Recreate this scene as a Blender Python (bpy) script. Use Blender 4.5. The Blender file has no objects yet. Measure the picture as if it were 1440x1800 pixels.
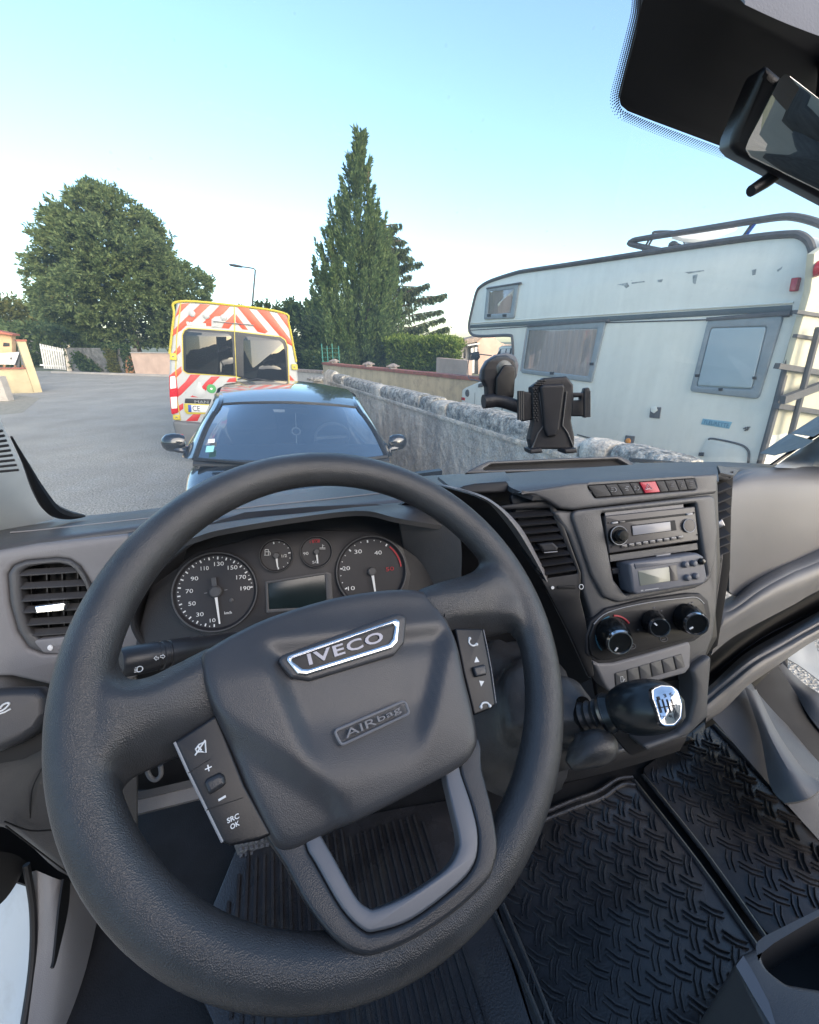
import bpy, bmesh, math, random
from math import sin, cos, pi, radians, sqrt, atan2
from mathutils import Vector, Matrix, Quaternion, noise
from mathutils.geometry import tessellate_polygon

S = bpy.context.scene
COL = S.collection
V = Vector
random.seed(7)

# ------------------------------------------------------------------ camera
FPX, PITCH, YAW = 720.0, radians(22.6), radians(17.5)
EYE = V((0, 0, 1.95))
cam_d = bpy.data.cameras.new('camera')
cam = bpy.data.objects.new('camera', cam_d)
COL.objects.link(cam)
cam.location = EYE
cam.rotation_euler = (pi / 2 - PITCH, 0, -YAW)
cam_d.sensor_fit = 'HORIZONTAL'
cam_d.sensor_width = 36
cam_d.lens = 18.0
cam_d.clip_start = 0.02
cam_d.clip_end = 3000
S.camera = cam

# ------------------------------------------------------------------ world, sun, exposure
SUN_EL, SUN_AZ = radians(14), radians(158)        # low evening sun, behind the cab
w = bpy.data.worlds.new('World')
S.world = w
w.use_nodes = True
wn = w.node_tree
wn.nodes.clear()
sky = wn.nodes.new('ShaderNodeTexSky')
sky.sky_type = 'NISHITA'
sky.sun_disc = False
sky.sun_elevation = SUN_EL
sky.sun_rotation = SUN_AZ
sky.altitude = 150
sky.air_density = 1.0
sky.dust_density = 1.3
sky.ozone_density = 2.2
bg = wn.nodes.new('ShaderNodeBackground')
bg.inputs['Strength'].default_value = 0.15
wo = wn.nodes.new('ShaderNodeOutputWorld')
wn.links.new(sky.outputs[0], bg.inputs[0])
wn.links.new(bg.outputs[0], wo.inputs[0])
sun_d = bpy.data.lights.new('sun', 'SUN')
sun_d.energy = 2.4
sun_d.angle = radians(80)
sun_d.color = (1.0, 0.85, 0.70)
sun = bpy.data.objects.new('sun', sun_d)
COL.objects.link(sun)
sun.location = (-20, 20, 30)
sdir = V((sin(SUN_AZ) * cos(SUN_EL), cos(SUN_AZ) * cos(SUN_EL), sin(SUN_EL)))
sun.rotation_euler = sdir.to_track_quat('Z', 'Y').to_euler()
vs = S.view_settings
vs.view_transform = 'Standard'
vs.look = 'None'
vs.gamma = 1
vs.exposure = 1.78
vs.use_curve_mapping = False
try:
    S.cycles.max_bounces = 8
    S.cycles.transparent_max_bounces = 24
    S.cycles.sample_clamp_indirect = 6
except Exception:
    pass

# ------------------------------------------------------------------ geometry helpers
def ray(px, py):
    u = (px - 720) / FPX
    v = (900 - py) / FPX
    f = cos(PITCH) + v * sin(PITCH)
    return V((u * cos(YAW) + f * sin(YAW), -u * sin(YAW) + f * cos(YAW), v * cos(PITCH) - sin(PITCH)))

def aY(px, py, Y):
    r = ray(px, py)
    return EYE + r * (Y / r.y)

def aX(px, py, X):
    r = ray(px, py)
    return EYE + r * (X / r.x)

def aZ(px, py, z):
    r = ray(px, py)
    return EYE + r * ((z - EYE.z) / r.z)

def aD(px, py, t):
    return EYE + ray(px, py) * t

class Plane:
    def __init__(self, o, n, up=None):
        self.o = V(o)
        self.n = V(n).normalized()
        ex = (V(up) if up else V((0, 0, 1))).cross(self.n)
        self.ex = ex.normalized()
        self.ey = self.n.cross(self.ex)
    def hit(self, px, py, off=0.0):
        r = ray(px, py)
        return EYE + r * ((self.o + self.n * off - EYE).dot(self.n) / r.dot(self.n))
    def uv(self, px, py, off=0.0):
        d = self.hit(px, py, off) - self.o
        return (d.dot(self.ex), d.dot(self.ey))
    def pt(self, u, v, h=0.0):
        return self.o + self.ex * u + self.ey * v + self.n * h

def crs(p0, p1, p2, p3, t):
    return 0.5 * ((2 * p1) + (p2 - p0) * t + (2 * p0 - 5 * p1 + 4 * p2 - p3) * t * t + (3 * p1 - p0 - 3 * p2 + p3) * t ** 3)

def spl(pts, n=6, closed=True):
    P = [V(p) for p in pts]
    m = len(P)
    out = []
    for i in range(m if closed else m - 1):
        if closed:
            a, b, c, d = P[(i - 1) % m], P[i], P[(i + 1) % m], P[(i + 2) % m]
        else:
            a, b, c, d = P[max(i - 1, 0)], P[i], P[i + 1], P[min(i + 2, m - 1)]
        for k in range(n):
            out.append(crs(a, b, c, d, k / n))
    if not closed:
        out.append(P[-1].copy())
    return out

def fillet(P, r, n=4):
    """round the corners of a closed 2D polygon"""
    P = [V((p[0], p[1])) for p in P]
    if r <= 0:
        return P
    out = []
    m = len(P)
    for i in range(m):
        a, b, c = P[i - 1], P[i], P[(i + 1) % m]
        d1, d2 = a - b, c - b
        l1, l2 = d1.length, d2.length
        if l1 < 1e-9 or l2 < 1e-9:
            continue
        d1 /= l1
        d2 /= l2
        ang = d1.angle(d2)
        if ang > radians(160):
            out.append(b)
            continue
        k = min(r / math.tan(ang / 2), l1 * .48, l2 * .48)
        p, q = b + d1 * k, b + d2 * k
        for j in range(n + 1):
            t = j / n
            out.append(p * (1 - t) ** 2 + b * 2 * t * (1 - t) + q * t * t)
    return out

def area2(P):
    return sum(P[i - 1][0] * P[i][1] - P[i][0] * P[i - 1][1] for i in range(len(P))) / 2

def inset(P, d):
    """offset a CCW polygon inward by d"""
    out = []
    m = len(P)
    for i in range(m):
        a, b, c = V(P[i - 1]), V(P[i]), V(P[(i + 1) % m])
        e1, e2 = (b - a), (c - b)
        if e1.length < 1e-9 or e2.length < 1e-9:
            out.append(b)
            continue
        e1.normalize()
        e2.normalize()
        n1, n2 = V((-e1.y, e1.x)), V((-e2.y, e2.x))
        k = n1 + n2
        if k.length < 0.3:
            out.append(b + n1 * d)
            continue
        k.normalize()
        out.append(b + k * (d / max(k.dot(n1), 0.4)))
    return out

def mk(name, verts, faces, mat=None, root=None, smooth=True, sharp=38, kind=None, flip=False, mats=None, fm=None):
    me = bpy.data.meshes.new(name)
    off = root_loc(root)
    me.from_pydata([tuple(V(v) - off) for v in verts], [], faces)
    bm = bmesh.new()
    bm.from_mesh(me)
    if flip is not None:
        bmesh.ops.recalc_face_normals(bm, faces=bm.faces)
    bm.to_mesh(me)
    bm.free()
    if mats:
        for m_ in mats:
            me.materials.append(m_)
        if fm and len(fm) == len(me.polygons):
            me.polygons.foreach_set('material_index', fm)
    elif mat:
        me.materials.append(mat)
    if smooth:
        me.polygons.foreach_set('use_smooth', [True] * len(me.polygons))
        if sharp:
            me.set_sharp_from_angle(angle=radians(sharp))
    o = bpy.data.objects.new(name, me)
    COL.objects.link(o)
    if root is not None:
        o.parent = root
    if kind:
        o['kind'] = kind
    return o

def root_loc(o):
    l = V((0, 0, 0))
    while o is not None:
        l += o.location
        o = o.parent
    return l

def thing(name, label, cat, loc, group=None):
    o = bpy.data.objects.new(name, None)
    o.empty_display_size = 0.1
    COL.objects.link(o)
    o.location = loc
    o['label'] = label
    o['category'] = cat
    if group:
        o['group'] = group
    return o

def tag(o, label, cat, group=None):
    o['label'] = label
    o['category'] = cat
    if group:
        o['group'] = group
    return o

class MB:
    """collects shapes, linked as one mesh object"""
    def __init__(s):
        s.v, s.f = [], []
    def add(s, v, f):
        k = len(s.v)
        s.v += [V(a) for a in v]
        s.f += [tuple(i + k for i in q) for q in f]
        return s
    def box(s, c, size, M=None):
        x, y, z = size[0] / 2, size[1] / 2, size[2] / 2
        vs_ = [V((a, b, d)) for a in (-x, x) for b in (-y, y) for d in (-z, z)]
        if M is not None:
            vs_ = [M @ q for q in vs_]
        vs_ = [V(c) + q for q in vs_]
        return s.add(vs_, [(0, 1, 3, 2), (4, 6, 7, 5), (0, 4, 5, 1), (2, 3, 7, 6), (0, 2, 6, 4), (1, 5, 7, 3)])
    def bar(s, a, b, wd, ht, up=(0, 0, 1)):
        a, b = V(a), V(b)
        d = (b - a).normalized()
        sx = d.cross(V(up))
        if sx.length < 1e-6:
            sx = d.cross(V((1, 0, 0)))
        sx.normalize()
        sz = sx.cross(d)
        q = []
        for p in (a, b):
            for i, j in ((-1, -1), (1, -1), (1, 1), (-1, 1)):
                q.append(p + sx * (i * wd / 2) + sz * (j * ht / 2))
        return s.add(q, [(0, 1, 2, 3), (7, 6, 5, 4), (0, 4, 5, 1), (1, 5, 6, 2), (2, 6, 7, 3), (3, 7, 4, 0)])
    def tube(s, pts, r, n=10, closed=False, cap=True, sq=1.0):
        P = [V(p) for p in pts]
        m = len(P)
        R = r if isinstance(r, (list, tuple)) else [r] * m
        rings = []
        prev = None
        for i in range(m):
            if closed:
                t = P[(i + 1) % m] - P[i - 1]
            else:
                t = P[min(i + 1, m - 1)] - P[max(i - 1, 0)]
            t.normalize()
            if prev is None:
                a = t.cross(V((0, 0, 1)))
                if a.length < 0.05:
                    a = t.cross(V((1, 0, 0)))
            else:
                a = prev - t * prev.dot(t)
            a.normalize()
            prev = a
            b = t.cross(a)
            rings.append([P[i] + (a * cos(2 * pi * k / n) + b * sin(2 * pi * k / n) * sq) * R[i] for k in range(n)])
        v = [q for rg in rings for q in rg]
        f = []
        for i in range(m if closed else m - 1):
            j = (i + 1) % m
            for k in range(n):
                f.append((i * n + k, i * n + (k + 1) % n, j * n + (k + 1) % n, j * n + k))
        if cap and not closed:
            f.append(tuple(range(n - 1, -1, -1)))
            f.append(tuple((m - 1) * n + k for k in range(n)))
        return s.add(v, f)
    def lathe(s, prof, o, ax, n=24, cap=True, ref=None):
        """prof: (distance along axis, radius)"""
        ax = V(ax).normalized()
        a = ax.cross(V(ref) if ref else V((0, 0, 1)))
        if a.length < 1e-3:
            a = ax.cross(V((1, 0, 0)))
        a.normalize()
        b = ax.cross(a)
        v, f = [], []
        for h, r in prof:
            for k in range(n):
                v.append(V(o) + ax * h + (a * cos(2 * pi * k / n) + b * sin(2 * pi * k / n)) * r)
        for i in range(len(prof) - 1):
            for k in range(n):
                f.append((i * n + k, i * n + (k + 1) % n, (i + 1) * n + (k + 1) % n, (i + 1) * n + k))
        if cap:
            f.append(tuple(range(n - 1, -1, -1)))
            f.append(tuple((len(prof) - 1) * n + k for k in range(n)))
        return s.add(v, f)
    def ball(s, c, r, n=10, m=7):
        rx, ry, rz = (r, r, r) if not isinstance(r, (tuple, list)) else r
        v, f = [], []
        for i in range(m + 1):
            th = pi * i / m
            for k in range(n):
                v.append(V(c) + V((rx * sin(th) * cos(2 * pi * k / n), ry * sin(th) * sin(2 * pi * k / n), rz * cos(th))))
        for i in range(m):
            for k in range(n):
                f.append((i * n + k, i * n + (k + 1) % n, (i + 1) * n + (k + 1) % n, (i + 1) * n + k))
        return s.add(v, f)
    def plate(s, pl, uv, th, off=0.0, b=0.002, r=0.0, holes=(), seg=2):
        """solid plate: outline uv (in plane metres) whose front face lies at height off"""
        P = fillet(uv, r)
        if area2(P) < 0:
            P = P[::-1]
        loops = [(P, 1)]
        for h in holes:
            H = fillet(h[0], h[1])
            if area2(H) < 0:
                H = H[::-1]
            loops.append((H, -1))
        v, f, tops, base = [], [], [], 0
        for L, sg in loops:
            m = len(L)
            rings = [(0.0, off - th)]
            for k in range(seg + 1):
                a = pi / 2 * k / seg
                rings.append((b * (1 - cos(a)), off - b + b * sin(a)))
            for d, h in rings:
                q = inset(L, d * sg) if d > 0 else L
                v += [pl.pt(x[0], x[1], h) for x in q]
            for i in range(len(rings) - 1):
                for k in range(m):
                    k2 = (k + 1) % m
                    f.append((base + i * m + k, base + i * m + k2, base + (i + 1) * m + k2, base + (i + 1) * m + k))
            tops.append((base + (len(rings) - 1) * m, inset(L, b * sg)))
            base += m * len(rings)
        idx = []
        polys = []
        for st, q in tops:
            idx += list(range(st, st + len(q)))
            polys.append([V((x[0], x[1], 0)) for x in q])
        for t in tessellate_polygon(polys):
            f.append(tuple(idx[i] for i in t))
        return s.add(v, f)
    def build(s, name, mat, root=None, **k):
        return mk(name, s.v, s.f, mat, root, **k)

def uvs(pl, pts, off=0.0):
    return [pl.uv(p[0], p[1], off) for p in pts]

def plate(name, mat, root, pl, pts, off=0.0, th=0.01, b=0.002, r=0.0, holes=(), seg=2, **k):
    """pts / holes: outlines read as directions from the eye, placed on the plane pl"""
    hs = [(uvs(pl, h[0], off), h[1]) for h in holes]
    return MB().plate(pl, uvs(pl, pts, off), th, off, b, r, hs, seg).build(name, mat, root, **k)

def surf(rows, nu=8, nv=8):
    """Catmull-Rom surface through a grid of 3D points -> verts, faces"""
    R = [spl(r, nu, False) for r in rows]
    cols = len(R[0])
    C_ = [spl([R[i][j] for i in range(len(R))], nv, False) for j in range(cols)]
    n = len(C_[0])
    v = [C_[j][i] for i in range(n) for j in range(cols)]
    f = [(i * cols + j, i * cols + j + 1, (i + 1) * cols + j + 1, (i + 1) * cols + j) for i in range(n - 1) for j in range(cols - 1)]
    return v, f

def solid(v, f, th, d=None):
    """thicken an open sheet; d = fixed direction of the thickness"""
    me = bpy.data.meshes.new('tmp')
    me.from_pydata([tuple(q) for q in v], [], f)
    n = len(v)
    nor = [V(q.normal) for q in me.vertices]
    cnt = {}
    for q in f:
        for i in range(len(q)):
            e = (q[i], q[(i + 1) % len(q)])
            cnt[tuple(sorted(e))] = cnt.get(tuple(sorted(e)), []) + [e]
    v2 = [V(v[i]) + (V(d) * th if d else nor[i] * -th) for i in range(n)]
    f2 = [tuple(i + n for i in reversed(q)) for q in f]
    sd = [(e[0][1], e[0][0], e[0][0] + n, e[0][1] + n) for e in cnt.values() if len(e) == 1]
    bpy.data.meshes.remove(me)
    return list(v) + v2, list(f) + f2 + sd

def sheet(name, mat, root, rows, th=0.006, nu=8, nv=8, d=None, **k):
    v, f = surf(rows, nu, nv)
    v, f = solid(v, f, th, d)
    return mk(name, v, f, mat, root, **k)

# ------------------------------------------------------------------ lettering (real outlines, made once while the scene is empty)
WORDS = ['IVECO', 'AIR', 'bag', 'SRC', 'OK', '+', 'km/h', '1/2', 'MAN', 'CE', 'FLEURETTE', 'GAS', '1', '3', '5', '2', '4', '6', 'R', 'F',
         '10', '30', '50', '70', '90', '110', '130', '150', '170', '190', '20', '40', '1*', 'ambulances', 'E', 'x100']
TXT = {}
_tmp = []
for s_ in WORDS:
    cu = bpy.data.curves.new('t', 'FONT')
    cu.body = s_
    cu.resolution_u = 3
    cu.offset = 0.02 if s_ in ('IVECO', 'SRC', 'OK', 'MAN') else 0.0
    cu.space_character = 1.12 if s_ == 'IVECO' else 1.0
    o_ = bpy.data.objects.new('t', cu)
    COL.objects.link(o_)
    _tmp.append((s_, o_))
dg = bpy.context.evaluated_depsgraph_get()
for s_, o_ in _tmp:
    me_ = bpy.data.meshes.new_from_object(o_.evaluated_get(dg))
    vv = [tuple(q.co) for q in me_.vertices]
    x0, x1 = min(q[0] for q in vv), max(q[0] for q in vv)
    y0, y1 = min(q[1] for q in vv), max(q[1] for q in vv)
    TXT[s_] = ([((q[0] - x0) / (x1 - x0), (q[1] - y0) / (y1 - y0)) for q in vv], [tuple(p.vertices) for p in me_.polygons], (x1 - x0) / (y1 - y0))
    bpy.data.meshes.remove(me_)
for s_, o_ in _tmp:
    cu = o_.data
    bpy.data.objects.remove(o_)
    bpy.data.curves.remove(cu)

def letters(mb, s, pl, p0, p1, hpx, off, th=0.0006, bold=0.0):
    """write s on plane pl: baseline runs from pixel direction p0 to p1, letter height hpx"""
    a, b = V(pl.uv(*p0, off)), V(pl.uv(*p1, off))
    d = b - a
    q = V((-d.y, d.x)).normalized()
    mid = ((p0[0] + p1[0]) / 2, (p0[1] + p1[1]) / 2)
    hh = (V(pl.uv(mid[0], mid[1] - hpx, off)) - V(pl.uv(mid[0], mid[1], off))).length
    vv, ff, asp = TXT[s]
    v = [pl.pt(*(a + d * x + q * (y * hh)), off) for x, y in vv]
    n = len(v)
    v += [p - pl.n * th for p in v]
    edges = {}
    for f in ff:
        for i in range(len(f)):
            e = (f[i], f[(i + 1) % len(f)])
            edges.setdefault(tuple(sorted(e)), []).append(e)
    f = list(ff) + [tuple(reversed(t)) and (e[0][1], e[0][0], e[0][0] + n, e[0][1] + n) for t, e in edges.items() if len(e) == 1]
    mb.add(v, f)
    return mb

def word(name, s, mat, root, pl, c, wpx, hpx, off, slope=0.0, th=0.0006):
    dx = wpx / 2
    p0 = (c[0] - dx, c[1] + hpx / 2 + slope * dx)
    p1 = (c[0] + dx, c[1] + hpx / 2 - slope * dx)
    return letters(MB(), s, pl, p0, p1, hpx, off, th).build(name, mat, root, smooth=False)

# ------------------------------------------------------------------ materials
def nd(t, kind, **kw):
    n = t.nodes.new(kind)
    for k, v in kw.items():
        if k in n.inputs.keys():
            n.inputs[k].default_value = v
        else:
            setattr(n, k, v)
    return n

def material(name, col, rough=0.5, metal=0.0, var=0.12, vscale=8.0, bump=0.0, bscale=400.0, kind='noise', col2=None,
             spec=0.5, rvar=0.1, coat=0.0, emit=None, estr=0.0, streak=None, bump2=0.0, b2scale=20.0, dirt=0.0, dirtcol=(0.1, 0.09, 0.07), ctr=.18, grain=0.0, gscale=38.0):
    m = bpy.data.materials.new(name)
    m.use_nodes = True
    t = m.node_tree
    t.nodes.clear()
    out = nd(t, 'ShaderNodeOutputMaterial')
    p = nd(t, 'ShaderNodeBsdfPrincipled')
    t.links.new(p.outputs[0], out.inputs[0])
    tc = nd(t, 'ShaderNodeTexCoord')
    co = tc.outputs['Object']
    if streak:
        mp = nd(t, 'ShaderNodeMapping')
        mp.inputs['Scale'].default_value = streak
        t.links.new(co, mp.inputs[0])
        cs = mp.outputs[0]
    else:
        cs = co
    n1 = nd(t, 'ShaderNodeTexNoise', Scale=vscale, Detail=6.0, Roughness=0.6)
    t.links.new(cs, n1.inputs['Vector'])
    rp = nd(t, 'ShaderNodeValToRGB')
    c2 = col2 if col2 else tuple(max(0, c * (1 - 2 * var)) for c in col)
    c1 = col if col2 else tuple(min(1, c * (1 + var)) for c in col)
    rp.color_ramp.elements[0].position = 0.5 - ctr
    rp.color_ramp.elements[1].position = 0.5 + ctr
    rp.color_ramp.elements[0].color = (*c2, 1)
    rp.color_ramp.elements[1].color = (*c1, 1)
    t.links.new(n1.outputs['Fac'], rp.inputs[0])
    colout = rp.outputs[0]
    if dirt > 0:
        n4 = nd(t, 'ShaderNodeTexNoise', Scale=vscale * 2.7, Detail=8.0, Roughness=0.7)
        t.links.new(co, n4.inputs['Vector'])
        r4 = nd(t, 'ShaderNodeValToRGB')
        r4.color_ramp.elements[0].position = 0.5
        r4.color_ramp.elements[1].position = 0.75
        r4.color_ramp.elements[0].color = (0, 0, 0, 1)
        r4.color_ramp.elements[1].color = (dirt, dirt, dirt, 1)
        t.links.new(n4.outputs['Fac'], r4.inputs[0])
        mx = nd(t, 'ShaderNodeMixRGB')
        mx.inputs['Color2'].default_value = (*dirtcol, 1)
        t.links.new(r4.outputs[0], mx.inputs['Fac'])
        t.links.new(colout, mx.inputs['Color1'])
        colout = mx.outputs[0]
    if grain > 0:
        n6 = nd(t, 'ShaderNodeTexNoise', Scale=gscale, Detail=5.0, Roughness=0.75)
        t.links.new(co, n6.inputs['Vector'])
        m6 = nd(t, 'ShaderNodeMapRange')
        m6.inputs['From Min'].default_value = .36
        m6.inputs['From Max'].default_value = .64
        m6.inputs['To Min'].default_value = 1 - grain
        m6.inputs['To Max'].default_value = 1 + grain
        t.links.new(n6.outputs['Fac'], m6.inputs['Value'])
        x6 = nd(t, 'ShaderNodeVectorMath', operation='SCALE')
        t.links.new(colout, x6.inputs[0])
        t.links.new(m6.outputs[0], x6.inputs['Scale'])
        colout = x6.outputs[0]
    t.links.new(colout, p.inputs['Base Color'])
    p.inputs['Metallic'].default_value = metal
    p.inputs['Specular IOR Level'].default_value = spec
    p.inputs['Coat Weight'].default_value = coat
    p.inputs['Coat Roughness'].default_value = 0.05
    if rvar:
        mr = nd(t, 'ShaderNodeMapRange')
        mr.inputs['To Min'].default_value = max(0.02, rough - rvar)
        mr.inputs['To Max'].default_value = min(1, rough + rvar)
        n5 = nd(t, 'ShaderNodeTexNoise', Scale=vscale * 1.9, Detail=4.0)
        t.links.new(co, n5.inputs['Vector'])
        t.links.new(n5.outputs['Fac'], mr.inputs['Value'])
        t.links.new(mr.outputs[0], p.inputs['Roughness'])
    else:
        p.inputs['Roughness'].default_value = rough
    last = None
    for bb, sc, kd in ((bump, bscale, kind), (bump2, b2scale, 'noise')):
        if bb <= 0:
            continue
        if kd == 'voronoi':
            nb = nd(t, 'ShaderNodeTexVoronoi', Scale=sc)
            h = nb.outputs['Distance']
        else:
            nb = nd(t, 'ShaderNodeTexNoise', Scale=sc, Detail=3.0)
            h = nb.outputs['Fac']
        t.links.new(co, nb.inputs['Vector'])
        bu = nd(t, 'ShaderNodeBump', Strength=bb)
        bu.inputs['Distance'].default_value = min(0.05, 0.6 / sc)
        t.links.new(h, bu.inputs['Height'])
        if last:
            t.links.new(last, bu.inputs['Normal'])
        last = bu.outputs[0]
    if last:
        t.links.new(last, p.inputs['Normal'])
    if emit:
        p.inputs['Emission Color'].default_value = (*emit, 1)
        p.inputs['Emission Strength'].default_value = estr
    return m

def glass(name, tint=(0.93, 0.96, 0.95), refl=1.0, body=None, alpha=0.0, rough=0.0, gcol=(1, 1, 1), dust=0.0):
    """thin pane: clear transmission, fresnel reflection, optionally a body tint"""
    m = bpy.data.materials.new(name)
    m.use_nodes = True
    t = m.node_tree
    t.nodes.clear()
    out = nd(t, 'ShaderNodeOutputMaterial')
    tr = nd(t, 'ShaderNodeBsdfTransparent')
    tr.inputs[0].default_value = (*tint, 1)
    gl = nd(t, 'ShaderNodeBsdfGlossy')
    gl.inputs['Roughness'].default_value = rough
    gl.inputs[0].default_value = (*gcol, 1)
    lw = nd(t, 'ShaderNodeLayerWeight')
    pw = nd(t, 'ShaderNodeMath', operation='POWER')
    pw.inputs[1].default_value = 5.0
    t.links.new(lw.outputs['Facing'], pw.inputs[0])
    m9 = nd(t, 'ShaderNodeMath', operation='MULTIPLY_ADD')
    m9.inputs[1].default_value = .96
    m9.inputs[2].default_value = .04
    t.links.new(pw.outputs[0], m9.inputs[0])
    ml = nd(t, 'ShaderNodeMath', operation='MULTIPLY', use_clamp=True)
    ml.inputs[1].default_value = refl
    t.links.new(m9.outputs[0], ml.inputs[0])
    base = tr.outputs[0]
    if body:
        df = nd(t, 'ShaderNodeBsdfDiffuse')
        df.inputs[0].default_value = (*body, 1)
        m0 = nd(t, 'ShaderNodeMixShader')
        m0.inputs[0].default_value = alpha
        t.links.new(tr.outputs[0], m0.inputs[1])
        t.links.new(df.outputs[0], m0.inputs[2])
        base = m0.outputs[0]
    if dust > 0:
        # thin film of dust and smears that scatters the daylight
        tc = nd(t, 'ShaderNodeTexCoord')
        nz = nd(t, 'ShaderNodeTexNoise', Scale=5.0, Detail=9.0, Roughness=0.72)
        t.links.new(tc.outputs['Object'], nz.inputs['Vector'])
        mr = nd(t, 'ShaderNodeMapRange')
        mr.inputs['From Min'].default_value = .35
        mr.inputs['From Max'].default_value = .7
        mr.inputs['To Min'].default_value = dust * .65
        mr.inputs['To Max'].default_value = dust * 1.35
        t.links.new(nz.outputs['Fac'], mr.inputs['Value'])
        n2 = nd(t, 'ShaderNodeTexVoronoi', Scale=46.0)
        t.links.new(tc.outputs['Object'], n2.inputs['Vector'])
        ls = nd(t, 'ShaderNodeMath', operation='LESS_THAN')
        ls.inputs[1].default_value = .055
        t.links.new(n2.outputs['Distance'], ls.inputs[0])
        ma = nd(t, 'ShaderNodeMath', operation='MULTIPLY_ADD')
        ma.inputs[1].default_value = .10
        t.links.new(ls.outputs[0], ma.inputs[0])
        t.links.new(mr.outputs[0], ma.inputs[2])
        td = nd(t, 'ShaderNodeBsdfTranslucent')
        td.inputs[0].default_value = (.85, .85, .82, 1)
        m3 = nd(t, 'ShaderNodeMixShader')
        t.links.new(ma.outputs[0], m3.inputs[0])
        t.links.new(base, m3.inputs[1])
        t.links.new(td.outputs[0], m3.inputs[2])
        base = m3.outputs[0]
    mx = nd(t, 'ShaderNodeMixShader')
    t.links.new(ml.outputs[0], mx.inputs[0])
    t.links.new(base, mx.inputs[1])
    t.links.new(gl.outputs[0], mx.inputs[2])
    t.links.new(mx.outputs[0], out.inputs[0])
    return m

M = {}
M['dash'] = material('dash_plastic', (0.068, 0.068, 0.072), 0.40, dirt=.35, dirtcol=(0.105, 0.102, 0.097), var=0.06, vscale=5, bump=0.35, bscale=900, kind='voronoi', rvar=0.06)
M['dash_dark'] = material('dark_dash_plastic', (0.016, 0.016, 0.019), 0.6, var=0.1, vscale=6, bump=0.3, bscale=900, kind='voronoi')
M['dash_light'] = material('grey_dash_plastic', (0.18, 0.175, 0.182), 0.46, var=0.05, vscale=4, bump=0.3, bscale=900, kind='voronoi', rvar=0.06)
M['dash_right'] = material('grey_dash_plastic_shaded', (0.12, 0.12, 0.125), 0.46, var=0.05, vscale=4, bump=0.3, bscale=900, kind='voronoi', rvar=0.06)  # darker copy of the grey dash plastic; missing roof shade put in the colour
M['black'] = material('black_plastic', (0.008, 0.008, 0.01), 0.45, var=0.15, vscale=9, bump=0.1, bscale=700)
M['void'] = material('void_black', (0.004, 0.004, 0.005), 0.7, var=0.1)  # near-black for joints and bezels; hollows get their shade in the colour
M['gloss'] = material('gloss_black', (0.006, 0.007, 0.008), 0.22, var=0.1, vscale=30, rvar=0.08)
M['rim'] = material('grained_rim_leather', (0.041, 0.042, 0.045), 0.31, var=0.14, vscale=18, bump=0.5, bscale=1150, kind='voronoi', rvar=0.07, bump2=0.06, b2scale=90)
M['hub'] = material('hub_plastic', (0.048, 0.048, 0.052), 0.34, var=0.08, vscale=14, bump=0.25, bscale=1300, kind='voronoi', rvar=0.06)
M['spoke'] = material('spoke_plastic', (0.027, 0.028, 0.032), 0.36, var=0.08, vscale=12, bump=0.2, bscale=1100, kind='voronoi')
M['silver'] = material('satin_grey_trim', (0.125, 0.13, 0.145), 0.38, metal=0.35, var=0.05, rvar=0.05)
M['chrome'] = material('chrome', (0.75, 0.76, 0.78), 0.12, metal=1.0, var=0.04, vscale=40, rvar=0.06)
M['letter'] = material('badge_letter_grey', (0.3, 0.3, 0.34), 0.35, metal=0.3, var=0.05)
M['white_print'] = material('white_print', (0.75, 0.75, 0.74), 0.6, var=0.03)
M['grey_print'] = material('grey_print', (0.3, 0.3, 0.31), 0.6, var=0.03)
M['dim_print'] = material('dim_print', (0.11, 0.11, 0.12), 0.6, var=0.03)
M['red_print'] = material('red_print', (0.4, 0.03, 0.04), 0.6, var=0.03)
M['blue_print'] = material('blue_print', (0.05, 0.16, 0.22), 0.6, var=0.03)
M['hazard'] = material('red_button', (0.42, 0.015, 0.04), 0.4, var=0.06, vscale=30)
M['dial'] = material('dial_face', (0.022, 0.021, 0.025), 0.5, var=0.08, vscale=20)
M['lcd'] = material('dead_screen', (0.012, 0.02, 0.022), 0.2, var=0.1, rvar=0.03)
M['lcd_grey'] = material('grey_screen', (0.26, 0.26, 0.28), 0.3, var=0.06, rvar=0.05)
M['lcd_green'] = material('greenish_screen', (0.2, 0.21, 0.18), 0.25, var=0.08, rvar=0.05)
M['radio'] = material('radio_plastic', (0.05, 0.047, 0.05), 0.4, var=0.06, rvar=0.05)
M['tacho'] = material('tachograph_plastic', (0.11, 0.115, 0.135), 0.42, var=0.05, bump=0.15, bscale=1200)
M['key'] = material('grey_key', (0.32, 0.32, 0.33), 0.4, var=0.05)
M['rubber'] = material('floor_rubber', (0.04, 0.038, 0.041), 0.27, var=0.2, vscale=7, bump=0.3, bscale=350, rvar=0.12, dirt=0.6, dirtcol=(0.075, 0.07, 0.062))
M['carpet'] = material('floor_vinyl', (0.008, 0.008, 0.01), 0.8, var=0.2, vscale=14, bump=0.5, bscale=400)  # near-black base colour stands in for roof and dash shade
M['leather'] = material('gaiter_leather', (0.038, 0.038, 0.04), 0.36, var=0.15, vscale=30, bump=0.3, bscale=900, kind='voronoi')
M['knob'] = material('gear_knob_plastic', (0.018, 0.021, 0.023), 0.25, var=0.1, vscale=20, bump=0.1, bscale=900, rvar=0.07)
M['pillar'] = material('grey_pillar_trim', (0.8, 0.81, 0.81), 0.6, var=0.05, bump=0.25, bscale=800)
M['liner'] = material('headliner', (0.2, 0.2, 0.215), 0.9, var=0.06, bump=0.4, bscale=700)
M['seal'] = material('black_seal', (0.01, 0.01, 0.012), 0.5, var=0.1)
M['frit'] = material('black_frit', (0.008, 0.009, 0.012), 0.5, var=0.08)
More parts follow.
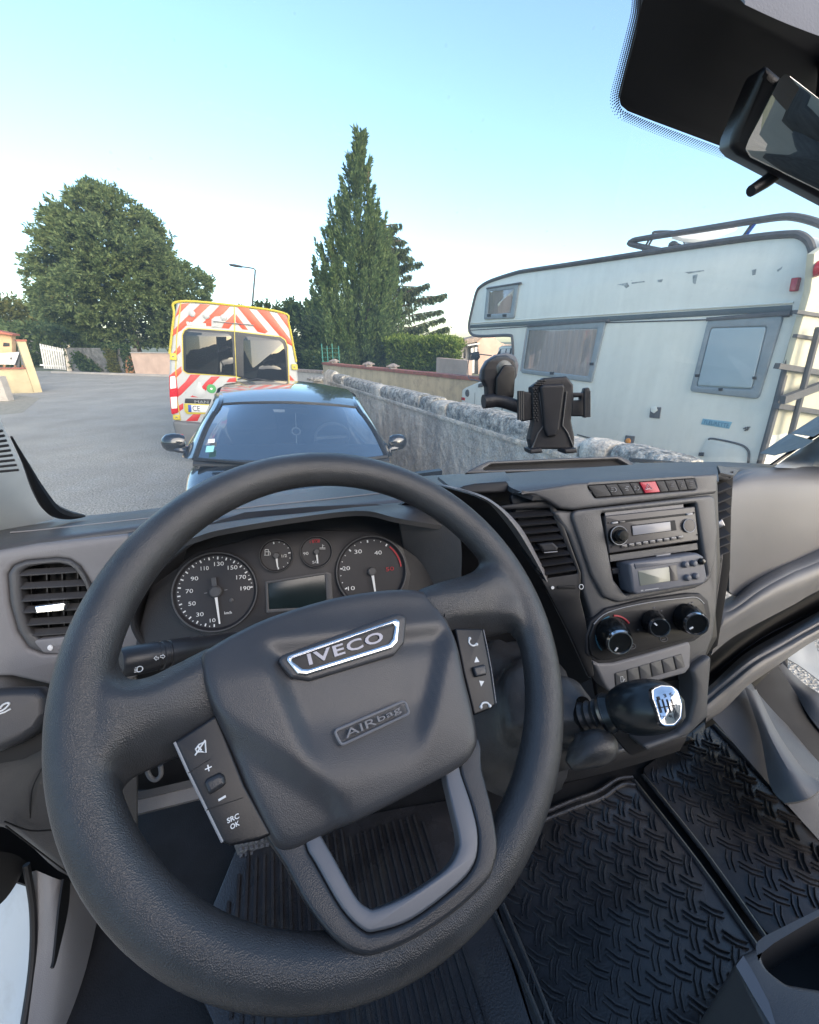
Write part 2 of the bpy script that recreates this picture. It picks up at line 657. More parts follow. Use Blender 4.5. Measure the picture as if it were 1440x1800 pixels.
M['white_paint'] = material('white_van_paint', (0.5, 0.53, 0.54), 0.35, var=0.04, vscale=4, dirt=0.5, dirtcol=(0.3, 0.29, 0.26))
M['mirror'] = material('mirror_glass', (0.62, 0.6, 0.55), 0.02, metal=1.0, var=0.01, rvar=0)
M['metal'] = material('steel', (0.35, 0.35, 0.36), 0.35, metal=1.0, var=0.1)
M['phone_black'] = material('holder_plastic', (0.012, 0.012, 0.016), 0.5, var=0.12, bump=0.2, bscale=900)
M['cup'] = material('translucent_cup', (0.10, 0.115, 0.115), 0.3, var=0.1)
M['sticker'] = material('grey_sticker', (0.12, 0.135, 0.135), 0.5, var=0.08, vscale=40)
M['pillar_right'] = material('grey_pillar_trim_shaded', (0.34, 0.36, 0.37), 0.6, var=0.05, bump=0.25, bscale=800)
M['screen'] = glass('windscreen_glass', (0.95, 0.975, 0.97), 0.55, dust=.06)

# ================================================================== CAB INTERIOR
Z0 = EYE.z
FLOOR = Z0 - 1.0

# ---- cab floor (setting)
fl = MB().box((0.38, 0.42, FLOOR - 0.03), (1.75, 1.3, 0.05))
fl.build('cab_floor', M['carpet'], None, kind='structure')
fw_ = MB()
v, f = surf([[V((-.5, .96, FLOOR)), V((.4, .98, FLOOR)), V((1.3, .96, FLOOR))],
             [V((-.5, 1.02, FLOOR + .3)), V((.4, 1.05, FLOOR + .3)), V((1.3, 1.02, FLOOR + .3))],
             [V((-.5, 1.0, FLOOR + .62)), V((.4, 1.02, FLOOR + .62)), V((1.3, 1.0, FLOOR + .62))]], 6, 6)
v, f = solid(v, f, .02, (0, 1, 0))
mk('bulkhead_wall', v, f, M['void'], None, kind='structure')  # painted near-black in place of the shade a cab roof would cast

M['seat'] = material('seat_fabric', (0.06, 0.06, 0.062), .9, var=.2, vscale=30)
bw_ = MB().box((.42, -.78, Z0 - .25), (1.9, .04, 1.6))
bw_.build('cab_bulkhead', material('beige_bulkhead', (0.33, 0.31, 0.27), .8, var=.08, vscale=2), None, kind='structure')
for i_, x_ in enumerate((.02, .78)):
    st_ = thing('seat', ('dark fabric driver seat behind the steering wheel', 'dark fabric passenger seat beside the gear lever')[i_], 'seat', (x_, -.5, FLOOR))
    MB().ball((x_, -.60, Z0 - .28), (.27, .10, .40), 20, 14).build('backrest', M['seat'], st_)
    MB().ball((x_, -.63, Z0 + .16), (.15, .07, .11), 16, 12).build('headrest', M['seat'], st_)

# ---- windscreen: one curved laminated sheet
def glass_pt(X, s):
    k = ((X - .42) / .86) ** 2
    yb = .93 - .15 * k
    return V((X, yb - s * (.63 - .03 * k), Z0 - .335 + .04 * k + s * .512))

def glass_hit(px, py, off=0.0):
    r = ray(px, py)
    t = .5
    for _ in range(40):
        p = EYE + r * t
        k = ((p.x - .42) / .86) ** 2
        yb = .93 - .15 * k
        s = (yb - p.y) / (.63 - .03 * k)
        zg = Z0 - .335 + .04 * k + s * .512 - off
        # signed gap along the ray
        t += (zg - p.z) / (r.z + .813 * r.y) * .9
    return EYE + r * t

ws = thing('windscreen', 'raked clear windscreen of the van with dotted black edge', 'windscreen', (.42, .93, Z0 - .34))
rows = [[glass_pt(-.50 + 1.88 * i / 10, s) for i in range(11)] for s in (-.05, .3, .6, .9, 1.2, 1.45)]
v, f = surf(rows, 4, 4)
mk('glass_pane', v, f, M['screen'], ws)

# black printed band round the mirror foot, with its dot fade
band_px = [(1134, -60), (1130, 0), (1118, 62), (1100, 130), (1090, 172), (1092, 186), (1104, 196), (1150, 214), (1220, 240), (1290, 266), (1400, 306), (1560, 360), (1640, 200), (1500, -60), (1300, -90)]
bp = Plane(glass_hit(1200, 110, .004), (glass_hit(1150, 110) - glass_hit(1250, 110)).cross(glass_hit(1200, 60) - glass_hit(1200, 160)))
if bp.n.y > 0:
    bp = Plane(bp.o, -bp.n)
plate('shade_band', M['frit'], ws, bp, band_px, off=0.006, th=.002, b=.0005, r=.004)
dots = MB()
edge = spl([(1128, -20), (1126, 20), (1116, 64), (1099, 130), (1089, 172), (1093, 191), (1106, 199), (1150, 217), (1220, 243), (1284, 266)], 14, False)
acc = 0
pts_e = [edge[0]]
for a, b in zip(edge, edge[1:]):
    d = (b - a).length
    while acc + d >= 4.1:
        t = (4.1 - acc) / d
        a = a.lerp(b, t)
        pts_e.append(a.copy())
        d = (b - a).length
        acc = 0
    acc += d
for i in range(1, len(pts_e) - 1):
    tg = (pts_e[i + 1] - pts_e[i - 1]).normalized()
    nn = V((tg.y, -tg.x))
    if nn.x > 0 or (abs(nn.x) < .5 and nn.y < 0):
        nn = -nn
    for k in range(5):
        q = pts_e[i] + nn * (k * 3.5 + 1.6) + tg * (2.05 if k % 2 else 0)
        u, v_ = bp.uv(q.x, q.y, .006)
        rad = (.00078, .0007, .00062, .00052, .0004)[k]
        dots.add([bp.pt(u + rad * cos(a_ * pi / 3), v_ + rad * sin(a_ * pi / 3), .006) for a_ in range(6)], [(0, 1, 2, 3, 4, 5)])
dots.build('frit_dots', M['frit'], ws, smooth=False, flip=None, kind='stuff')

# left lower frit corner + rubber edge
left_in = [(20, 768), (45, 815), (66, 858), (90, 893), (118, 905), (150, 907)]
mbs = MB()
sp = spl([glass_hit(*p, .004) for p in left_in], 6, False)
mbs.tube(sp, [.0012 + .0085 * sin(pi * min(1, (i / (len(sp) - 1)) ** 1.6)) ** 1.0 for i in range(len(sp))], 8)
mbs.build('edge_seal', M['seal'], ws)
mbs = MB()
sp = spl([glass_hit(*p, .004) for p in [(1356, 818), (1392, 793), (1420, 774), (1460, 748), (1520, 700)]], 6, False)
mbs.tube(sp, .005, 8)
mbs.build('edge_seal', M['seal'], ws)
ribs = MB()
for i in range(9):
    y = 757 + i * 8.6
    a, b = glass_hit(-30, y + 6, .012), glass_hit(4 + i * 3.6, y, .012)
    ribs.tube([a, a.lerp(b, .5), b], .0016, 6)
ribs.build('frit_lines', M['frit'], ws, kind='stuff')

# stickers on the glass, lower right
sg = Plane(glass_hit(1390, 770, .004), bp.n + V((.35, 0, 0)))
st = thing('windscreen_sticker', 'grey rectangular sticker in the lower right corner of the windscreen', 'sticker', sg.o)
plate('sticker_sheet', M['sticker'], st, sg, [(1336, 797), (1388, 762), (1432, 775), (1412, 787), (1362, 801)], .001, .0006, .0001)
st2 = thing('windscreen_sticker', 'dark square sticker with pale scribbles beside the grey windscreen sticker', 'sticker', sg.o)
plate('sticker_sheet', M['sticker'], st2, sg, [(1390, 762), (1438, 732), (1475, 742), (1430, 768)], .0016, .0006, .0001)
plate('printed_square', M['dash_dark'], st2, sg, [(1397, 760), (1434, 737), (1462, 744), (1428, 764)], .002, .0004, .0001)
sq = MB()
for a_, b_ in (((1405, 758), (1425, 745)), ((1412, 760), (1440, 742)), ((1418, 752), (1428, 762)), ((1430, 745), (1442, 755)), ((1421, 761), (1452, 744))):
    sq.tube([sg.hit(*a_, .0025), sg.hit(*b_, .0025)], .0008, 5)
sq.build('scribble', M['grey_print'], st2)

# ---- pillars, header
pl_ = thing('windscreen_pillar', 'pale grey windscreen pillar trim left of the steering wheel', 'pillar', (-.45, .8, Z0 - .32))
rowsP = [[aY(96, 912, .80), aY(-40, 950, .74), aY(-160, 1010, .62)],
         [aY(66, 868, .765), aY(-40, 890, .70), aY(-160, 930, .60)],
         [aY(38, 818, .72), aY(-50, 820, .66), aY(-180, 840, .58)],
         [aY(10, 760, .68), aY(-70, 760, .62), aY(-220, 760, .54)],
         [aY(-60, 600, .58), aY(-140, 600, .52), aY(-300, 600, .45)]]
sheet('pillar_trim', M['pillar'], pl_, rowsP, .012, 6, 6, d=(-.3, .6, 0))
pr_ = thing('windscreen_pillar', 'pale grey windscreen pillar trim at the passenger side', 'pillar', (1.3, .8, Z0 - .32))
rowsP = [[glass_hit(1366, 822, .012), aY(1440, 826, .60), aY(1560, 840, .5)],
         [glass_hit(1400, 797, .012), aY(1460, 790, .58), aY(1580, 780, .48)],
         [glass_hit(1450, 764, .012), aY(1520, 740, .52), aY(1640, 720, .44)]]
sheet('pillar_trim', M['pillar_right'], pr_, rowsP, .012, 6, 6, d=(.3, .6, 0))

hd = thing('sun_visor', 'folded grey fabric sun visor above the windscreen', 'visor', aD(1400, 20, .26))
sheet('visor_pad', M['liner'], hd, [[aD(1262, -60, 0.216), aD(1350, -60, 0.216), aD(1500, -60, 0.230)],
                                    [aD(1285, -20, 0.198), aD(1370, 10, 0.202), aD(1500, 40, 0.216)],
                                    [aD(1310, 8, 0.187), aD(1390, 44, 0.191), aD(1520, 92, 0.202)]], .016, 6, 6, d=(0, .4, 1))

# ---- rear-view mirror
mrp = Plane(aD(1400, 260, .265), (-.55, -.75, -.25))
mr = thing('rear_view_mirror', 'black framed rear-view mirror hanging at the top right', 'mirror', mrp.o)
plate('mirror_case', M['black'], mr, mrp, [(1350, 112), (1440, 190), (1600, 330), (1620, 440), (1500, 378), (1297, 272), (1284, 258), (1288, 236), (1338, 122)], .006, .03, .005, .005, seg=4)
plate('mirror_glass', M['mirror'], mr, mrp, [(1378, 124), (1440, 172), (1600, 310), (1620, 425), (1500, 364), (1320, 276), (1310, 262), (1316, 246)], .0075, .002, .0005, .003)
mbs = MB()
mbs.tube([mrp.hit(1362, 308, -.005), mrp.hit(1345, 320, -.002), mrp.hit(1320, 336, .004)], [.0042, .0042, .0036], 10)
mbs.build('dip_lever', M['black'], mr)
mbs = MB()
mbs.tube([mrp.hit(1470, 200, -.03), mrp.hit(1480, 120, -.06), bp.hit(1480, 90, .008)], .012, 12)
mbs.build('mirror_stalk', M['black'], mr)

# ================================================================== DASHBOARD
db = thing('dashboard', 'dark grey moulded dashboard spanning the cab under the windscreen', 'dashboard', (.42, .7, Z0 - .4))

# top pad: far edge, crease, front roll
rowsT = [[aY(-120, 950, .80), aY(60, 916, .86), aY(245, 897, .90), aY(430, 872, .93), aY(600, 851, .94), aY(760, 836, .93), aY(905, 828, .91), aY(1080, 816, .88), aY(1250, 812, .82), aY(1340, 815, .79), aY(1560, 822, .70)],
         [aY(-120, 960, .66), aY(60, 933, .68), aY(245, 913, .70), aY(430, 894, .70), aY(600, 876, .70), aY(760, 858, .70), aY(905, 842, .70), aY(1080, 826, .68), aY(1250, 818, .66), aY(1340, 821, .66), aY(1560, 830, .60)],
         [aY(-120, 985, .60), aY(60, 950, .615), aY(245, 924, .63), aY(430, 904, .62), aY(600, 888, .61), aY(760, 872, .61), aY(905, 850, .62), aY(1080, 832, .62), aY(1250, 824, .61), aY(1340, 826, .61), aY(1560, 836, .55)],
         [aY(-120, 1020, .59), aY(60, 972, .605), aY(245, 944, .62), aY(430, 925, .62), aY(600, 915, .61), aY(760, 905, .61), aY(905, 870, .62), aY(1080, 850, .61), aY(1250, 842, .60), aY(1340, 845, .60), aY(1560, 860, .54)]]
sheet('top_pad', M['dash'], db, rowsT, .008, 6, 6, d=(0, .2, -1))
# pale line along the pad crease, its highlight put into the colour
cw = MB()
cw.tube(spl([aY(18, 936, .675), aY(75, 931, .68), aY(255, 911.5, .698), aY(430, 892.5, .698), aY(600, 874.5, .698), aY(740, 859, .698)], 6, False), .0012, 6)
cw.build('crease_highlight', M['dash_light'], db)

# left face round the driver's outer vent
LF = Plane(aY(100, 1070, .575), (.12, -.95, .28))
vent_o = [(12, 1010), (22, 994), (45, 986), (100, 981), (122, 984), (140, 996), (158, 1025), (168, 1060), (168, 1100), (150, 1132), (120, 1148), (75, 1150), (50, 1140), (30, 1110), (16, 1060)]
vent_i = [(35, 1006), (46, 998), (72, 993), (104, 991), (124, 996), (140, 1012), (152, 1040), (156, 1070), (150, 1105), (132, 1122), (100, 1130), (74, 1128), (54, 1112), (42, 1080), (36, 1040)]
plate('left_panel', M['dash_light'], db, LF, [(-140, 1010), (-40, 975), (60, 957), (250, 936), (375, 925), (375, 1040), (300, 1130), (235, 1195), (140, 1212), (90, 1206), (20, 1190), (-140, 1190)], 0, .02, .006, .01,
      holes=[(vent_o, .008)], seg=3)
vt = plate('vent_surround', M['dash'], db, LF, vent_o, .003, .03, .005, .008, holes=[(vent_i, .006)], seg=4)
plate('vent_back', M['void'], vt, LF, vent_o, -.035, .004, .001)
mbs = MB()
for x in (58, 86, 113, 140):
    a, b = LF.hit(x - 2, 996, -.02), LF.hit(x + 3, 1118, -.02)
    mbs.bar(a, b, .0015, .01, LF.n)
mbs.build('vertical_vane', M['black'], vt)
for y0, y1, x0, x1 in ((1007, 1001, 36, 137), (1030, 1024, 38, 152), (1052, 1045, 38, 156), (1072, 1065, 42, 156), (1094, 1087, 44, 152), (1113, 1106, 50, 144)):
    mb_ = MB()
    mb_.bar(LF.hit(x0, y0, -.004), LF.hit(x1, y1, -.004), .013, .0018, LF.ey + LF.n * .4)
    mb_.build('slat', M['dash'], vt)
plate('vent_tab', M['chrome'], vt, LF, [(60, 1066), (112, 1060), (116, 1063), (114, 1074), (62, 1079)], .012, .02, .002, .001)
plate('vent_chin', M['dash_light'], vt, LF, [(56, 1126), (112, 1120), (160, 1112), (150, 1134), (112, 1150), (76, 1148)], .0035, .012, .002, .004)
plate('dot_mark', M['white_print'], vt, LF, [(88 + 5 * cos(a), 1139 + 5 * sin(a)) for a in [i * pi / 6 for i in range(12)]], .005, .002, .0003)

# lower outer dash, with the lamp-switch pod
rowsL = [[aY(-140, 1160, .56), aY(0, 1178, .56), aY(100, 1205, .575), aY(240, 1190, .58)],
         [aY(-140, 1330, .47), aY(0, 1345, .48), aY(90, 1330, .50), aY(240, 1330, .54)],
         [aY(-140, 1440, .44), aY(0, 1440, .45), aY(90, 1450, .47), aY(240, 1430, .52)],
         [aY(-140, 1450, .45), aY(10, 1455, .46), aY(120, 1540, .49), aY(240, 1560, .53)]]
sheet('lower_panel', M['dash'], db, rowsL, .008, 6, 6, d=(0, 1, 0))
gv = MB()
gv.tube(spl([aY(74, 1350, .487), aY(56, 1390, .47), aY(53, 1438, .462)], 5, False), .0009, 6)
gv.tube(spl([aY(8, 1444, .444), aY(52, 1460, .455), aY(92, 1459, .466)], 5, False), .0009, 6)
gv.tube(spl([aY(10, 1452, .444), aY(60, 1490, .46), aY(126, 1540, .484)], 5, False), .0009, 6)
gv.build('panel_joint', M['void'], db)
PD = Plane(aY(30, 1265, .45), (.25, -.75, .62))
pod = thing('lamp_switch_pod', 'dark blue-black lobed lever with white symbol below the outer vent', 'lever', PD.o)
plate('pod_body', M['spoke'], pod, PD, [(-120, 1230), (-40, 1212), (20, 1208), (70, 1208), (86, 1220), (88, 1255), (70, 1285), (40, 1305), (0, 1322), (-120, 1350)], .0, .03, .01, .008, seg=4)
sy = MB()
sy.tube([PD.hit(*p, .001) for p in spl([(-14, 1252), (4, 1249), (16, 1238), (12, 1236), (4, 1240), (0, 1246)], 4, False)], .0011, 5)
sy.tube([PD.hit(*p, .001) for p in [(-14, 1259), (8, 1252), (19, 1246)]], .001, 5)
sy.build('symbol', M['white_print'], pod)
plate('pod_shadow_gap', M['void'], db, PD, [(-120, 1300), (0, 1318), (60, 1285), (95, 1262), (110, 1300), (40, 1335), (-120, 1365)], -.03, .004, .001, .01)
# driver knee panel and its rail
sheet('knee_panel', M['dash_dark'], db, [[aY(200, 1130, .60), aY(420, 1110, .61), aY(640, 1080, .62), aY(830, 1060, .60)],
                                         [aY(190, 1250, .63), aY(420, 1240, .66), aY(640, 1220, .66), aY(830, 1200, .64)],
                                         [aY(200, 1390, .64), aY(420, 1380, .68), aY(640, 1350, .68), aY(860, 1330, .66)]], .01, 5, 5, d=(0, 1, 0))
rl = MB()
a, b = aY(205, 1424, .60), aY(420, 1372, .63)
rl.bar(a, b, .03, .028, (0, -.6, 1))
rl.build('knee_rail', M['dash_light'], db)
rl = MB()
rl.bar(a + V((0, 0, .022)), b + V((0, 0, .022)), .012, .008, (0, -.6, 1))
rl.build('knee_rail_lip', M['dash'], db)
hk = MB()
hp = Plane(aY(272, 1357, .60), (0, -.9, .4))
hk.tube([hp.hit(*p, 0) for p in spl([(258, 1352), (264, 1366), (274, 1371), (283, 1362), (282, 1346)], 4, False)], .004, 8)
hk.build('release_hook', M['dash_light'], db)

# ---- binnacle hood and recess
KP = Plane(aY(500, 1010, .52), (0.0, -.88, .47))
rowsH = [[aY(225, 934, .625), aY(330, 920, .62), aY(430, 909, .62), aY(540, 900, .615), aY(640, 888, .612), aY(740, 880, .61), aY(835, 874, .60)],
         [aY(228, 964, .56), aY(335, 936, .53), aY(430, 915, .53), aY(540, 902, .53), aY(640, 892, .53), aY(740, 892, .53), aY(850, 910, .53)],
         [aY(232, 985, .54), aY(338, 946, .48), aY(400, 929, .48), aY(540, 907, .475), aY(640, 898, .475), aY(710, 913, .48), aY(850, 935, .52)]]
sheet('binnacle_hood', M['dash'], db, rowsH, .008, 6, 6, d=(0, .3, -1))
# inner shell of the binnacle, side cheeks
sheet('binnacle_cheek', M['dash'], db, [[aY(700, 905, .50), aY(712, 980, .535), aY(716, 1080, .53)],
                                         [aY(765, 912, .50), aY(772, 980, .50), aY(770, 1080, .49)],
                                         [aY(806, 925, .485), aY(812, 980, .475), aY(806, 1080, .46)]], .006, 6, 6, d=(0, 1, 0))
sheet('binnacle_cheek', M['dash_dark'], db, [[aY(335, 945, .50), aY(318, 1000, .545), aY(310, 1060, .55), aY(340, 1130, .53)],
                                         [aY(290, 975, .51), aY(262, 1040, .53), aY(258, 1085, .53), aY(290, 1135, .51)],
                                         [aY(262, 985, .51), aY(240, 1045, .50), aY(236, 1095, .50), aY(262, 1140, .50)]], .006, 6, 6, d=(0, 1, 0))
rim_ = MB()
rim_.tube(spl([aY(345, 946, .488), aY(280, 1000, .50), aY(240, 1055, .50), aY(234, 1092, .50), aY(246, 1122, .50), aY(266, 1140, .50)], 6, False), .0035, 8)
rim_.build('binnacle_lip', M['dash_dark'], db)

ic = thing('instrument_cluster', 'instrument cluster of two large and two small dials behind the wheel', 'dials', KP.o)
plate('cluster_face', M['dash_dark'], ic, KP, [(232, 1150), (270, 1010), (335, 930), (430, 900), (545, 890), (660, 885), (740, 900), (812, 960), (812, 1090), (560, 1180)], -.006, .01, .002, .02)
plate('cluster_mask', M['dial'], ic, KP, [(300, 1045), (318, 990), (350, 968), (420, 952), (455, 940), (520, 932), (600, 932), (660, 936), (708, 962), (722, 1010), (712, 1060), (600, 1110), (470, 1120), (380, 1125), (320, 1100)], -.002, .004, .001, .012)

def dial(label, c, rpx, name='dial'):
    o = V(KP.uv(c[0], c[1], 0))
    e = V(KP.uv(c[0] + rpx, c[1], 0))
    R = (e - o).length
    q = KP.pt(o.x, o.y, 0)
    d = MB().lathe([(-.004, R), (.0035, R), (.005, R * .985), (.005, R * .95), (.0012, R * .915), (.0005, R * .9), (.0005, .0005)], q, KP.n, 48).build(name, M['dial'], ic)
    rg = MB()
    rg.tube([KP.pt(o.x + R * .97 * cos(a), o.y + R * .97 * sin(a), .005) for a in [i * pi / 24 for i in range(48)]], R * .022, 6, closed=True)
    rg.build('bezel_ring', M['dash'], d)
    d['label'] = label
    return d, o, R

def ticks(mb, o, R, a0, a1, n, big=2, r0=.80, r1=.87, w_=.012):
    for i in range(n + 1):
        a = radians(a0 + (a1 - a0) * i / n)
        rr = r0 if i % big == 0 else (r0 + r1) / 2 + .005
        d_ = V((cos(a), sin(a)))
        s_ = V((-d_.y, d_.x)) * (R * w_ * (1.3 if i % big == 0 else .8))
        p, q = o + d_ * (R * rr), o + d_ * (R * r1)
        mb.add([KP.pt(*(x), .0022) for x in (p - s_, q - s_, q + s_, p + s_)], [(0, 1, 2, 3)])

def needle(root, o, R, ang, ln, hub, back=.15, wd=.035):
    a = radians(ang)
    d_ = V((cos(a), sin(a)))
    s_ = V((-d_.y, d_.x))
    mb = MB()
    b_ = [o + d_ * (-R * .02) + s_ * (R * wd), o + d_ * (R * ln) + s_ * (R * wd * .45), o + d_ * (R * ln) - s_ * (R * wd * .45), o + d_ * (-R * .02) - s_ * (R * wd)]
    mb.add([KP.pt(*p, .006) for p in b_] + [KP.pt(*p, .0048) for p in b_], [(0, 1, 2, 3), (7, 6, 5, 4), (0, 4, 5, 1), (1, 5, 6, 2), (2, 6, 7, 3), (3, 7, 4, 0)])
    mb.build('needle', M['white_print'], root, smooth=False)
    mh = MB().lathe([(.0005, R * hub), (.0065, R * hub), (.0078, R * hub * .8), (.0078, .0002)], KP.pt(o.x, o.y, 0), KP.n, 20)
    if back > 0:
        bb = o - d_ * (R * (hub + back * .5))
        mh.add([KP.pt(*(bb + d_ * i * R * back * .5 + s_ * j * R * .055), h) for h in (.004, .0065) for i, j in ((-1, -1), (1, -1), (1, 1), (-1, 1))],
               [(4, 5, 6, 7), (0, 1, 5, 4), (1, 2, 6, 5), (2, 3, 7, 6), (3, 0, 4, 7)])
    mh.build('needle_hub', M['dash'], root)

def nums(root, lst, mname='white_print'):
    for s_, x, y, w_, h_ in lst:
        letters(MB(), s_, KP, (x - w_ / 2, y + h_ / 2 + .6), (x + w_ / 2, y + h_ / 2 - .6), h_, .0022, .0004).build('numeral', M[mname], root, smooth=False)

d1, o1, R1 = dial('large speed dial reading up to 190 at the left', (380, 1039.5), 74, 'speed_dial')
mt = MB()
ticks(mt, o1, R1, 262, -2, 38, 2)
mt.build('scale_marks', M['white_print'], d1, smooth=False, flip=None, kind='stuff')
nums(d1, [('10', 374, 1090.5, 10, 6.5), ('30', 351.5, 1080, 13, 7), ('50', 337.6, 1061, 13, 7), ('70', 333, 1039, 13, 7), ('90', 342, 1017, 13, 7), ('110', 360, 999, 14, 7), ('130', 385, 991, 17, 7), ('150', 409, 997.5, 17, 7), ('170', 424, 1014.5, 17, 7), ('190', 431.5, 1034, 17, 7), ('km/h', 401, 1077, 13, 5)])
needle(d1, o1, R1, -88.5, .80, .145, .2)
mt = MB().lathe([(.0005, R1 * .05), (.0022, R1 * .05), (.003, .0003)], KP.pt(*KP.uv(407, 1055, 0), 0), KP.n, 14)
mt.build('trip_button', M['dash'], d1)
for sx in (-1, 1):
    mt = MB()
    a, b = o1 + V((sx * R1 * .2, 0)), o1 + V((sx * R1 * .27, 0))
    mt.add([KP.pt(a.x, a.y - .0003, .002), KP.pt(b.x, b.y - .0003, .002), KP.pt(b.x, b.y + .0003, .002), KP.pt(a.x, a.y + .0003, .002)], [(0, 1, 2, 3)])
    mt.build('centre_mark', M['grey_print'], d1, smooth=False, flip=None)
d2, o2, R2 = dial('small fuel dial', (486, 976.5), 29.5, 'fuel_dial')
mt = MB()
ticks(mt, o2, R2, 95, -88, 8, 4, .72, .86, .03)
mt.build('scale_marks', M['white_print'], d2, smooth=False, flip=None, kind='stuff')
nums(d2, [('1/2', 500, 977, 9, 5)])
fp = MB()
for a_, b_ in (((466, 966), (466, 976)), ((466, 966), (472, 966)), ((472, 966), (472, 976)), ((464.5, 976), (473.5, 976)), ((467, 970), (471, 970)), ((472, 969), (475, 971)), ((475, 971), (475, 976))):
    fp.tube([KP.hit(*a_, .0022), KP.hit(*b_, .0022)], .00045, 4)
fp.build('fuel_symbol', M['white_print'], d2)
needle(d2, o2, R2, -90, .74, .2, 0, .07)
d3, o3, R3 = dial('small temperature dial with red mark', (556, 970), 28, 'temperature_dial')
nums(d3, [('90', 538, 973, 9, 5), ('50', 554, 988, 9, 4.5)])
mt = MB()
ticks(mt, o3, R3, 100, 70, 3, 3, .6, .8, .05)
letters(mt, '130', KP, (545, 955), (559, 954), 4.5, .0022)
mt.build('red_marks', M['red_print'], d3, smooth=False, flip=None)
fp = MB()
for a_, b_ in (((567, 957), (567, 963)), ((562, 963), (572, 963)), ((567, 959), (570, 959)), ((562, 965), (572, 965))):
    fp.tube([KP.hit(*a_, .0022), KP.hit(*b_, .0022)], .00045, 4)
fp.build('thermometer_symbol', M['white_print'], d3)
needle(d3, o3, R3, -90, .74, .18, 0, .07)
d4, o4, R4 = dial('large rev dial with red sector at the right', (653, 1004), 61, 'rev_dial')
mt = MB()
ticks(mt, o4, R4, 205, 52, 12, 3, .80, .87, .014)
mt.build('scale_marks', M['white_print'], d4, smooth=False, flip=None, kind='stuff')
mt = MB()
for i in range(10):
    a, b = radians(45 - 4.5 * i), radians(45 - 4.5 * (i + 1))
    mt.add([KP.pt(o4.x + R4 * r_ * cos(t_), o4.y + R4 * r_ * sin(t_), .0022) for r_, t_ in ((.83, a), (.87, a), (.87, b), (.83, b))], [(0, 1, 2, 3)])
letters(mt, '50', KP, (679, 1004.5), (693, 1002.5), 7, .0022)
mt.build('red_sector', M['red_print'], d4, smooth=False, flip=None)
nums(d4, [('10', 618, 1034, 12, 7), ('20', 609, 999, 13, 7), ('30', 630, 969.5, 13, 7), ('40', 665, 971.5, 13, 7)])
needle(d4, o4, R4, -89, .72, .12, 0, .04)
sc_ = plate('display_frame', M['dash'], ic, KP, [(466, 1022), (575, 1005), (583, 1008), (586, 1068), (468, 1078)], .001, .003, .001, .002,
            holes=[([(471, 1026), (571, 1010), (575, 1066), (473, 1071)], .001)])
plate('display_screen', M['lcd'], ic, KP, [(469, 1024), (574, 1008), (578, 1068), (471, 1073)], -.0005, .0015, .0003)

# ---- band that frames the driver's side, and the dark wall beside the centre stack
CP = Plane(aY(1145, 930, .44), (-.14, -.90, .40))
ridge = [((770, 852), (815, 862)), ((845.6, 876), (868, 882)), ((887, 914), (915, 926)), ((932, 980), (950, 988)), ((974, 1060), (990, 1066)), ((1005, 1123), (1018, 1124)), ((1036, 1192), (1046, 1188))]
rr = [[aY(a[0], a[1], .475) for i, (a, b) in enumerate(ridge)], [aY((a[0] + b[0]) / 2, (a[1] + b[1]) / 2, .45) for a, b in ridge], [aY(b[0], b[1], .462) for a, b in ridge]]
sheet('pod_rim', M['dash_light'], db, rr, .008, 6, 4, d=(0, 1, 0))
# driver pod wall between wheel and ridge
sheet('pod_wall', M['dash_dark'], db, [[aY(a[0] + 2, a[1] + 2, .48) for a, b in ridge],
                                       [aY(a[0] - 40, a[1] + 22, .53) for a, b in ridge],
                                       [aY(a[0] - 110, a[1] + 60, .58) for a, b in ridge]], .006, 6, 4, d=(0, 1, 0))
# ---- centre stack body (plates on the stack plane)
body = [(896, 868), (960, 852), (1010, 846), (1262, 836), (1264, 900), (1268, 990), (1258, 1060), (1262, 1120), (1240, 1160), (1225, 1260), (1206, 1292), (1110, 1330), (1060, 1270), (1046, 1195), (1018, 1124), (990, 1062), (950, 985), (915, 925)]
plate('stack_base', M['black'], db, CP, body, -.03, .01, .002, .01)
sheet('stack_crown', M['dash'], db, [[aY(888, 832, .72), aY(1000, 824, .72), aY(1130, 816, .71), aY(1252, 813, .68)],
                                       [aY(890, 842, .60), aY(1000, 835, .60), aY(1130, 824, .59), aY(1258, 818, .58)],
                                       [aY(897, 856, .53), aY(1000, 846, .52), aY(1130, 836, .51), aY(1262, 828, .505)],
                                       [CP.hit(938, 872, -.001), CP.hit(1010, 868, 0), CP.hit(1130, 852, 0), CP.hit(1264, 846, 0)]], .008, 6, 5, d=(0, .3, -1))
plate('stack_top_panel', M['dash'], db, CP, [(906, 866), (1010, 849), (1264, 832), (1262, 867), (1008, 896), (985, 893), (964, 880), (940, 870)], .0, .03, .004, .006, seg=3,
      holes=[([(1032, 853), (1219, 841), (1225, 860), (1047, 875)], .004)])
plate('stack_lower_body', M['dash'], db, CP, [(972, 900), (985, 897), (1008, 899), (1258, 871), (1262, 900), (1264, 1000), (1262, 1070), (1255, 1120), (1240, 1160), (1224, 1200), (1216, 1180), (1080, 1222), (1064, 1200), (1040, 1160), (1034, 1120), (1040, 1085), (1026, 1040), (1022, 1000), (1000, 940)], -.006, .025, .005, .01, seg=3,
      holes=[([(1056, 902), (1225, 883), (1240, 975), (1246, 1012), (1098, 1046), (1080, 1020)], .004)])
plate('radio_surround', M['dash'], db, CP, [(1002, 898), (1258, 869), (1263, 935), (1258, 990), (1248, 1022), (1225, 1034), (1090, 1060), (1062, 1050), (1040, 1010), (1020, 950)], .0, .01, .004, .012, seg=3,
      holes=[([(1057, 902), (1224, 884), (1238, 975), (1244, 1012), (1100, 1045), (1080, 1020)], .004)])
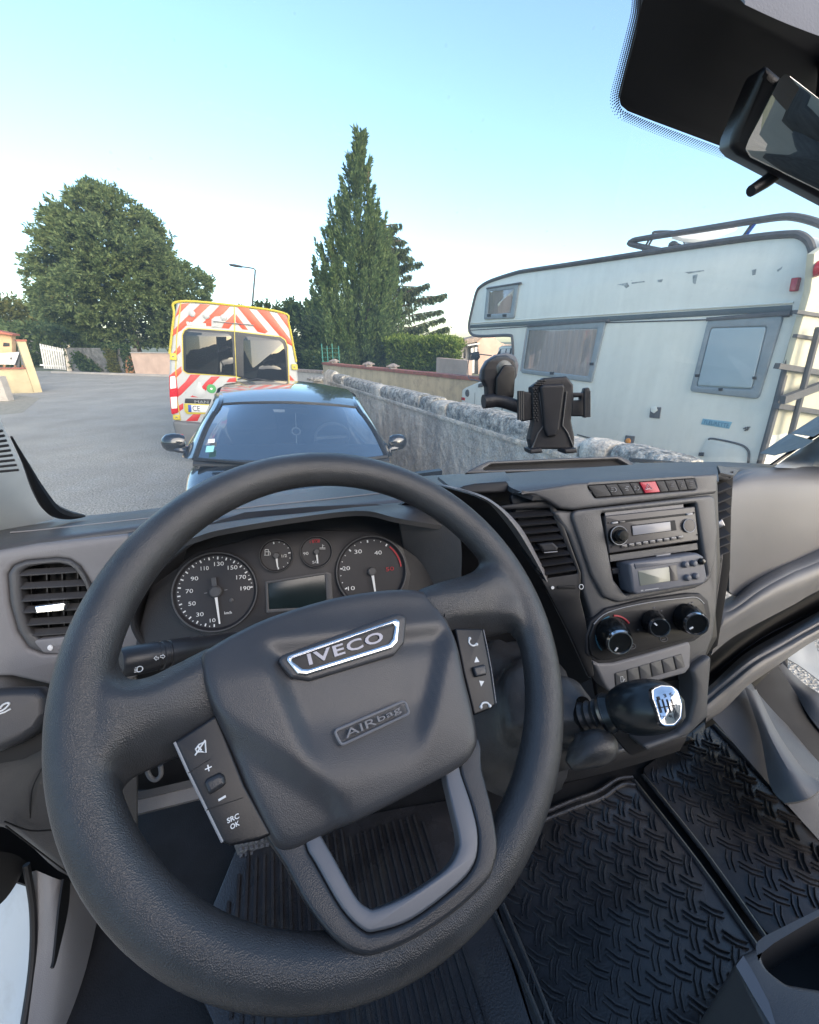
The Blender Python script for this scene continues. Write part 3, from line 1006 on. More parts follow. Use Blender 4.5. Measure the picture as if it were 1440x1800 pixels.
plate('radio_bay', M['void'], db, CP, [(1050, 895), (1232, 878), (1250, 1012), (1096, 1052)], -.028, .004, .001)
# switch row
sw = plate('switch_bank', M['void'], db, CP, [(1032, 853), (1219, 841), (1225, 860), (1047, 875)], -.004, .01, .001, .004)
xs = [1033, 1063.5, 1084.8, 1106.5, 1124.3, 1152.5, 1168, 1187, 1203, 1220]
def swp(x, t):
    k = (x - 1032) / 187.0
    top = (x, 853.3 - 12.2 * k)
    bot = (x + 15 - 8.5 * k, 874.6 - 14.4 * k)
    return (top[0] + (bot[0] - top[0]) * t, top[1] + (bot[1] - top[1]) * t)
for i in range(9):
    a, b = xs[i] + .5, xs[i + 1] - .5
    hz = i == 4
    kb = plate('switch_button', M['hazard'] if hz else M['dash_dark'], sw, CP, [swp(a, .03), swp(b, .03), swp(b, .97), swp(a, .97)], .003 if hz else .0005, .006, .0008, .0008)
    if hz:
        kb['label'] = 'red hazard button with warning triangle'
        tr_ = MB()
        for s_ in (1, .5):
            p_ = [(1140 - 5 * s_, 860.5 - 3 * (1 - s_)), (1140 + 7 * s_, 859.5 - 3 * (1 - s_)), (1139.5, 859 - 9.5 * s_ * .9)]
            tr_.tube([CP.hit(*q, .0036) for q in p_], .0005, 4, closed=True)
        tr_.build('warning_triangle', M['white_print'], sw)
    elif i in (1, 2, 3, 6, 7, 8):
        c = swp((a + b) / 2, .5)
        ib = MB()
        rnd = random.Random(i)
        if i in (1, 3):
            ib.tube([CP.hit(c[0] + 4 * cos(t_) - 1, c[1] + 3.6 * sin(t_), .001) for t_ in [radians(-80 + 20 * q) for q in range(9)]], .0005, 4)
            for q in (-3, 0, 3):
                ib.tube([CP.hit(c[0] - 6, c[1] + q, .001), CP.hit(c[0] - 2, c[1] + q - .6, .001)], .0004, 4)
        else:
            for q in range(3):
                ib.tube([CP.hit(c[0] - 3 + rnd.random() * 2, c[1] - 4 + q * 3.2, .001), CP.hit(c[0] + 2 + rnd.random() * 2, c[1] - 4.4 + q * 3.2, .001)], .0005, 4)
        ib.build('switch_symbol', M['grey_print'] if i < 5 else M['dim_print'], sw)

# lid with finger grip at the left of the stack
sheet('lid', M['dash'], db, [[aY(770, 838, .68), aY(830, 833, .68), aY(888, 829, .68)],
                             [aY(785, 850, .60), aY(835, 845, .60), aY(893, 838, .60)],
                             [aY(800, 862, .56), aY(840, 857, .56), aY(900, 852, .56)],
                             [aY(806, 872, .56), aY(842, 870, .56), aY(902, 866, .56)]], .006, 6, 5, d=(0, .4, -1))
gp = Plane(aY(850, 860, .55), (-.1, -.8, .6))
plate('lid_grip', M['dash_dark'], db, gp, [(800, 862), (815, 853), (835, 849), (890, 845), (895, 850), (893, 862), (885, 865), (815, 866)], .004, .012, .003, .003, seg=3)
# dash-top tray
ty = thing('dash_tray', 'shallow open tray with black inside on top of the dashboard', 'tray', aY(980, 815, .78))
TP = Plane(aY(980, 815, .80), (0, -.75, .66))
plate('tray_rim', M['dash'], ty, TP, [(815, 832), (840, 818), (858, 810), (1000, 804), (1090, 801), (1106, 808), (1122, 822)], .008, .02, .003, .003, seg=3,
      holes=[([(846, 826), (864, 815), (1000, 809), (1086, 806), (1108, 818)], .003)])
plate('tray_well', M['void'], ty, TP, [(835, 828), (860, 812), (1000, 806), (1090, 803), (1118, 820)], -.004, .004, .001)
# wiper resting at the windscreen foot
wp = thing('windscreen_wiper', 'black wiper arm resting at the foot of the windscreen', 'wiper', aY(755, 832, .98))
mb_ = MB().bar(aY(730, 835, .99), aY(775, 829, .99), .02, .012)
mb_.bar(aY(610, 860, .98), aY(735, 836, .99), .012, .01)
mb_.build('wiper_arm', M['black'], wp)
wp2 = thing('windscreen_wiper', 'thin black wiper blade lying beside the dash tray outside the glass', 'wiper', aY(1150, 812, 1.0))
MB().bar(aY(1108, 808, .99), aY(1182, 814, .98), .012, .012).build('wiper_blade', M['black'], wp2)

# ---- centre-left vent
VP_ = Plane(aY(950, 960, .472), (-.35, -.85, .40))
vo = [(872, 890), (966, 876), (985, 905), (1022, 1008), (1020, 1050), (1030, 1090), (1046, 1190), (1036, 1190), (1000, 1110), (975, 1062), (930, 982), (890, 918)]
vb = plate('centre_vent_body', M['black'], db, VP_, vo, -.004, .006, .002, .006, holes=[([(880, 896), (966, 893), (1016, 1008), (954, 1017), (930, 984), (896, 930)], .003)])
plate('vent_back', M['void'], vb, VP_, vo, -.03, .004, .001)
for i in range(8):
    t = (i + .3) / 8
    xa = 882 + (954 - 882) * t * 1.0
    xb = 968 + (1014 - 968) * t
    ya, yb = 903 + (1016 - 903) * t, 899 + (1008 - 899) * t
    mb_ = MB().bar(VP_.hit(xa, ya, -.006), VP_.hit(xb, yb - 2, -.006), .016, .0022, VP_.ey + VP_.n * .55)
    mb_.build('slat', M['dash_dark'], vb)
plate('vent_tab', M['dash_dark'], vb, VP_, [(946, 956), (972, 953), (982, 962), (980, 969), (956, 971)], .008, .02, .003, .002, seg=3)
mb_ = MB().tube([VP_.hit(957, 971.5, .0075), VP_.hit(980, 969.5, .0075)], .0008, 5)
mb_.build('tab_edge', M['key'], vb)
plate('vent_slider', M['void'], vb, VP_, [(979, 1030), (1012, 1029), (1014, 1035), (981, 1036)], -.002, .004, .001, .002)
mb_ = MB().lathe([(0, .0026), (.0008, .0024), (.001, .0002)], VP_.hit(971.6, 1033, -.003), VP_.n, 12)
mb_.build('dot_mark', M['white_print'], vb)
mb_ = MB().tube([VP_.hit(1022 + 3.6 * cos(a), 1031.5 + 4.2 * sin(a), -.003) for a in [i * pi / 7 for i in range(14)]], .0006, 5, closed=True)
mb_.build('ring_mark', M['white_print'], vb)

# ---- centre-right vent (narrow column)
RV = Plane(aY(1268, 910, .47), (-.55, -.75, .35))
rb = plate('right_vent_body', M['void'], db, RV, [(1254, 836), (1290, 828), (1286, 900), (1284, 1000), (1262, 1135), (1244, 1150), (1250, 1100), (1256, 1000)], -.03, .006, .001)
for i, (y0, y1) in enumerate(((862, 850), (880, 868), (896, 885), (911, 899), (943, 932), (958, 947), (972, 962))):
    mb_ = MB().bar(RV.hit(1252, y0 + 2, -.012), RV.hit(1281 - i * .6, y1 + 2, -.012), .018, .003, RV.ey + RV.n * .6)
    mb_.build('slat', M['dash'], rb)
plate('vent_tab', M['metal'], rb, RV, [(1257, 920), (1270, 912), (1276, 924), (1262, 930)], .004, .02, .002, .002)
plate('vent_chin', M['dash'], rb, RV, [(1254, 984), (1272, 972), (1271, 985), (1268, 1010), (1258, 1080), (1248, 1092), (1252, 1040)], -.004, .02, .002, .002)
mb_ = MB().tube([RV.hit(*p, -.003) for p in ((1257, 988), (1268, 981), (1267, 989), (1257, 994))], .0008, 5, closed=True)
mb_.build('thumbwheel_frame', M['void'], rb)
sheet('vent_cap', M['dash'], db, [[aY(1262, 818, .56), aY(1300, 826, .56)], [aY(1266, 828, .50), aY(1292, 834, .50)], [aY(1266, 838, .50), aY(1280, 840, .50)]], .006, 4, 4, d=(0, .3, -1))

# ---- passenger side: lid, band, shelf, rail
GP = Plane(aY(1370, 930, .50), (-.06, -.93, .34))
rowsG = [[aY(1296, 838, .575), aY(1330, 826, .585), aY(1440, 822, .59), aY(1600, 822, .56)],
         [aY(1286, 860, .535), aY(1330, 848, .54), aY(1440, 846, .54), aY(1600, 850, .51)],
         [aY(1283, 960, .50), aY(1330, 940, .51), aY(1440, 920, .51), aY(1600, 900, .49)],
         [aY(1282, 1040, .49), aY(1310, 1042, .50), aY(1440, 968, .50), aY(1600, 890, .49)]]
sheet('glovebox_lid', M['dash_right'], db, rowsG, .01, 6, 6, d=(0, 1, 0))
rowsB = [[aY(1278, 1062, .50), aY(1298, 1050, .505), aY(1332, 1020, .51), aY(1372, 998, .51), aY(1440, 964, .51), aY(1600, 890, .49)],
         [aY(1276, 1076, .47), aY(1298, 1064, .47), aY(1334, 1040, .47), aY(1380, 1016, .47), aY(1440, 990, .47), aY(1600, 922, .45)],
         [aY(1264, 1112, .455), aY(1290, 1092, .455), aY(1336, 1066, .455), aY(1390, 1040, .455), aY(1440, 1018, .455), aY(1600, 950, .44)],
         [aY(1250, 1152, .47), aY(1287, 1121, .47), aY(1336, 1094, .47), aY(1397, 1062, .47), aY(1440, 1038, .47), aY(1600, 966, .45)]]
sheet('dash_band', M['dash_right'], db, rowsB, .01, 5, 5, d=(0, 1, .3))
sheet('shelf_recess', M['void'], db, [[aY(1246, 1140, .50), aY(1340, 1080, .52), aY(1440, 1030, .53), aY(1600, 950, .5)],
                                      [aY(1246, 1190, .56), aY(1340, 1120, .60), aY(1440, 1070, .62), aY(1600, 990, .6)],
                                      [aY(1246, 1228, .50), aY(1340, 1150, .53), aY(1440, 1098, .53), aY(1600, 1020, .5)]], .01, 4, 4, d=(0, 1, 0))
rowsR = [[aY(1238, 1228, .49), aY(1262, 1208, .49), aY(1287, 1184, .49), aY(1323, 1153, .49), aY(1384, 1118, .49), aY(1440, 1086, .49), aY(1600, 1000, .47)],
         [aY(1240, 1238, .455), aY(1266, 1216, .455), aY(1292, 1194, .455), aY(1330, 1164, .455), aY(1388, 1130, .455), aY(1440, 1100, .455), aY(1600, 1014, .44)],
         [aY(1242, 1258, .445), aY(1270, 1240, .445), aY(1300, 1210, .445), aY(1336, 1182, .445), aY(1388, 1148, .445), aY(1440, 1116, .445), aY(1600, 1030, .43)],
         [aY(1240, 1272, .47), aY(1272, 1250, .47), aY(1310, 1210, .47), aY(1340, 1188, .47), aY(1390, 1154, .47), aY(1440, 1122, .47), aY(1600, 1036, .45)]]
sheet('grab_rail', M['dash_right'], db, rowsR, .012, 5, 5, d=(0, 1, .2))

# stack foot: side column, pocket, tray floor
plate('stack_foot', M['dash'], db, CP, [(1216, 1180), (1226, 1168), (1254, 1148), (1248, 1220), (1246, 1262), (1212, 1294), (1140, 1322), (1130, 1312), (1192, 1290), (1212, 1270), (1222, 1230), (1222, 1200)], .004, .06, .006, .008, seg=3)
plate('pocket', M['void'], db, CP, [(1160, 1200), (1220, 1190), (1224, 1240), (1215, 1280), (1180, 1300), (1120, 1310), (1080, 1230)], -.028, .01, .001)
tf = MB()
for (p, q, y_) in (((1000, 1342), (1206, 1290), .40), ((980, 1320), (1150, 1274), .44), ((985, 1300), (1130, 1262), .47)):
    tf.tube([aY(*p, y_), aY(*q, y_)], .0028, 8)
tf.build('tray_rib', M['dash'], db)
sheet('lower_tray', M['dash_dark'], db, [[aY(960, 1255, .52), aY(1080, 1232, .52), aY(1215, 1200, .52)],
                                         [aY(975, 1300, .46), aY(1090, 1275, .46), aY(1215, 1250, .45)],
                                         [aY(985, 1345, .40), aY(1100, 1322, .40), aY(1208, 1294, .40)],
                                         [aY(980, 1378, .41), aY(1090, 1352, .41), aY(1195, 1320, .41)]], .01, 5, 5, d=(0, 1, -.5))
# tunnel cover below the tray
sheet('tunnel_cover', M['black'], db, [[aY(860, 1290, .56), aY(980, 1340, .50), aY(1120, 1330, .50), aY(1215, 1300, .50)],
                                       [aY(860, 1420, .58), aY(960, 1400, .55), aY(1100, 1368, .55), aY(1240, 1300, .55)],
                                       [aY(860, 1480, .60), aY(960, 1440, .62), aY(1100, 1385, .62), aY(1250, 1262, .66)]], .01, 5, 5, d=(0, 1, 0))
sheet('column_shroud', M['dash_dark'], db, [[aY(800, 1060, .52), aY(870, 1040, .52), aY(960, 1060, .55)],
                                            [aY(800, 1180, .52), aY(880, 1160, .52), aY(970, 1160, .55)],
                                            [aY(810, 1300, .55), aY(880, 1280, .55), aY(980, 1260, .57)],
                                            [aY(820, 1420, .62), aY(890, 1400, .62), aY(980, 1380, .62)]], .01, 5, 5, d=(0, 1, 0))

# ---- radio
rd = thing('car_radio', 'black car radio with volume knob and grey display in the centre stack', 'radio', CP.hit(1147, 930))
plate('radio_face', M['radio'], rd, CP, [(1063, 907), (1222.5, 890), (1229, 950), (1071, 973)], -.002, .03, .002, .002, seg=3)
plate('disc_slot', M['void'], rd, CP, [(1076, 916.5), (1205, 902.5), (1206, 906), (1077, 920.5)], -.0012, .002, .0003)
plate('display_bezel', M['void'], rd, CP, [(1110, 923.5), (1187, 914.5), (1190, 932), (1112, 942)], -.0008, .003, .0005, .001)
plate('radio_display', M['lcd_grey'], rd, CP, [(1112, 925), (1178.5, 917), (1180, 932.5), (1113.5, 941)], -.0002, .002, .0003)
kp = CP.hit(1084, 941, -.002)
kb = MB().lathe([(0, .0145), (.006, .0145), (.0075, .0135), (.0075, .0095), (.016, .009), (.018, .0075), (.0182, .0003)], kp, CP.n, 28).build('volume_knob', M['gloss'], rd)
mb_ = MB().tube([kp + CP.n * .007 + (CP.ex * cos(a) + CP.ey * sin(a)) * .0142 for a in [i * pi / 14 for i in range(28)]], .0007, 5, closed=True)
mb_.build('knob_ring', M['key'], kb)
kp = CP.hit(1210, 924, -.002)
kb = MB().lathe([(0, .0105), (.002, .0105), (.003, .0095), (.0032, .0003)], kp, CP.n, 28).build('round_key', M['radio'], rd)
mb_ = MB().tube([kp + CP.n * .0025 + (CP.ex * cos(a) + CP.ey * sin(a)) * .0105 for a in [i * pi / 14 for i in range(28)]], .0007, 5, closed=True)
mb_.build('key_ring', M['key'], kb)
for i in range(9):
    c = (1098 + 99 * i / 8, 960.5 - 15 * i / 8)
    plate('preset_key', M['radio'], rd, CP, [(c[0] - 5.2, c[1] - 2), (c[0] + 5.2, c[1] - 3.4), (c[0] + 5.4, c[1] + 1.6), (c[0] - 5, c[1] + 3)], .001, .004, .0008, .001)
for i in range(9):
    c = (1098 + 99 * i / 8, 960 - 15 * i / 8)
    MB().bar(CP.hit(c[0] - 4, c[1] - 1.4, .0012), CP.hit(c[0] + 4, c[1] - 2.6, .0012), .0012, .0004, CP.n).build('key_mark', M['key'], rd)
for c, m_ in (((1082, 919), 'key'), ((1094.5, 917.6), 'radio'), ((1213.5, 904), 'key')):
    plate('small_key', M[m_], rd, CP, [(c[0] - 5, c[1] - 1.2), (c[0] + 5, c[1] - 2.5), (c[0] + 5, c[1] + .8), (c[0] - 5, c[1] + 2.2)], .0008, .003, .0006, .0008)
for c in ((1069.5, 919), (1075, 961.5), (1220, 901.5), (1226, 940)):
    sc = MB()
    sc.lathe([(0, .0014), (.0006, .0013), (.0007, .0002)], CP.hit(*c, -.0019), CP.n, 8)
    sc.build('screw_hole', M['void'], rd)
mb_ = MB().bar(CP.hit(1071, 981.5, -.006), CP.hit(1224, 960, -.006), .01, .005, CP.n)
mb_.build('bay_rail', M['dash'], db)
mb_ = MB().bar(CP.hit(1063, 902.5, -.006), CP.hit(1200, 888, -.006), .01, .003, CP.n)
mb_.build('bay_rail', M['dash_light'], db)

# ---- tachograph
tg = thing('tachograph', 'grey digital unit with greenish screen and four round knobs under the radio', 'tachograph', CP.hit(1175, 1010))
T_o = [(1105.3, 991.5), (1112, 988), (1227, 972), (1238, 978), (1245, 1018), (1238, 1027.5), (1120, 1046), (1113, 1041)]
plate('tacho_body', M['tacho'], tg, CP, T_o, .014, .03, .004, .003, seg=3)
plate('tacho_brow', M['tacho'], tg, CP, [(1116, 991), (1198, 979.5), (1199, 988), (1118, 1000)], .0155, .003, .001, .001)
plate('tacho_screen', M['lcd_green'], tg, CP, [(1122, 1004), (1177, 996), (1179, 1021.5), (1126, 1030)], .0148, .002, .0005, .001)
plate('tacho_strip', M['radio'], tg, CP, [(1176.5, 994.5), (1189, 992.5), (1193, 1020), (1179.5, 1022)], .0152, .002, .0005, .001)
for c, m_ in (((1202.5, 992), 'tacho'), ((1217.3, 990), 'tacho'), ((1231.3, 986.8), 'gloss'), ((1206.5, 1015), 'tacho'), ((1221, 1012.5), 'tacho')):
    o = MB().lathe([(0, .0052), (.004, .005), (.0062, .0036), (.0068, .0003)], CP.hit(*c, .0135), CP.n, 18).build('tacho_knob', M[m_], tg)
mb_ = MB().bar(CP.hit(1127, 1038.5, .0142), CP.hit(1131, 1038, .0142), .0022, .0004, CP.n)
mb_.bar(CP.hit(1134, 1037.5, .0142), CP.hit(1158, 1034, .0142), .0014, .0004, CP.n)
mb_.build('maker_print', M['key'], tg)
plate('label_tab', M['key'], tg, CP, [(1154, 975.5), (1179, 971.5), (1180.5, 977), (1155.5, 981)], -.004, .004, .0006)
plate('side_socket', M['radio'], tg, CP, [(1076, 1000), (1102, 996), (1104, 1006), (1078, 1010)], -.01, .015, .002, .002)

# ---- climate panel
cp_ = thing('climate_panel', 'gloss black climate panel with three chrome ringed knobs', 'control panel', CP.hit(1135, 1105))
H_o = [(1036, 1140), (1036, 1120), (1044, 1097), (1069, 1076), (1132, 1060), (1205, 1050), (1226, 1050), (1238, 1060), (1243, 1085), (1238, 1106), (1219, 1122), (1132, 1146), (1076, 1160), (1054, 1161), (1040, 1153)]
H_s = [(1030, 1150), (1030, 1118), (1039, 1092), (1066, 1070), (1132, 1054), (1210, 1043), (1232, 1043), (1246, 1056), (1251, 1085), (1247, 1110), (1222, 1127), (1132, 1151), (1076, 1166), (1050, 1168)]
plate('panel_surround', M['dash_dark'], cp_, CP, H_s, .0, .02, .003, .006, seg=3)
plate('panel_face', M['black'], cp_, CP, H_o, .003, .01, .002, .006, seg=3)
mb_ = MB().tube([CP.hit(*p, .0034) for p in spl([(1044, 1097), (1069, 1076.5), (1132, 1060.5), (1205, 1050.8), (1226, 1050.8), (1238, 1061)], 5, False)], .0008, 5)
mb_.build('panel_edge', M['key'], cp_)
for (c, tip, r0, r1, ind) in (((1073, 1112), (1091, 1131), .0245, .019, (1083, 1142)), ((1147, 1092), (1161, 1104), .018, .0145, (1156, 1100)), ((1205, 1084), (1226, 1098), .0215, .0175, (1217, 1103))):
    o = CP.hit(*c, .003)
    t_ = CP.hit(*tip, .034)
    ax = (t_ - o)
    L = ax.length
    kb = MB().lathe([(0, r0), (L * .5, r0 * .96), (L * .86, r1 * 1.02), (L * .9, r1 * .98)], o, ax, 36).build('control_knob', M['gloss'], cp_)
    ax.normalize()
    fr = Plane(t_, ax)
    MB().lathe([(-L * .12, r1 * 1.0), (-.0035, r1 * .99), (0, r1 * .93), (0, r1 * .85), (-.003, r1 * .82)], t_, ax, 36, cap=False).build('knob_ring', M['chrome'], kb)
    MB().lathe([(-.004, r1 * .86), (-.0015, r1 * .84), (-.001, .0003)], t_, ax, 30).build('knob_cap', M['gloss'], kb)
    u, v_ = fr.uv(*ind)
    d_ = V((u, v_)).normalized()
    MB().bar(fr.pt(*(d_ * r1 * .4), .0002), fr.pt(*(d_ * r1 * .72), .0002), .0022, .0012, fr.n).build('pointer_mark', M['white_print'], kb)
    rbm = MB()
    for i in range(18):
        a = 2 * pi * i / 18
        d3_ = fr.ex * cos(a) + fr.ey * sin(a)
        rbm.bar(o + ax * (L * .15) + d3_ * r0 * 1.0, o + ax * (L * .8) + d3_ * r1 * 1.035, .0014, .0014, d3_)
    rbm.build('grip_rib', M['gloss'], kb)
arc = MB()
cc = V(CP.uv(1080, 1117, .0034))
arc.tube([CP.pt(cc.x + .030 * cos(a), cc.y + .030 * sin(a), .0036) for a in [radians(102 + 12 * i) for i in range(11)]], .0012, 5)
arc.build('cold_arc', M['blue_print'], cp_)
arc = MB()
arc.tube([CP.pt(cc.x + .030 * cos(a), cc.y + .030 * sin(a), .0036) for a in [radians(88 - 11 * i) for i in range(6)]], .0018, 5)
arc.build('warm_arc', M['red_print'], cp_)
mk_ = MB()
for c in ((1150, 1068.5), (1163, 1073.5), (1122, 1107), (1213, 1060), (1218, 1059), (1186, 1082)):
    mk_.bar(CP.hit(c[0] - 1.4, c[1] + .3, .0034), CP.hit(c[0] + 1.4, c[1] - .3, .0034), .002, .0004, CP.n)
mk_.build('panel_marks', M['dim_print'], cp_)
for c in ((1111, 1136), (1167, 1123)):
    mb_ = MB().tube([CP.hit(c[0] + 6.5 * cos(a), c[1] + 5 * sin(a), .0034) for a in [i * pi / 8 for i in range(16)]], .0006, 5, closed=True)
    mb_.bar(CP.hit(c[0] - 3, c[1] + 2, .0034), CP.hit(c[0] + 3, c[1], .0034), .0012, .0004, CP.n)
    mb_.build('panel_button', M['dim_print'], cp_)
# lower switch strip
ls = plate('lower_switch_panel', M['dash_light'], db, CP, [(1040, 1160), (1054, 1166), (1080, 1165), (1132, 1151), (1212, 1127), (1216, 1136), (1215, 1174), (1206, 1185), (1150, 1200), (1082, 1219), (1070, 1215), (1062, 1204)], .002, .03, .005, .006, seg=4)
for i in range(6):
    ts = [0, .178, .352, .52, .69, .865, 1.0]
    a, b = ts[i] + .008, ts[i + 1] - .008
    T = lambda t: (1081 + 119 * t, 1184 - 34.5 * t)
    B_ = lambda t: (1083 + 123 * t, 1208.5 - 36 * t)
    if i < 5:
        plate('switch_gap', M['void'], ls, CP, [T(ts[i] - .012), T(ts[i + 1] + .004), B_(ts[i + 1] + .004), B_(ts[i] - .012)], .0021 + .0001 * (i % 2), .001, .0001)
    kb = plate('blank_switch', M['dash'] , ls, CP, [T(a), T(b), B_(b), B_(a)], .0034, .004, .0008, .0008)
    if i == 0:
        sm = MB()
        sm.tube([CP.hit(*p, .0036) for p in ((1091, 1190), (1095, 1189), (1096, 1198), (1092, 1199))], .0005, 4, closed=True)
        sm.tube([CP.hit(1096, 1197, .0036), CP.hit(1099, 1193, .0036)], .0005, 4)
        sm.build('switch_symbol', M['white_print'], ls)

# ================================================================== STEERING WHEEL
wt, wsn = radians(48.31), radians(11.82)
WN = V((sin(wsn) * cos(wt), -cos(wsn) * cos(wt), sin(wt)))
WC = EYE + V((.0380, .2913, -.2591))
WP = Plane(WC, WN)
WR, WT = .198, .0183
sw_ = thing('steering_wheel', 'black leather steering wheel with chrome badge, turned slightly left', 'steering wheel', WC)
mb_ = MB()
N1, N2 = 160, 28
for i in range(N1):
    a = 2 * pi * i / N1
    for k in range(N2):
        t = 2 * pi * k / N2
        rr_ = WT * (1 + .035 * cos(2 * t) + .02 * sin(t) * cos(3 * a))
        mb_.v.append(WP.pt((WR + rr_ * cos(t)) * cos(a), (WR + rr_ * cos(t)) * sin(a), rr_ * sin(t)))
for i in range(N1):
    for k in range(N2):
        i2, k2 = (i + 1) % N1, (k + 1) % N2
        mb_.f.append((i * N2 + k, i2 * N2 + k, i2 * N2 + k2, i * N2 + k2))
rimmb = mb_

# airbag cover: domed pad with sculpted facets
pad = spl([(353, 1145), (372, 1130), (415, 1105), (474, 1078), (560, 1051), (624, 1037), (689, 1029), (736, 1029), (764, 1038), (785, 1064), (805, 1115), (822, 1192), (835, 1244), (844, 1290), (841, 1318), (814, 1350), (711, 1407), (607, 1459), (547, 1489), (512, 1503), (490, 1499), (474, 1480), (444, 1420), (409, 1339), (379, 1265), (362, 1218), (352, 1172)], 5)
PH = .014
pu = [V(q) for q in uvs(WP, [(p.x, p.y) for p in pad], PH)]
if area2(pu) < 0:
    pu = pu[::-1]
cen = sum(pu, V((0, 0))) / len(pu)
Q = lambda x, y: V(WP.uv(x, y, PH))
side = lambda p, a, b: (b.x - a.x) * (p.y - a.y) - (b.y - a.y) * (p.x - a.x)
def sstep(a, b, x):
    t = max(0, min(1, (x - a) / (b - a)))
    return t * t * (3 - 2 * t)
cl1, cl2 = Q(470, 1160), Q(545, 1345)
cr1, cr2 = Q(800, 1080), Q(762, 1250)
ll1, ll2 = Q(372, 1232), Q(535, 1335)
def pad_h(p):
    dl = side(p, cl1, cl2) / (cl2 - cl1).length       # + = right of left crease
    dr = -side(p, cr1, cr2) / (cr2 - cr1).length
    if (Q(600, 1250) - cl1).cross(cl2 - cl1) if False else False:
        pass
    dc = side(Q(620, 1250), cl1, cl2)
    if dc < 0:
        dl = -dl
    if -side(Q(620, 1250), cr1, cr2) < 0:
        dr = -dr
    dll = side(p, ll1, ll2) / (ll2 - ll1).length
    if side(Q(420, 1350), ll1, ll2) < 0:
        dll = -dll
    y = (p - cen).dot(Q(620, 1100) - Q(650, 1400)) / (Q(620, 1100) - Q(650, 1400)).length
    rec = sstep(-.006, .012, dl) * sstep(-.003, .01, dr) * (1 - sstep(.035, .055, y)) * sstep(-.065, -.01, y)
    h = -.0085 * rec
    h += -.007 * sstep(0, .02, dll) * (1 - sstep(0, .015, dl))
    h += -.010 * sstep(.02, .075, y)
    return h
mb_ = MB()
ringsP = [(1.0, -.022), (1.0, -.006), (.995, -.001), (.985, .0022), (.968, .0042), (.945, .0055)] + [(s_, .0055 + .004 * (1 - s_ ** 2)) for s_ in [.9 - .045 * i for i in range(20)]]
n = len(pu)
for s_, h in ringsP:
    for p in pu:
        q = cen + (p - cen) * s_
        mb_.v.append(WP.pt(q.x, q.y, PH - .0055 + h + (pad_h(q) * (1 if s_ < .99 else .75))))
for i in range(len(ringsP) - 1):
    for k in range(n):
        mb_.f.append((i * n + k, i * n + (k + 1) % n, (i + 1) * n + (k + 1) % n, (i + 1) * n + k))
mb_.v.append(WP.pt(cen.x, cen.y, PH + .004 + pad_h(cen)))
last = (len(ringsP) - 1) * n
for k in range(n):
    mb_.f.append((last + k, last + (k + 1) % n, len(mb_.v) - 1))
hub = mb_.build('airbag_cover', M['hub'], sw_, sharp=60)

BP = Plane(WP.pt(*WP.uv(600, 1140, PH), PH - .001), WN + V((0, -.03, 0.03)))
bd_o = [(499, 1155), (698, 1087), (704, 1092), (700, 1128), (690, 1140), (540, 1187), (524, 1186)]
plate('badge_seat', M['hub'], hub, BP, [(482, 1156), (700, 1077), (716, 1082), (712, 1130), (694, 1152), (545, 1197), (512, 1192)], .0015, .008, .003, .006, seg=4)
bg_ = plate('badge', M['chrome'], hub, BP, bd_o, .005, .006, .0016, .004, seg=4, holes=[([(509, 1158.5), (691, 1097), (695, 1101), (691, 1122), (684, 1131), (543, 1175.5), (532, 1175)], .002)])
plate('badge_field', M['black'], hub, BP, [(505, 1157), (694, 1093), (698, 1098), (693, 1126), (686, 1134), (540, 1179), (528, 1178)], .003, .004, .0003, .003)
tx = letters(MB(), 'IVECO', BP, (544, 1169.5), (676, 1126.5), 19.5, .0046, .0016)
tx.build('badge_lettering', M['letter'], hub, smooth=False)
AP = Plane(WP.pt(*WP.uv(655, 1270, PH), PH + .001), WN + V((0, -.02, .02)))
fr_ = [(589, 1286), (592, 1280), (703, 1234), (713, 1234), (719, 1248), (717, 1256), (606, 1307), (598, 1307)]
fo = MB().tube([AP.hit(p[0], p[1], .0022) for p in fillet([(588, 1285), (712, 1232), (720, 1254), (600, 1310)], 7)], .0011, 6, closed=True)
fo.build('airbag_frame', M['dash_light'], hub)
tx = MB()
letters(tx, 'AIR', AP, (609, 1298), (663, 1273), 14, .0042, .003)
letters(tx, 'bag', AP, (667, 1273), (707, 1253), 14, .0042, .003)
tx.build('airbag_lettering', M['dash_light'], hub, smooth=False)
for c, sg in (((400, 1212), 1), ((772, 1083), -1)):
    hn = MB()
    r0_, r1_ = ((-10, 8), (-8, -8)), None
    pts_h = [(-11, -8), (-7, 10)]
    hn.tube([WP.hit(c[0] + x, c[1] + y, PH - .0052 + (0 if sg > 0 else -.004)) for x, y in pts_h], .0005, 4)
    hn.tube([WP.hit(c[0] + x, c[1] + y, PH - .0052 + (0 if sg > 0 else -.004)) for x, y in ((-9, 0), (2, -3), (11, -9), (9, 2), (2, 3), (-7, 4))], .0005, 4)
    hn.build('horn_symbol', M['black'], hub)

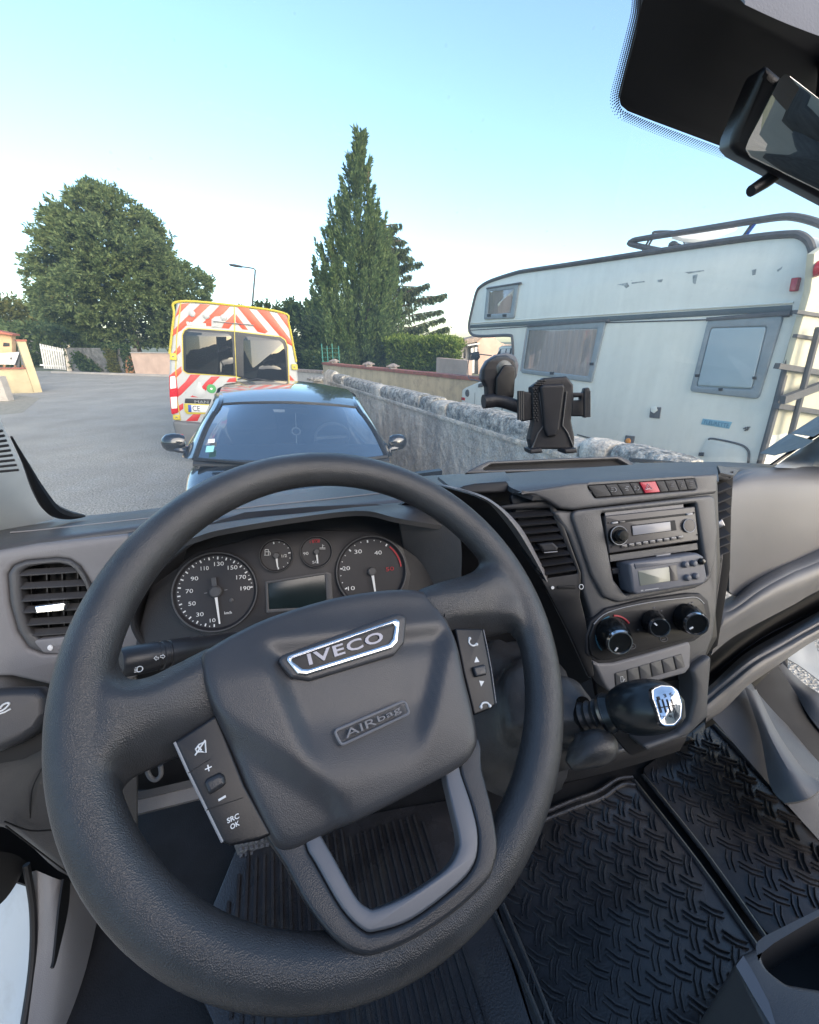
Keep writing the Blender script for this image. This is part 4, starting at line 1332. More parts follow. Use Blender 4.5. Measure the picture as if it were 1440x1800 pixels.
# switch pads
LPd = Plane(WP.pt(*WP.uv(385, 1375, .004), .004), WN)
lp = plate('switch_pad', M['black'], sw_, LPd, [(306, 1304), (320, 1296), (380, 1256), (430, 1380), (478, 1468), (456, 1478), (405, 1488), (392, 1482), (364, 1426), (332, 1360)], .002, .02, .002, .002, seg=3)
mb_ = MB().tube([LPd.hit(*p, .0012) for p in ((307, 1305), (332, 1360), (364, 1425), (391, 1480))], .0009, 5)
mb_.build('pad_edge', M['key'], lp)
for a_, b_ in (((331, 1359), (370, 1334)), ((363, 1424), (428, 1402))):
    gl_ = MB()
    gl_.tube([LPd.hit(*a_, .0021), LPd.hit(*b_, .0021)], .0004, 4)
    gl_.build('pad_joint', M['void'], lp)
rk = plate('rocker', M['spoke'], lp, LPd, [(358, 1378), (362, 1370), (386, 1358), (394, 1364), (398, 1380), (366, 1400)], .008, .012, .003, .003, seg=4)
ic_ = MB()
letters(ic_, '+', LPd, (361.5, 1358.5), (373.5, 1353), 12, .0024)
ic_.bar(LPd.hit(384, 1407, .0024), LPd.hit(397, 1399.5, .0024), .0014, .0004, WN)
letters(ic_, 'SRC', LPd, (400, 1448), (421, 1438), 9.5, .0024)
letters(ic_, 'OK', LPd, (406, 1459), (422, 1450.5), 9.5, .0024)
for L_ in (((344, 1317), (350, 1309), (361, 1303), (362, 1323), (353, 1321), (346, 1322)), ((343, 1328), (361, 1301)), ((347, 1311), (354, 1319))):
    ic_.tube([LPd.hit(*p, .0024) for p in L_], .0006, 5, closed=len(L_) > 2)
ic_.build('pad_symbols', M['white_print'], lp, smooth=False)
RPd = Plane(WP.pt(*WP.uv(840, 1170, .002), .002), WN)
rp_ = plate('switch_pad', M['black'], sw_, RPd, [(800, 1104), (849, 1105), (856, 1140), (863, 1178), (872, 1239), (862, 1247), (834, 1258), (815, 1180)], .002, .02, .002, .002, seg=3)
mb_ = MB().tube([RPd.hit(*p, .0014) for p in ((850, 1107), (857, 1140), (864, 1178), (872, 1236))], .0006, 5)
mb_.build('pad_edge', M['dash_light'], rp_)
plate('rocker', M['spoke'], rp_, RPd, [(832, 1172), (853, 1167), (856, 1174), (857, 1186), (838, 1190)], .007, .012, .002, .002, seg=4)
ic_ = MB()
for c, s_ in (((838.5, 1160), 1), ((847, 1201), -1)):
    ic_.add([RPd.hit(c[0] - 4.5, c[1] + 4.5 * s_, .0024), RPd.hit(c[0] + 4.5, c[1] + 3.5 * s_, .0024), RPd.hit(c[0] - 1, c[1] - 6 * s_, .0024)], [(0, 1, 2)])
def phone(mb, c, ang):
    R_ = Matrix.Rotation(ang, 2)
    P_ = [R_ @ V(p) for p in ((-8, -3), (-5, 2.5), (0, 4), (5, 2.5), (8, -3))]
    mb.tube([RPd.hit(c[0] + p.x, c[1] + p.y, .0024) for p in spl(P_, 4, False)], .0009, 5)
    for e in (P_[0], P_[-1]):
        mb.ball(RPd.hit(c[0] + e.x, c[1] + e.y, .0024), .0016, 8, 5)
phone(ic_, (830, 1130), radians(40))
phone(ic_, (853, 1239), radians(172))
ic_.build('pad_symbols', M['white_print'], rp_, smooth=False, flip=None)

# leather spokes, moulded in one with the rim
def spoke(rows_, th=.012):
    v, f = surf(rows_, 6, 5)
    v, f = solid(v, f, th, -WN)
    rimmb.add(v, f)
h_ = lambda x, y, o: WP.hit(x, y, o)
spoke([[h_(150, 1100, .000), h_(206, 1165, -.006), h_(222, 1192, -.008), h_(258, 1190, -.005), h_(305, 1168, -.002), h_(372, 1134, -.004)],
       [h_(146, 1190, .006), h_(180, 1205, .0125), h_(215, 1214, .0125), h_(262, 1212, .0105), h_(312, 1194, .010), h_(380, 1160, .006)],
       [h_(144, 1275, .008), h_(180, 1276, .0145), h_(215, 1276, .0125), h_(262, 1264, .0095), h_(312, 1250, .008), h_(390, 1215, .004)],
       [h_(148, 1365, .006), h_(182, 1340, .0115), h_(215, 1326, .006), h_(262, 1312, .001), h_(312, 1298, -.002), h_(390, 1272, -.004)],
       [h_(160, 1440, .000), h_(205, 1404, -.006), h_(222, 1374, -.012), h_(262, 1354, -.013), h_(312, 1332, -.014), h_(400, 1300, -.014)]])
spoke([[h_(735, 1036, -.006), h_(775, 1022, -.004), h_(812, 1012, -.004), h_(838, 1000, -.005), h_(850, 980, -.002), h_(862, 940, .0)],
       [h_(745, 1050, .004), h_(785, 1040, .008), h_(825, 1032, .010), h_(858, 1016, .0125), h_(880, 1002, .013), h_(896, 985, .006)],
       [h_(770, 1085, .003), h_(812, 1078, .007), h_(850, 1066, .009), h_(882, 1048, .0125), h_(905, 1038, .0145), h_(925, 1034, .008)],
       [h_(780, 1110, -.004), h_(822, 1100, -.003), h_(860, 1090, .002), h_(896, 1084, .010), h_(920, 1090, .0125), h_(942, 1100, .006)],
       [h_(790, 1130, -.012), h_(830, 1122, -.012), h_(870, 1116, -.012), h_(908, 1114, -.006), h_(930, 1160, -.002), h_(952, 1220, .0)]])
ro = rimmb.build('rim', M['rim'], sw_, sharp=None)
md_ = ro.modifiers.new('fuse', 'REMESH')
md_.mode = 'VOXEL'
md_.voxel_size = .0024
md_ = ro.modifiers.new('soften', 'SMOOTH')
md_.factor = .5
md_.iterations = 14
bpy.context.view_layer.update()
_dg = bpy.context.evaluated_depsgraph_get()
_me = bpy.data.meshes.new_from_object(ro.evaluated_get(_dg))
ro.modifiers.clear()
ro.data = _me
_me.polygons.foreach_set('use_smooth', [True] * len(_me.polygons))
if not _me.materials:
    _me.materials.append(M['rim'])
# lower spoke with satin U insert
UO = spl([(452, 1440), (500, 1520), (537, 1588), (575, 1639), (609, 1669), (639, 1680), (665, 1678), (725, 1654), (800, 1605), (856, 1552), (871, 1519), (876, 1485), (867, 1425), (849, 1354), (832, 1290), (700, 1300), (500, 1400)], 4)
UI = spl([(568, 1474), (584, 1502), (624, 1574), (646, 1595), (664, 1597), (722, 1572), (784, 1529), (806, 1495), (807, 1468), (797, 1424), (786, 1378), (778, 1340), (760, 1330), (690, 1370), (600, 1425), (560, 1450)], 4)
SO = spl([(540, 1490), (556, 1519), (601, 1597), (639, 1635), (665, 1637), (725, 1616), (800, 1560), (834, 1519), (841, 1470), (830, 1417), (811, 1361), (800, 1320), (760, 1310), (690, 1350), (600, 1400), (540, 1450)], 4)
q1_, q2_, q3_ = WP.hit(560, 1480, .004), WP.hit(830, 1330, .004), WP.hit(700, 1665, .021)
LS = Plane(q1_, (q2_ - q1_).cross(q3_ - q1_))
if LS.n.dot(WN) < 0:
    LS = Plane(q1_, -LS.n)
xy = lambda L: [(p.x, p.y) for p in L]
lsp = plate('lower_spoke', M['spoke'], sw_, LS, xy(UO), .0, .016, .003, 0, holes=[(xy(SO), 0)], seg=3)
plate('satin_insert', M['silver'], sw_, LS, xy(SO), .0008, .012, .0018, 0, holes=[(xy(UI), 0)], seg=3)
MB().lathe([(-.06, .05), (-.035, .06), (-.02, .062)], WC - WN * .01, WN, 32).build('column_boss', M['black'], sw_)
# ---- column stalk
stk = thing('indicator_stalk', 'dark grey indicator stalk with lamp symbols left of the wheel hub', 'stalk', aY(360, 1140, .42))
b0, b1 = aD(208, 1166, .385), aD(390, 1132, .46)
mb_ = MB().lathe([(0, .004), (.001, .0125), (.004, .0138)], b0, b1 - b0, 24)
ax_ = (b1 - b0).normalized()
MB().lathe([(0, .006), (.001, .0125), (.004, .0142), (.032, .0140), (.0325, .0132), (.036, .0132), (.0365, .0140), (.040, .0140), (.0405, .0130), (.043, .0130), (.0435, .0142), (.062, .0140), (.064, .013), (.13, .010), (.16, .012)], b0, ax_, 28).build('stalk_body', M['spoke'], stk)
sp_ = Plane(b0 + ax_ * .03 + (EYE - b0).normalized() * .0168, (EYE - b0))
sym = MB()
sym.tube([sp_.hit(243 + 4.5 * cos(a), 1158 + 4.2 * sin(a), 0) for a in [i * pi / 6 for i in range(12)]], .0005, 5, closed=True)
sym.tube([sp_.hit(*p, 0) for p in spl([(243, 1172), (249, 1172), (251, 1176), (248, 1180), (242, 1181), (241, 1176)], 3)], .0005, 5, closed=True)
for q in range(4):
    sym.tube([sp_.hit(236, 1174 + q * 2.6, 0), sp_.hit(240, 1173.6 + q * 2.6, 0)], .0004, 4)
for sx, c in ((-1, (276, 1157)), (1, (285, 1154))):
    sym.tube([sp_.hit(c[0] + sx * x, c[1] + y, -.0005) for x, y in ((-3, -1.5), (1, -1.7), (1, -4), (5, 0), (1, 4), (1, 1.7), (-3, 1.5))], .0004, 4, closed=True)
sym.build('lamp_symbols', M['white_print'], stk)

# ================================================================== GEAR LEVER
gr = thing('gear_lever', 'gear lever with egg shaped black knob and crumpled leather gaiter', 'gear lever', aD(960, 1280, .55))
k0, k1 = aD(1060, 1254, .475), aD(1203, 1231, .425)
ax = (k1 - k0).normalized()
L = (k1 - k0).length
prof = [(0, .012), (.003, .019), (L * .06, .0215)]
for i in range(1, 14):
    t = .08 + .92 * i / 13
    prof.append((L * t, .0278 * (max(0, 1 - abs((t - .52) / .485) ** 2.3)) ** .5 if i < 13 else .0004))
kn = MB().lathe(prof, k0, ax, 36).build('gear_knob', M['knob'], gr)
MB().lathe([(-.001, .02), (.002, .0205), (.0045, .0212)], k0 + ax * .002, ax, 36, cap=False).build('knob_collar', M['metal'], kn)
GPl = Plane(aD(1172, 1246, .395), (EYE - aD(1172, 1246, .395)).normalized() * .55 + ax * .8)
tp = [(1144, 1210), (1160, 1203), (1181, 1204), (1192, 1214), (1199, 1240), (1197, 1264), (1186, 1277), (1162, 1278), (1155, 1254), (1146, 1228)]
dp = Plane(aD(1174, 1242, .398), ((EYE - aD(1174, 1246, .4)).normalized() + ax * .55))
tpc = [V(q) for q in fillet(uvs(dp, tp), .006)]
if area2(tpc) < 0:
    tpc = tpc[::-1]
cc = sum(tpc, V((0, 0))) / len(tpc)
mb_ = MB()
rg_ = [(1.0, -.006), (1.0, .0), (.97, .0012), (.93, .0008), (.9, .0008), (.6, .0022), (.3, .003), (.02, .0032)]
for s_, h in rg_:
    mb_.v += [dp.pt(*(cc + (p - cc) * s_), h) for p in tpc]
n = len(tpc)
for i in range(len(rg_) - 1):
    for k in range(n):
        mb_.f.append((i * n + k, i * n + (k + 1) % n, (i + 1) * n + (k + 1) % n, (i + 1) * n + k))
mb_.build('shift_plate', M['chrome'], kn)
gd = MB()
gc = (1173, 1241)
for x in (-12, -4, 4, 12):
    gd.tube([dp.hit(gc[0] + x - 4, gc[1] - 12, .0042), dp.hit(gc[0] + x + 3, gc[1] + 12, .0042)], .0006, 4)
gd.tube([dp.hit(gc[0] - 13, gc[1] + 3, .0042), dp.hit(gc[0] + 13, gc[1] - 1, .0042)], .0006, 4)
gd.build('shift_pattern', M['dash_dark'], kn)
gd = MB()
for s_, x, y in (('1', -19, -14), ('3', -5, -19), ('5', 9, -21), ('2', -6, 22), ('4', 8, 20), ('R', -15, 19)):
    letters(gd, s_, dp, (gc[0] + x * .8, gc[1] + y * .95 + 3), (gc[0] + x * .8 + 4, gc[1] + y * .95 + 2.4), 6, .0040, .0004)
gd.build('shift_numbers', M['dash_dark'], kn, smooth=False)
# neck and gaiter
nk = MB()
nk.lathe([(-.028, .014), (-.024, .016), (-.02, .013), (-.015, .0165), (-.011, .0135), (-.006, .0165), (-.002, .013), (.002, .014)], k0, ax, 24)
nk.build('lever_neck', M['leather'], gr)
p0_, p1_ = aD(905, 1262, .585), k0 - ax * .02
mb_ = MB()
NA, NR = 22, 56
for i in range(NA + 1):
    t = i / NA
    c = p0_.lerp(p1_, t) + V((0, 0, .012 * sin(pi * t)))
    r_ = .078 * (1 - t) ** 1.25 + .026 + .005 * sin(t * 17)
    d_ = (p1_ - p0_).normalized()
    ea = d_.cross(V((0, 0, 1))).normalized()
    eb = ea.cross(d_)
    for k in range(NR):
        a = 2 * pi * k / NR
        w_ = 1 + .12 * noise.noise(V((cos(a) * 2.2, sin(a) * 2.2, t * 3.5))) + .06 * noise.noise(V((cos(a) * 6, sin(a) * 6, t * 9))) + .03 * sin(a * 4)
        mb_.v.append(c + (ea * cos(a) + eb * sin(a)) * r_ * w_)
for i in range(NA):
    for k in range(NR):
        mb_.f.append((i * NR + k, i * NR + (k + 1) % NR, (i + 1) * NR + (k + 1) % NR, (i + 1) * NR + k))
mb_.build('gaiter', M['leather'], gr, sharp=None)
fd = MB()
for P_ in ([(1000, 1345, .44), (1030, 1322, .445), (1062, 1308, .45), (1076, 1296, .455)], [(1002, 1318, .455), (1015, 1322, .45), (1040, 1316, .45), (1070, 1312, .45)]):
    fd.tube(spl([aD(*q) for q in P_], 6, False), [.005 + .013 * sin(pi * i / 18) for i in range(19)], 12)
fd.build('gaiter_fold', M['leather'], gr)

# ================================================================== FLOOR MATS, PEDALS
def floor_px(pts, z):
    return [aZ(p[0], p[1], z) for p in pts]
def mat_poly(name, root, pts, z, th, m_, rim_w=.0):
    pl = Plane((0, 0, z), (0, 0, 1), up=(0, 1, 0))
    P = [(q.x, q.y) for q in floor_px(pts, z)]
    pl2 = Plane((0, 0, z), (0, 0, 1), up=(0, 1, 0))
    uvp = [((V((x, y, z)) - pl2.o).dot(pl2.ex), (V((x, y, z)) - pl2.o).dot(pl2.ey)) for x, y in P]
    MB().plate(pl2, uvp, th, 0, .003, .02).build(name, m_, root)
    return P
def inside(p, P):
    c = False
    for i in range(len(P)):
        a, b = P[i - 1], P[i]
        if (a[1] > p[1]) != (b[1] > p[1]) and p[0] < (b[0] - a[0]) * (p[1] - a[1]) / (b[1] - a[1]) + a[0]:
            c = not c
    return c
def seg_dist(p, P):
    d = 9
    for i in range(len(P)):
        a, b = V(P[i - 1]), V(P[i])
        t = max(0, min(1, (V(p) - a).dot(b - a) / (b - a).length_squared))
        d = min(d, (V(p) - a - (b - a) * t).length)
    return d
def tread(name, root, P, z, cell=.031, ang=45, hgt=.0045, keep=.02):
    mb = MB()
    x0, x1 = min(p[0] for p in P), max(p[0] for p in P)
    y0, y1 = min(p[1] for p in P), max(p[1] for p in P)
    cx, cy = (x0 + x1) / 2, (y0 + y1) / 2
    R_ = Matrix.Rotation(radians(ang), 2)
    n = int(max(x1 - x0, y1 - y0) / cell) + 3
    for i in range(-n, n):
        for j in range(-n, n):
            c = R_ @ V((i * cell, j * cell)) + V((cx, cy))
            if not inside(c, P) or seg_dist(c, P) < keep:
                continue
            along = R_ @ (V((1, 0)) if (i + j) % 2 else V((0, 1)))
            sd = V((-along.y, along.x))
            bend = .0028
            for s_ in (-1, 1):
                q0 = c + sd * (s_ * cell * .15) - along * (cell * .60)
                q1 = c + sd * (s_ * cell * .15) + along * (cell * .60)
                mid = (q0 + q1) / 2 + sd * bend
                prof_ = []
                for q, wd in ((q0, .0015), (mid, .0030), (q1, .0015)):
                    prof_ += [V((q.x - sd.x * wd, q.y - sd.y * wd, z - .001)), V((q.x - sd.x * wd * .45, q.y - sd.y * wd * .45, z + hgt)), V((q.x + sd.x * wd * .45, q.y + sd.y * wd * .45, z + hgt)), V((q.x + sd.x * wd, q.y + sd.y * wd, z - .001))]
                fs = []
                for a in (0, 4):
                    fs += [(a, a + 1, a + 5, a + 4), (a + 1, a + 2, a + 6, a + 5), (a + 2, a + 3, a + 7, a + 6)]
                fs += [(0, 3, 2, 1), (8, 9, 10, 11)]
                mb.add(prof_, fs)
    return mb.build(name, M['rubber'], root, kind='stuff', sharp=50)
ZM = FLOOR + .012
cmat = thing('rubber_floor_mat', 'large black rubber floor mat with herringbone ridges beside the steering wheel', 'floor mat', aZ(1080, 1600, FLOOR), 'rubber floor mats')
MA = [(1112, 1366), (1345, 1672), (1420, 1830), (1100, 1900), (960, 1880), (880, 1610), (860, 1540), (900, 1460), (1040, 1396)]
P = mat_poly('mat_sheet', cmat, MA, ZM, .008, M['rubber'])
tread('tread_ridges', cmat, P, ZM)
ed = MB()
for P_ in ([(1130, 1362), (1240, 1500), (1352, 1658)], [(1114, 1372), (1226, 1516), (1336, 1672)], [(905, 1452), (1000, 1410), (1050, 1392), (1085, 1370), (1112, 1366)], [(900, 1466), (1000, 1424), (1056, 1404), (1092, 1380), (1116, 1380)], [(866, 1596), (915, 1710), (975, 1860)], [(884, 1590), (935, 1710), (995, 1860)]):
    ed.tube(spl([aZ(*q, ZM + .001) for q in P_], 5, False), .005, 8)
ed.build('mat_border', M['rubber'], cmat)
pm = thing('rubber_floor_mat', 'narrow black rubber floor mat with shiny ridges at the passenger side', 'floor mat', aZ(1300, 1450, FLOOR), 'rubber floor mats')
MB_ = [(1128, 1352), (1246, 1262), (1450, 1478), (1520, 1600), (1356, 1652)]
P = mat_poly('mat_sheet', pm, MB_, ZM, .008, M['rubber'])
tread('tread_ridges', pm, P, ZM, .033)
ed = MB()
ed.tube(spl([aZ(*q, ZM + .001) for q in ((1246, 1266), (1300, 1322), (1372, 1398), (1450, 1480))], 5, False), .006, 8)
ed.tube(spl([aZ(*q, ZM + .001) for q in ((1262, 1262), (1320, 1322), (1390, 1398), (1462, 1472))], 5, False), .006, 8)
ed.build('mat_border', M['rubber'], pm)
dm = thing('driver_floor_mat', 'black ribbed driver floor mat under the steering wheel', 'floor mat', aZ(600, 1560, FLOOR))
MD = [(420, 1480), (700, 1420), (830, 1400), (870, 1600), (950, 1850), (700, 1900), (420, 1900), (330, 1700)]
P = mat_poly('mat_sheet', dm, MD, ZM, .008, M['rubber'])
rb_ = MB()
for i in range(48):
    x = -.55 + i * .016
    seg = [y for y in [k * .02 - .2 for k in range(70)] if inside((x, y), P) and seg_dist((x, y), P) > .02]
    if len(seg) > 2:
        rb_.bar((x, seg[0], ZM), (x, seg[-1], ZM), .005, .007)
rb_.build('mat_ribs', M['rubber'], dm, kind='stuff')
# pedals
bk = thing('brake_pedal', 'square brake pedal with ribbed rubber pad seen under the wheel', 'pedal', aY(440, 1495, .62))
PP = Plane(aY(440, 1490, .60), (0, -.8, .6))
plate('pedal_pad', M['dash'], bk, PP, [(405, 1470), (470, 1450), (485, 1490), (470, 1505), (430, 1515), (418, 1508)], 0, .012, .003, .004)
pg = MB()
for i in range(7):
    for j in range(3):
        x, y = 424 + i * 9.2 , 1482 + j * 11 - i * 1.6
        pg.box(PP.hit(x, y, .002), (.0055, .0055, .004))
pg.build('pad_ribs', M['dash_light'], bk)
MB().tube([PP.hit(445, 1460, -.01), PP.hit(440, 1380, -.05)], .009, 10).build('pedal_arm', M['metal'], bk)
ac = thing('accelerator_pedal', 'slim black accelerator pedal with bright curved rod under the wheel', 'pedal', aY(760, 1470, .62))
mb_ = MB().tube(spl([aY(*q) for q in ((705, 1446, .62), (724, 1443, .62), (740, 1455, .61), (760, 1475, .60), (790, 1486, .60))], 5, False), .0035, 8)
mb_.build('pedal_rod', M['metal'], ac)
AP_ = Plane(aY(775, 1440, .63), (0, -.75, .66))
plate('pedal_pad', M['black'], ac, AP_, [(745, 1420), (790, 1400), (830, 1440), (800, 1480), (768, 1462)], 0, .012, .004, .006)

# ================================================================== LEFT SIDE TRIM, DOOR SILL
kk = thing('door_jamb_trim', 'grey plastic jamb trim with dark slot at lower left', 'trim panel', aX(120, 1700, -.44))
sheet('trim_face', M['dash_light'], kk, [[aX(64, 1530, -.47), aX(66, 1660, -.47), aX(40, 1860, -.47)],
                                   [aX(100, 1545, -.445), aX(110, 1680, -.44), aX(96, 1860, -.44)],
                                   [aX(140, 1556, -.435), aX(150, 1680, -.43), aX(160, 1860, -.43)],
                                   [aX(190, 1575, -.44), aX(200, 1690, -.44), aX(214, 1860, -.44)]], .008, 5, 5, d=(-1, 0, 0))
mb_ = MB()
pz = [aX(112, 1545, -.436), aX(104, 1600, -.434), aX(96, 1680, -.432), aX(92, 1700, -.432)]
sl = [[pz[0], aX(124, 1545, -.434)], [pz[1], aX(120, 1600, -.432)], [pz[2], aX(102, 1680, -.430)], [pz[3], aX(95, 1702, -.430)]]
sheet('trim_slot', M['void'], kk, sl, .003, 4, 4, d=(-1, 0, 0))
sheet('trim_inner', M['black'], kk, [[aX(190, 1560, -.438), aX(200, 1690, -.438), aX(214, 1860, -.438)], [aX(260, 1600, -.41), aX(270, 1700, -.41), aX(290, 1860, -.41)]], .006, 5, 5, d=(-1, 0, 0))
mb_ = MB().tube(spl([aX(46, 1520, -.475), aX(58, 1600, -.475), aX(56, 1700, -.475), aX(34, 1850, -.475)], 6, False), .005, 8)
mb_.build('door_seal', M['seal'], kk)
dsl = thing('door_sill', 'dirty white painted door sill at the lower left edge', 'door sill', aX(10, 1700, -.60))
sheet('sill_paint', M['white_paint'], dsl, [[aX(48, 1500, -.50), aX(64, 1610, -.485), aX(56, 1710, -.485), aX(30, 1860, -.485)],
                                       [aX(-10, 1500, -.60), aX(-20, 1610, -.58), aX(-30, 1710, -.58), aX(-40, 1860, -.58)],
                                       [aX(-120, 1500, -.8), aX(-140, 1610, -.75), aX(-160, 1710, -.74), aX(-180, 1860, -.74)]], .01, 5, 5, d=(0, 0, -1))
sheet('sill_hinge_gap', M['void'], dsl, [[aX(-60, 1490, -.52), aX(20, 1500, -.492), aX(46, 1515, -.484)], [aX(-80, 1640, -.53), aX(0, 1590, -.50), aX(34, 1545, -.486)]], .004, 5, 5, d=(-1, 0, 0))

sheet('jamb_filler', M['black'], kk, [[aX(-60, 1400, -.53), aX(80, 1430, -.50), aX(240, 1500, -.44)], [aX(-60, 1530, -.53), aX(60, 1560, -.485), aX(240, 1640, -.42)]], .004, 4, 4, d=(-1, 0, 0))
# ================================================================== RIGHT SIDE: FOOTWELL TRIM, DOOR, SEAT BOX
rt = thing('footwell_trim', 'dark moulded footwell trim with pale highlights at the passenger door', 'trim panel', aX(1380, 1350, 1.18))
sheet('trim_face', M['dash'], rt, [[aD(1252, 1262, .98), aD(1300, 1215, 1.02), aD(1320, 1200, 1.05)],
                                   [aD(1310, 1330, .92), aD(1350, 1280, .95), aD(1372, 1260, 1.0)],
                                   [aD(1380, 1410, .86), aD(1420, 1370, .88), aD(1440, 1340, .92)],
                                   [aD(1470, 1510, .80), aD(1510, 1470, .82), aD(1530, 1430, .86)]], .01, 5, 5, d=(.6, 0, -.8))
sheet('trim_rib', M['dash_right'], rt, [[aD(1308, 1206, 1.0), aD(1322, 1214, .99), aD(1330, 1212, 1.0)],
                                       [aD(1336, 1290, .92), aD(1352, 1290, .90), aD(1364, 1282, .92)],
                                       [aD(1354, 1380, .85), aD(1390, 1360, .83), aD(1412, 1352, .85)],
                                       [aD(1380, 1412, .82), aD(1420, 1404, .80), aD(1450, 1380, .82)]], .01, 5, 5, d=(.6, 0, -.8))
sheet('trim_gap', M['void'], rt, [[aD(1325, 1210, 1.04), aD(1350, 1185, 1.06), aD(1368, 1170, 1.08)],
                                   [aD(1366, 1280, .98), aD(1400, 1260, 1.0), aD(1420, 1250, 1.02)],
                                   [aD(1410, 1350, .92), aD(1450, 1350, .93), aD(1480, 1330, .95)],
                                   [aD(1470, 1430, .88), aD(1520, 1420, .9), aD(1560, 1400, .92)]], .01, 5, 5, d=(.6, 0, -.8))
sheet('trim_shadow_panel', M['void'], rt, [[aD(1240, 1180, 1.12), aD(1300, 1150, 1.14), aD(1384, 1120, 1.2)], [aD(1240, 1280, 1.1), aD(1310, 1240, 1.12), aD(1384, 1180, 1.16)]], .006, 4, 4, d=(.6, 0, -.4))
pd = thing('passenger_door', 'passenger door edge with grey lining and painted sill', 'door', aX(1420, 1240, 1.35))
sheet('door_lining', M['dash_right'], pd, [[aD(1350, 1184, 1.10), aD(1368, 1172, 1.12), aD(1376, 1166, 1.13)],
                                        [aD(1392, 1210, 1.06), aD(1402, 1205, 1.06), aD(1412, 1200, 1.08)],
                                        [aD(1425, 1262, 1.0), aD(1440, 1242, 1.0), aD(1450, 1226, 1.02)],
                                        [aD(1480, 1330, .95), aD(1510, 1310, .95), aD(1530, 1290, .97)]], .012, 5, 5, d=(.6, .2, -.8))
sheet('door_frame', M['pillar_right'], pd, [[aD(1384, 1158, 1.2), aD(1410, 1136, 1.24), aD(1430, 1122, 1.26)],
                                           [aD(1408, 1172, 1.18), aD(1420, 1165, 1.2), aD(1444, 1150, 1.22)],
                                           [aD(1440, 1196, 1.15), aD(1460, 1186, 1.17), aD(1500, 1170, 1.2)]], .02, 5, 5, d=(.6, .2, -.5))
sheet('door_seal', M['seal'], pd, [[aD(1372, 1166, 1.13), aD(1380, 1160, 1.14)], [aD(1388, 1200, 1.09), aD(1394, 1196, 1.09)], [aD(1398, 1212, 1.07), aD(1402, 1208, 1.07)]], .012, 4, 4, d=(.6, .2, -.8))

sb = thing('seat_base_tray', 'blue-grey plastic tray corner with dark hollow at the lower right', 'tray', aZ(1380, 1720, FLOOR + .25))
ZT = FLOOR + .26
tl = Plane((0, 0, ZT), (0, 0, 1), up=(0, 1, 0))
plate('tray_top', M['dash'], sb, tl, [(1292, 1694), (1306, 1676), (1332, 1664), (1352, 1648), (1440, 1596), (1600, 1520), (1700, 1900), (1400, 1900), (1340, 1790)], .0, .20, .006, .012,
      holes=[([(1338, 1668), (1352, 1656), (1440, 1612), (1600, 1540), (1600, 1760), (1440, 1738), (1382, 1728), (1344, 1700)], .015)], seg=4)
plate('tray_hollow', M['void'], sb, tl, [(1300, 1690), (1340, 1660), (1600, 1500), (1650, 1800), (1380, 1780)], -.12, .01, .002)
sheet('tray_facet', M['silver'], sb, [[tl.hit(1294, 1698, .0015), tl.hit(1307, 1680, .0015)], [tl.hit(1330, 1760, .0015), tl.hit(1326, 1712, .0015)], [tl.hit(1372, 1830, .0015), tl.hit(1352, 1762, .0015)]], .002, 5, 5, d=(0, 0, -1))

# ================================================================== PHONE HOLDER
ph = thing('phone_holder', 'empty black suction phone holder stuck to the windscreen', 'phone holder', aY(970, 740, .50))
HP = Plane(aY(970, 730, .50), (-.28, -.92, .12))
plate('cradle_back', M['phone_black'], ph, HP, [(934, 680), (957, 664), (997, 661), (1009, 676), (1009, 690), (1005, 740), (1011, 768), (1010, 790), (934, 790), (930, 772), (937, 742), (934, 690)], .0, .014, .003, .002, seg=3)
plate('cradle_core', M['phone_black'], ph, HP, [(950, 680), (955, 676), (990, 675), (994, 680), (984, 755), (978, 767), (963, 768), (957, 752)], .006, .01, .003, .002, seg=3)
ln = MB()
ln.tube([HP.hit(*p, .0012) for p in ((936, 787), (946, 761), (956, 748), (948, 690))], .0012, 6)
ln.tube([HP.hit(*p, .0012) for p in ((1008, 785), (998, 760), (989, 748), (996, 688))], .0012, 6)
ln.build('cradle_edge', M['dash'], ph)
kn_ = MB()
for i in range(14):
    for j in range(2):
        kn_.ball(HP.hit(938 + j * 5 + (i % 2) * 2, 684 + i * 4.2, .001), .0014, 6, 4)
for i in range(6):
    for j in range(3):
        kn_.ball(HP.hit(946 + i * 2.5 - j * 3, 669 + j * 3.4, .001), .0013, 6, 4)
kn_.build('grip_dots', M['black'], ph, kind='stuff')
for pts_ in ([(913, 690), (918, 687), (936, 690), (936, 738), (920, 741), (912, 736)], [(1006, 690), (1026, 690), (1028, 682), (1036, 681), (1038, 684), (1037, 731), (1030, 735), (1026, 732), (1004, 732)]):
    hl = [([(1008, 699), (1021, 698), (1021, 703), (1008, 704)], .001)] if pts_[0][0] > 1000 else []
    cj = plate('clamp_jaw', M['phone_black'], ph, HP, pts_, -.002, .008, .002, .002, seg=3, holes=hl)
for x_ in (915.5, 1032):
    mb_ = MB()
    for dx in (-3.5, 0, 3.5):
        mb_.tube([HP.hit(x_ + dx, 687, .002 + .006), HP.hit(x_ + dx, 738 if x_ < 950 else 733, .008)], .0022, 7)
    mb_.build('jaw_pad', M['phone_black'], ph)
for c in (942, 1003):
    plate('foot_hook', M['phone_black'], ph, HP, [(c - 11, 790), (c + 11, 788), (c + 13, 796), (c - 9, 798)], .016, .03, .002, .001)
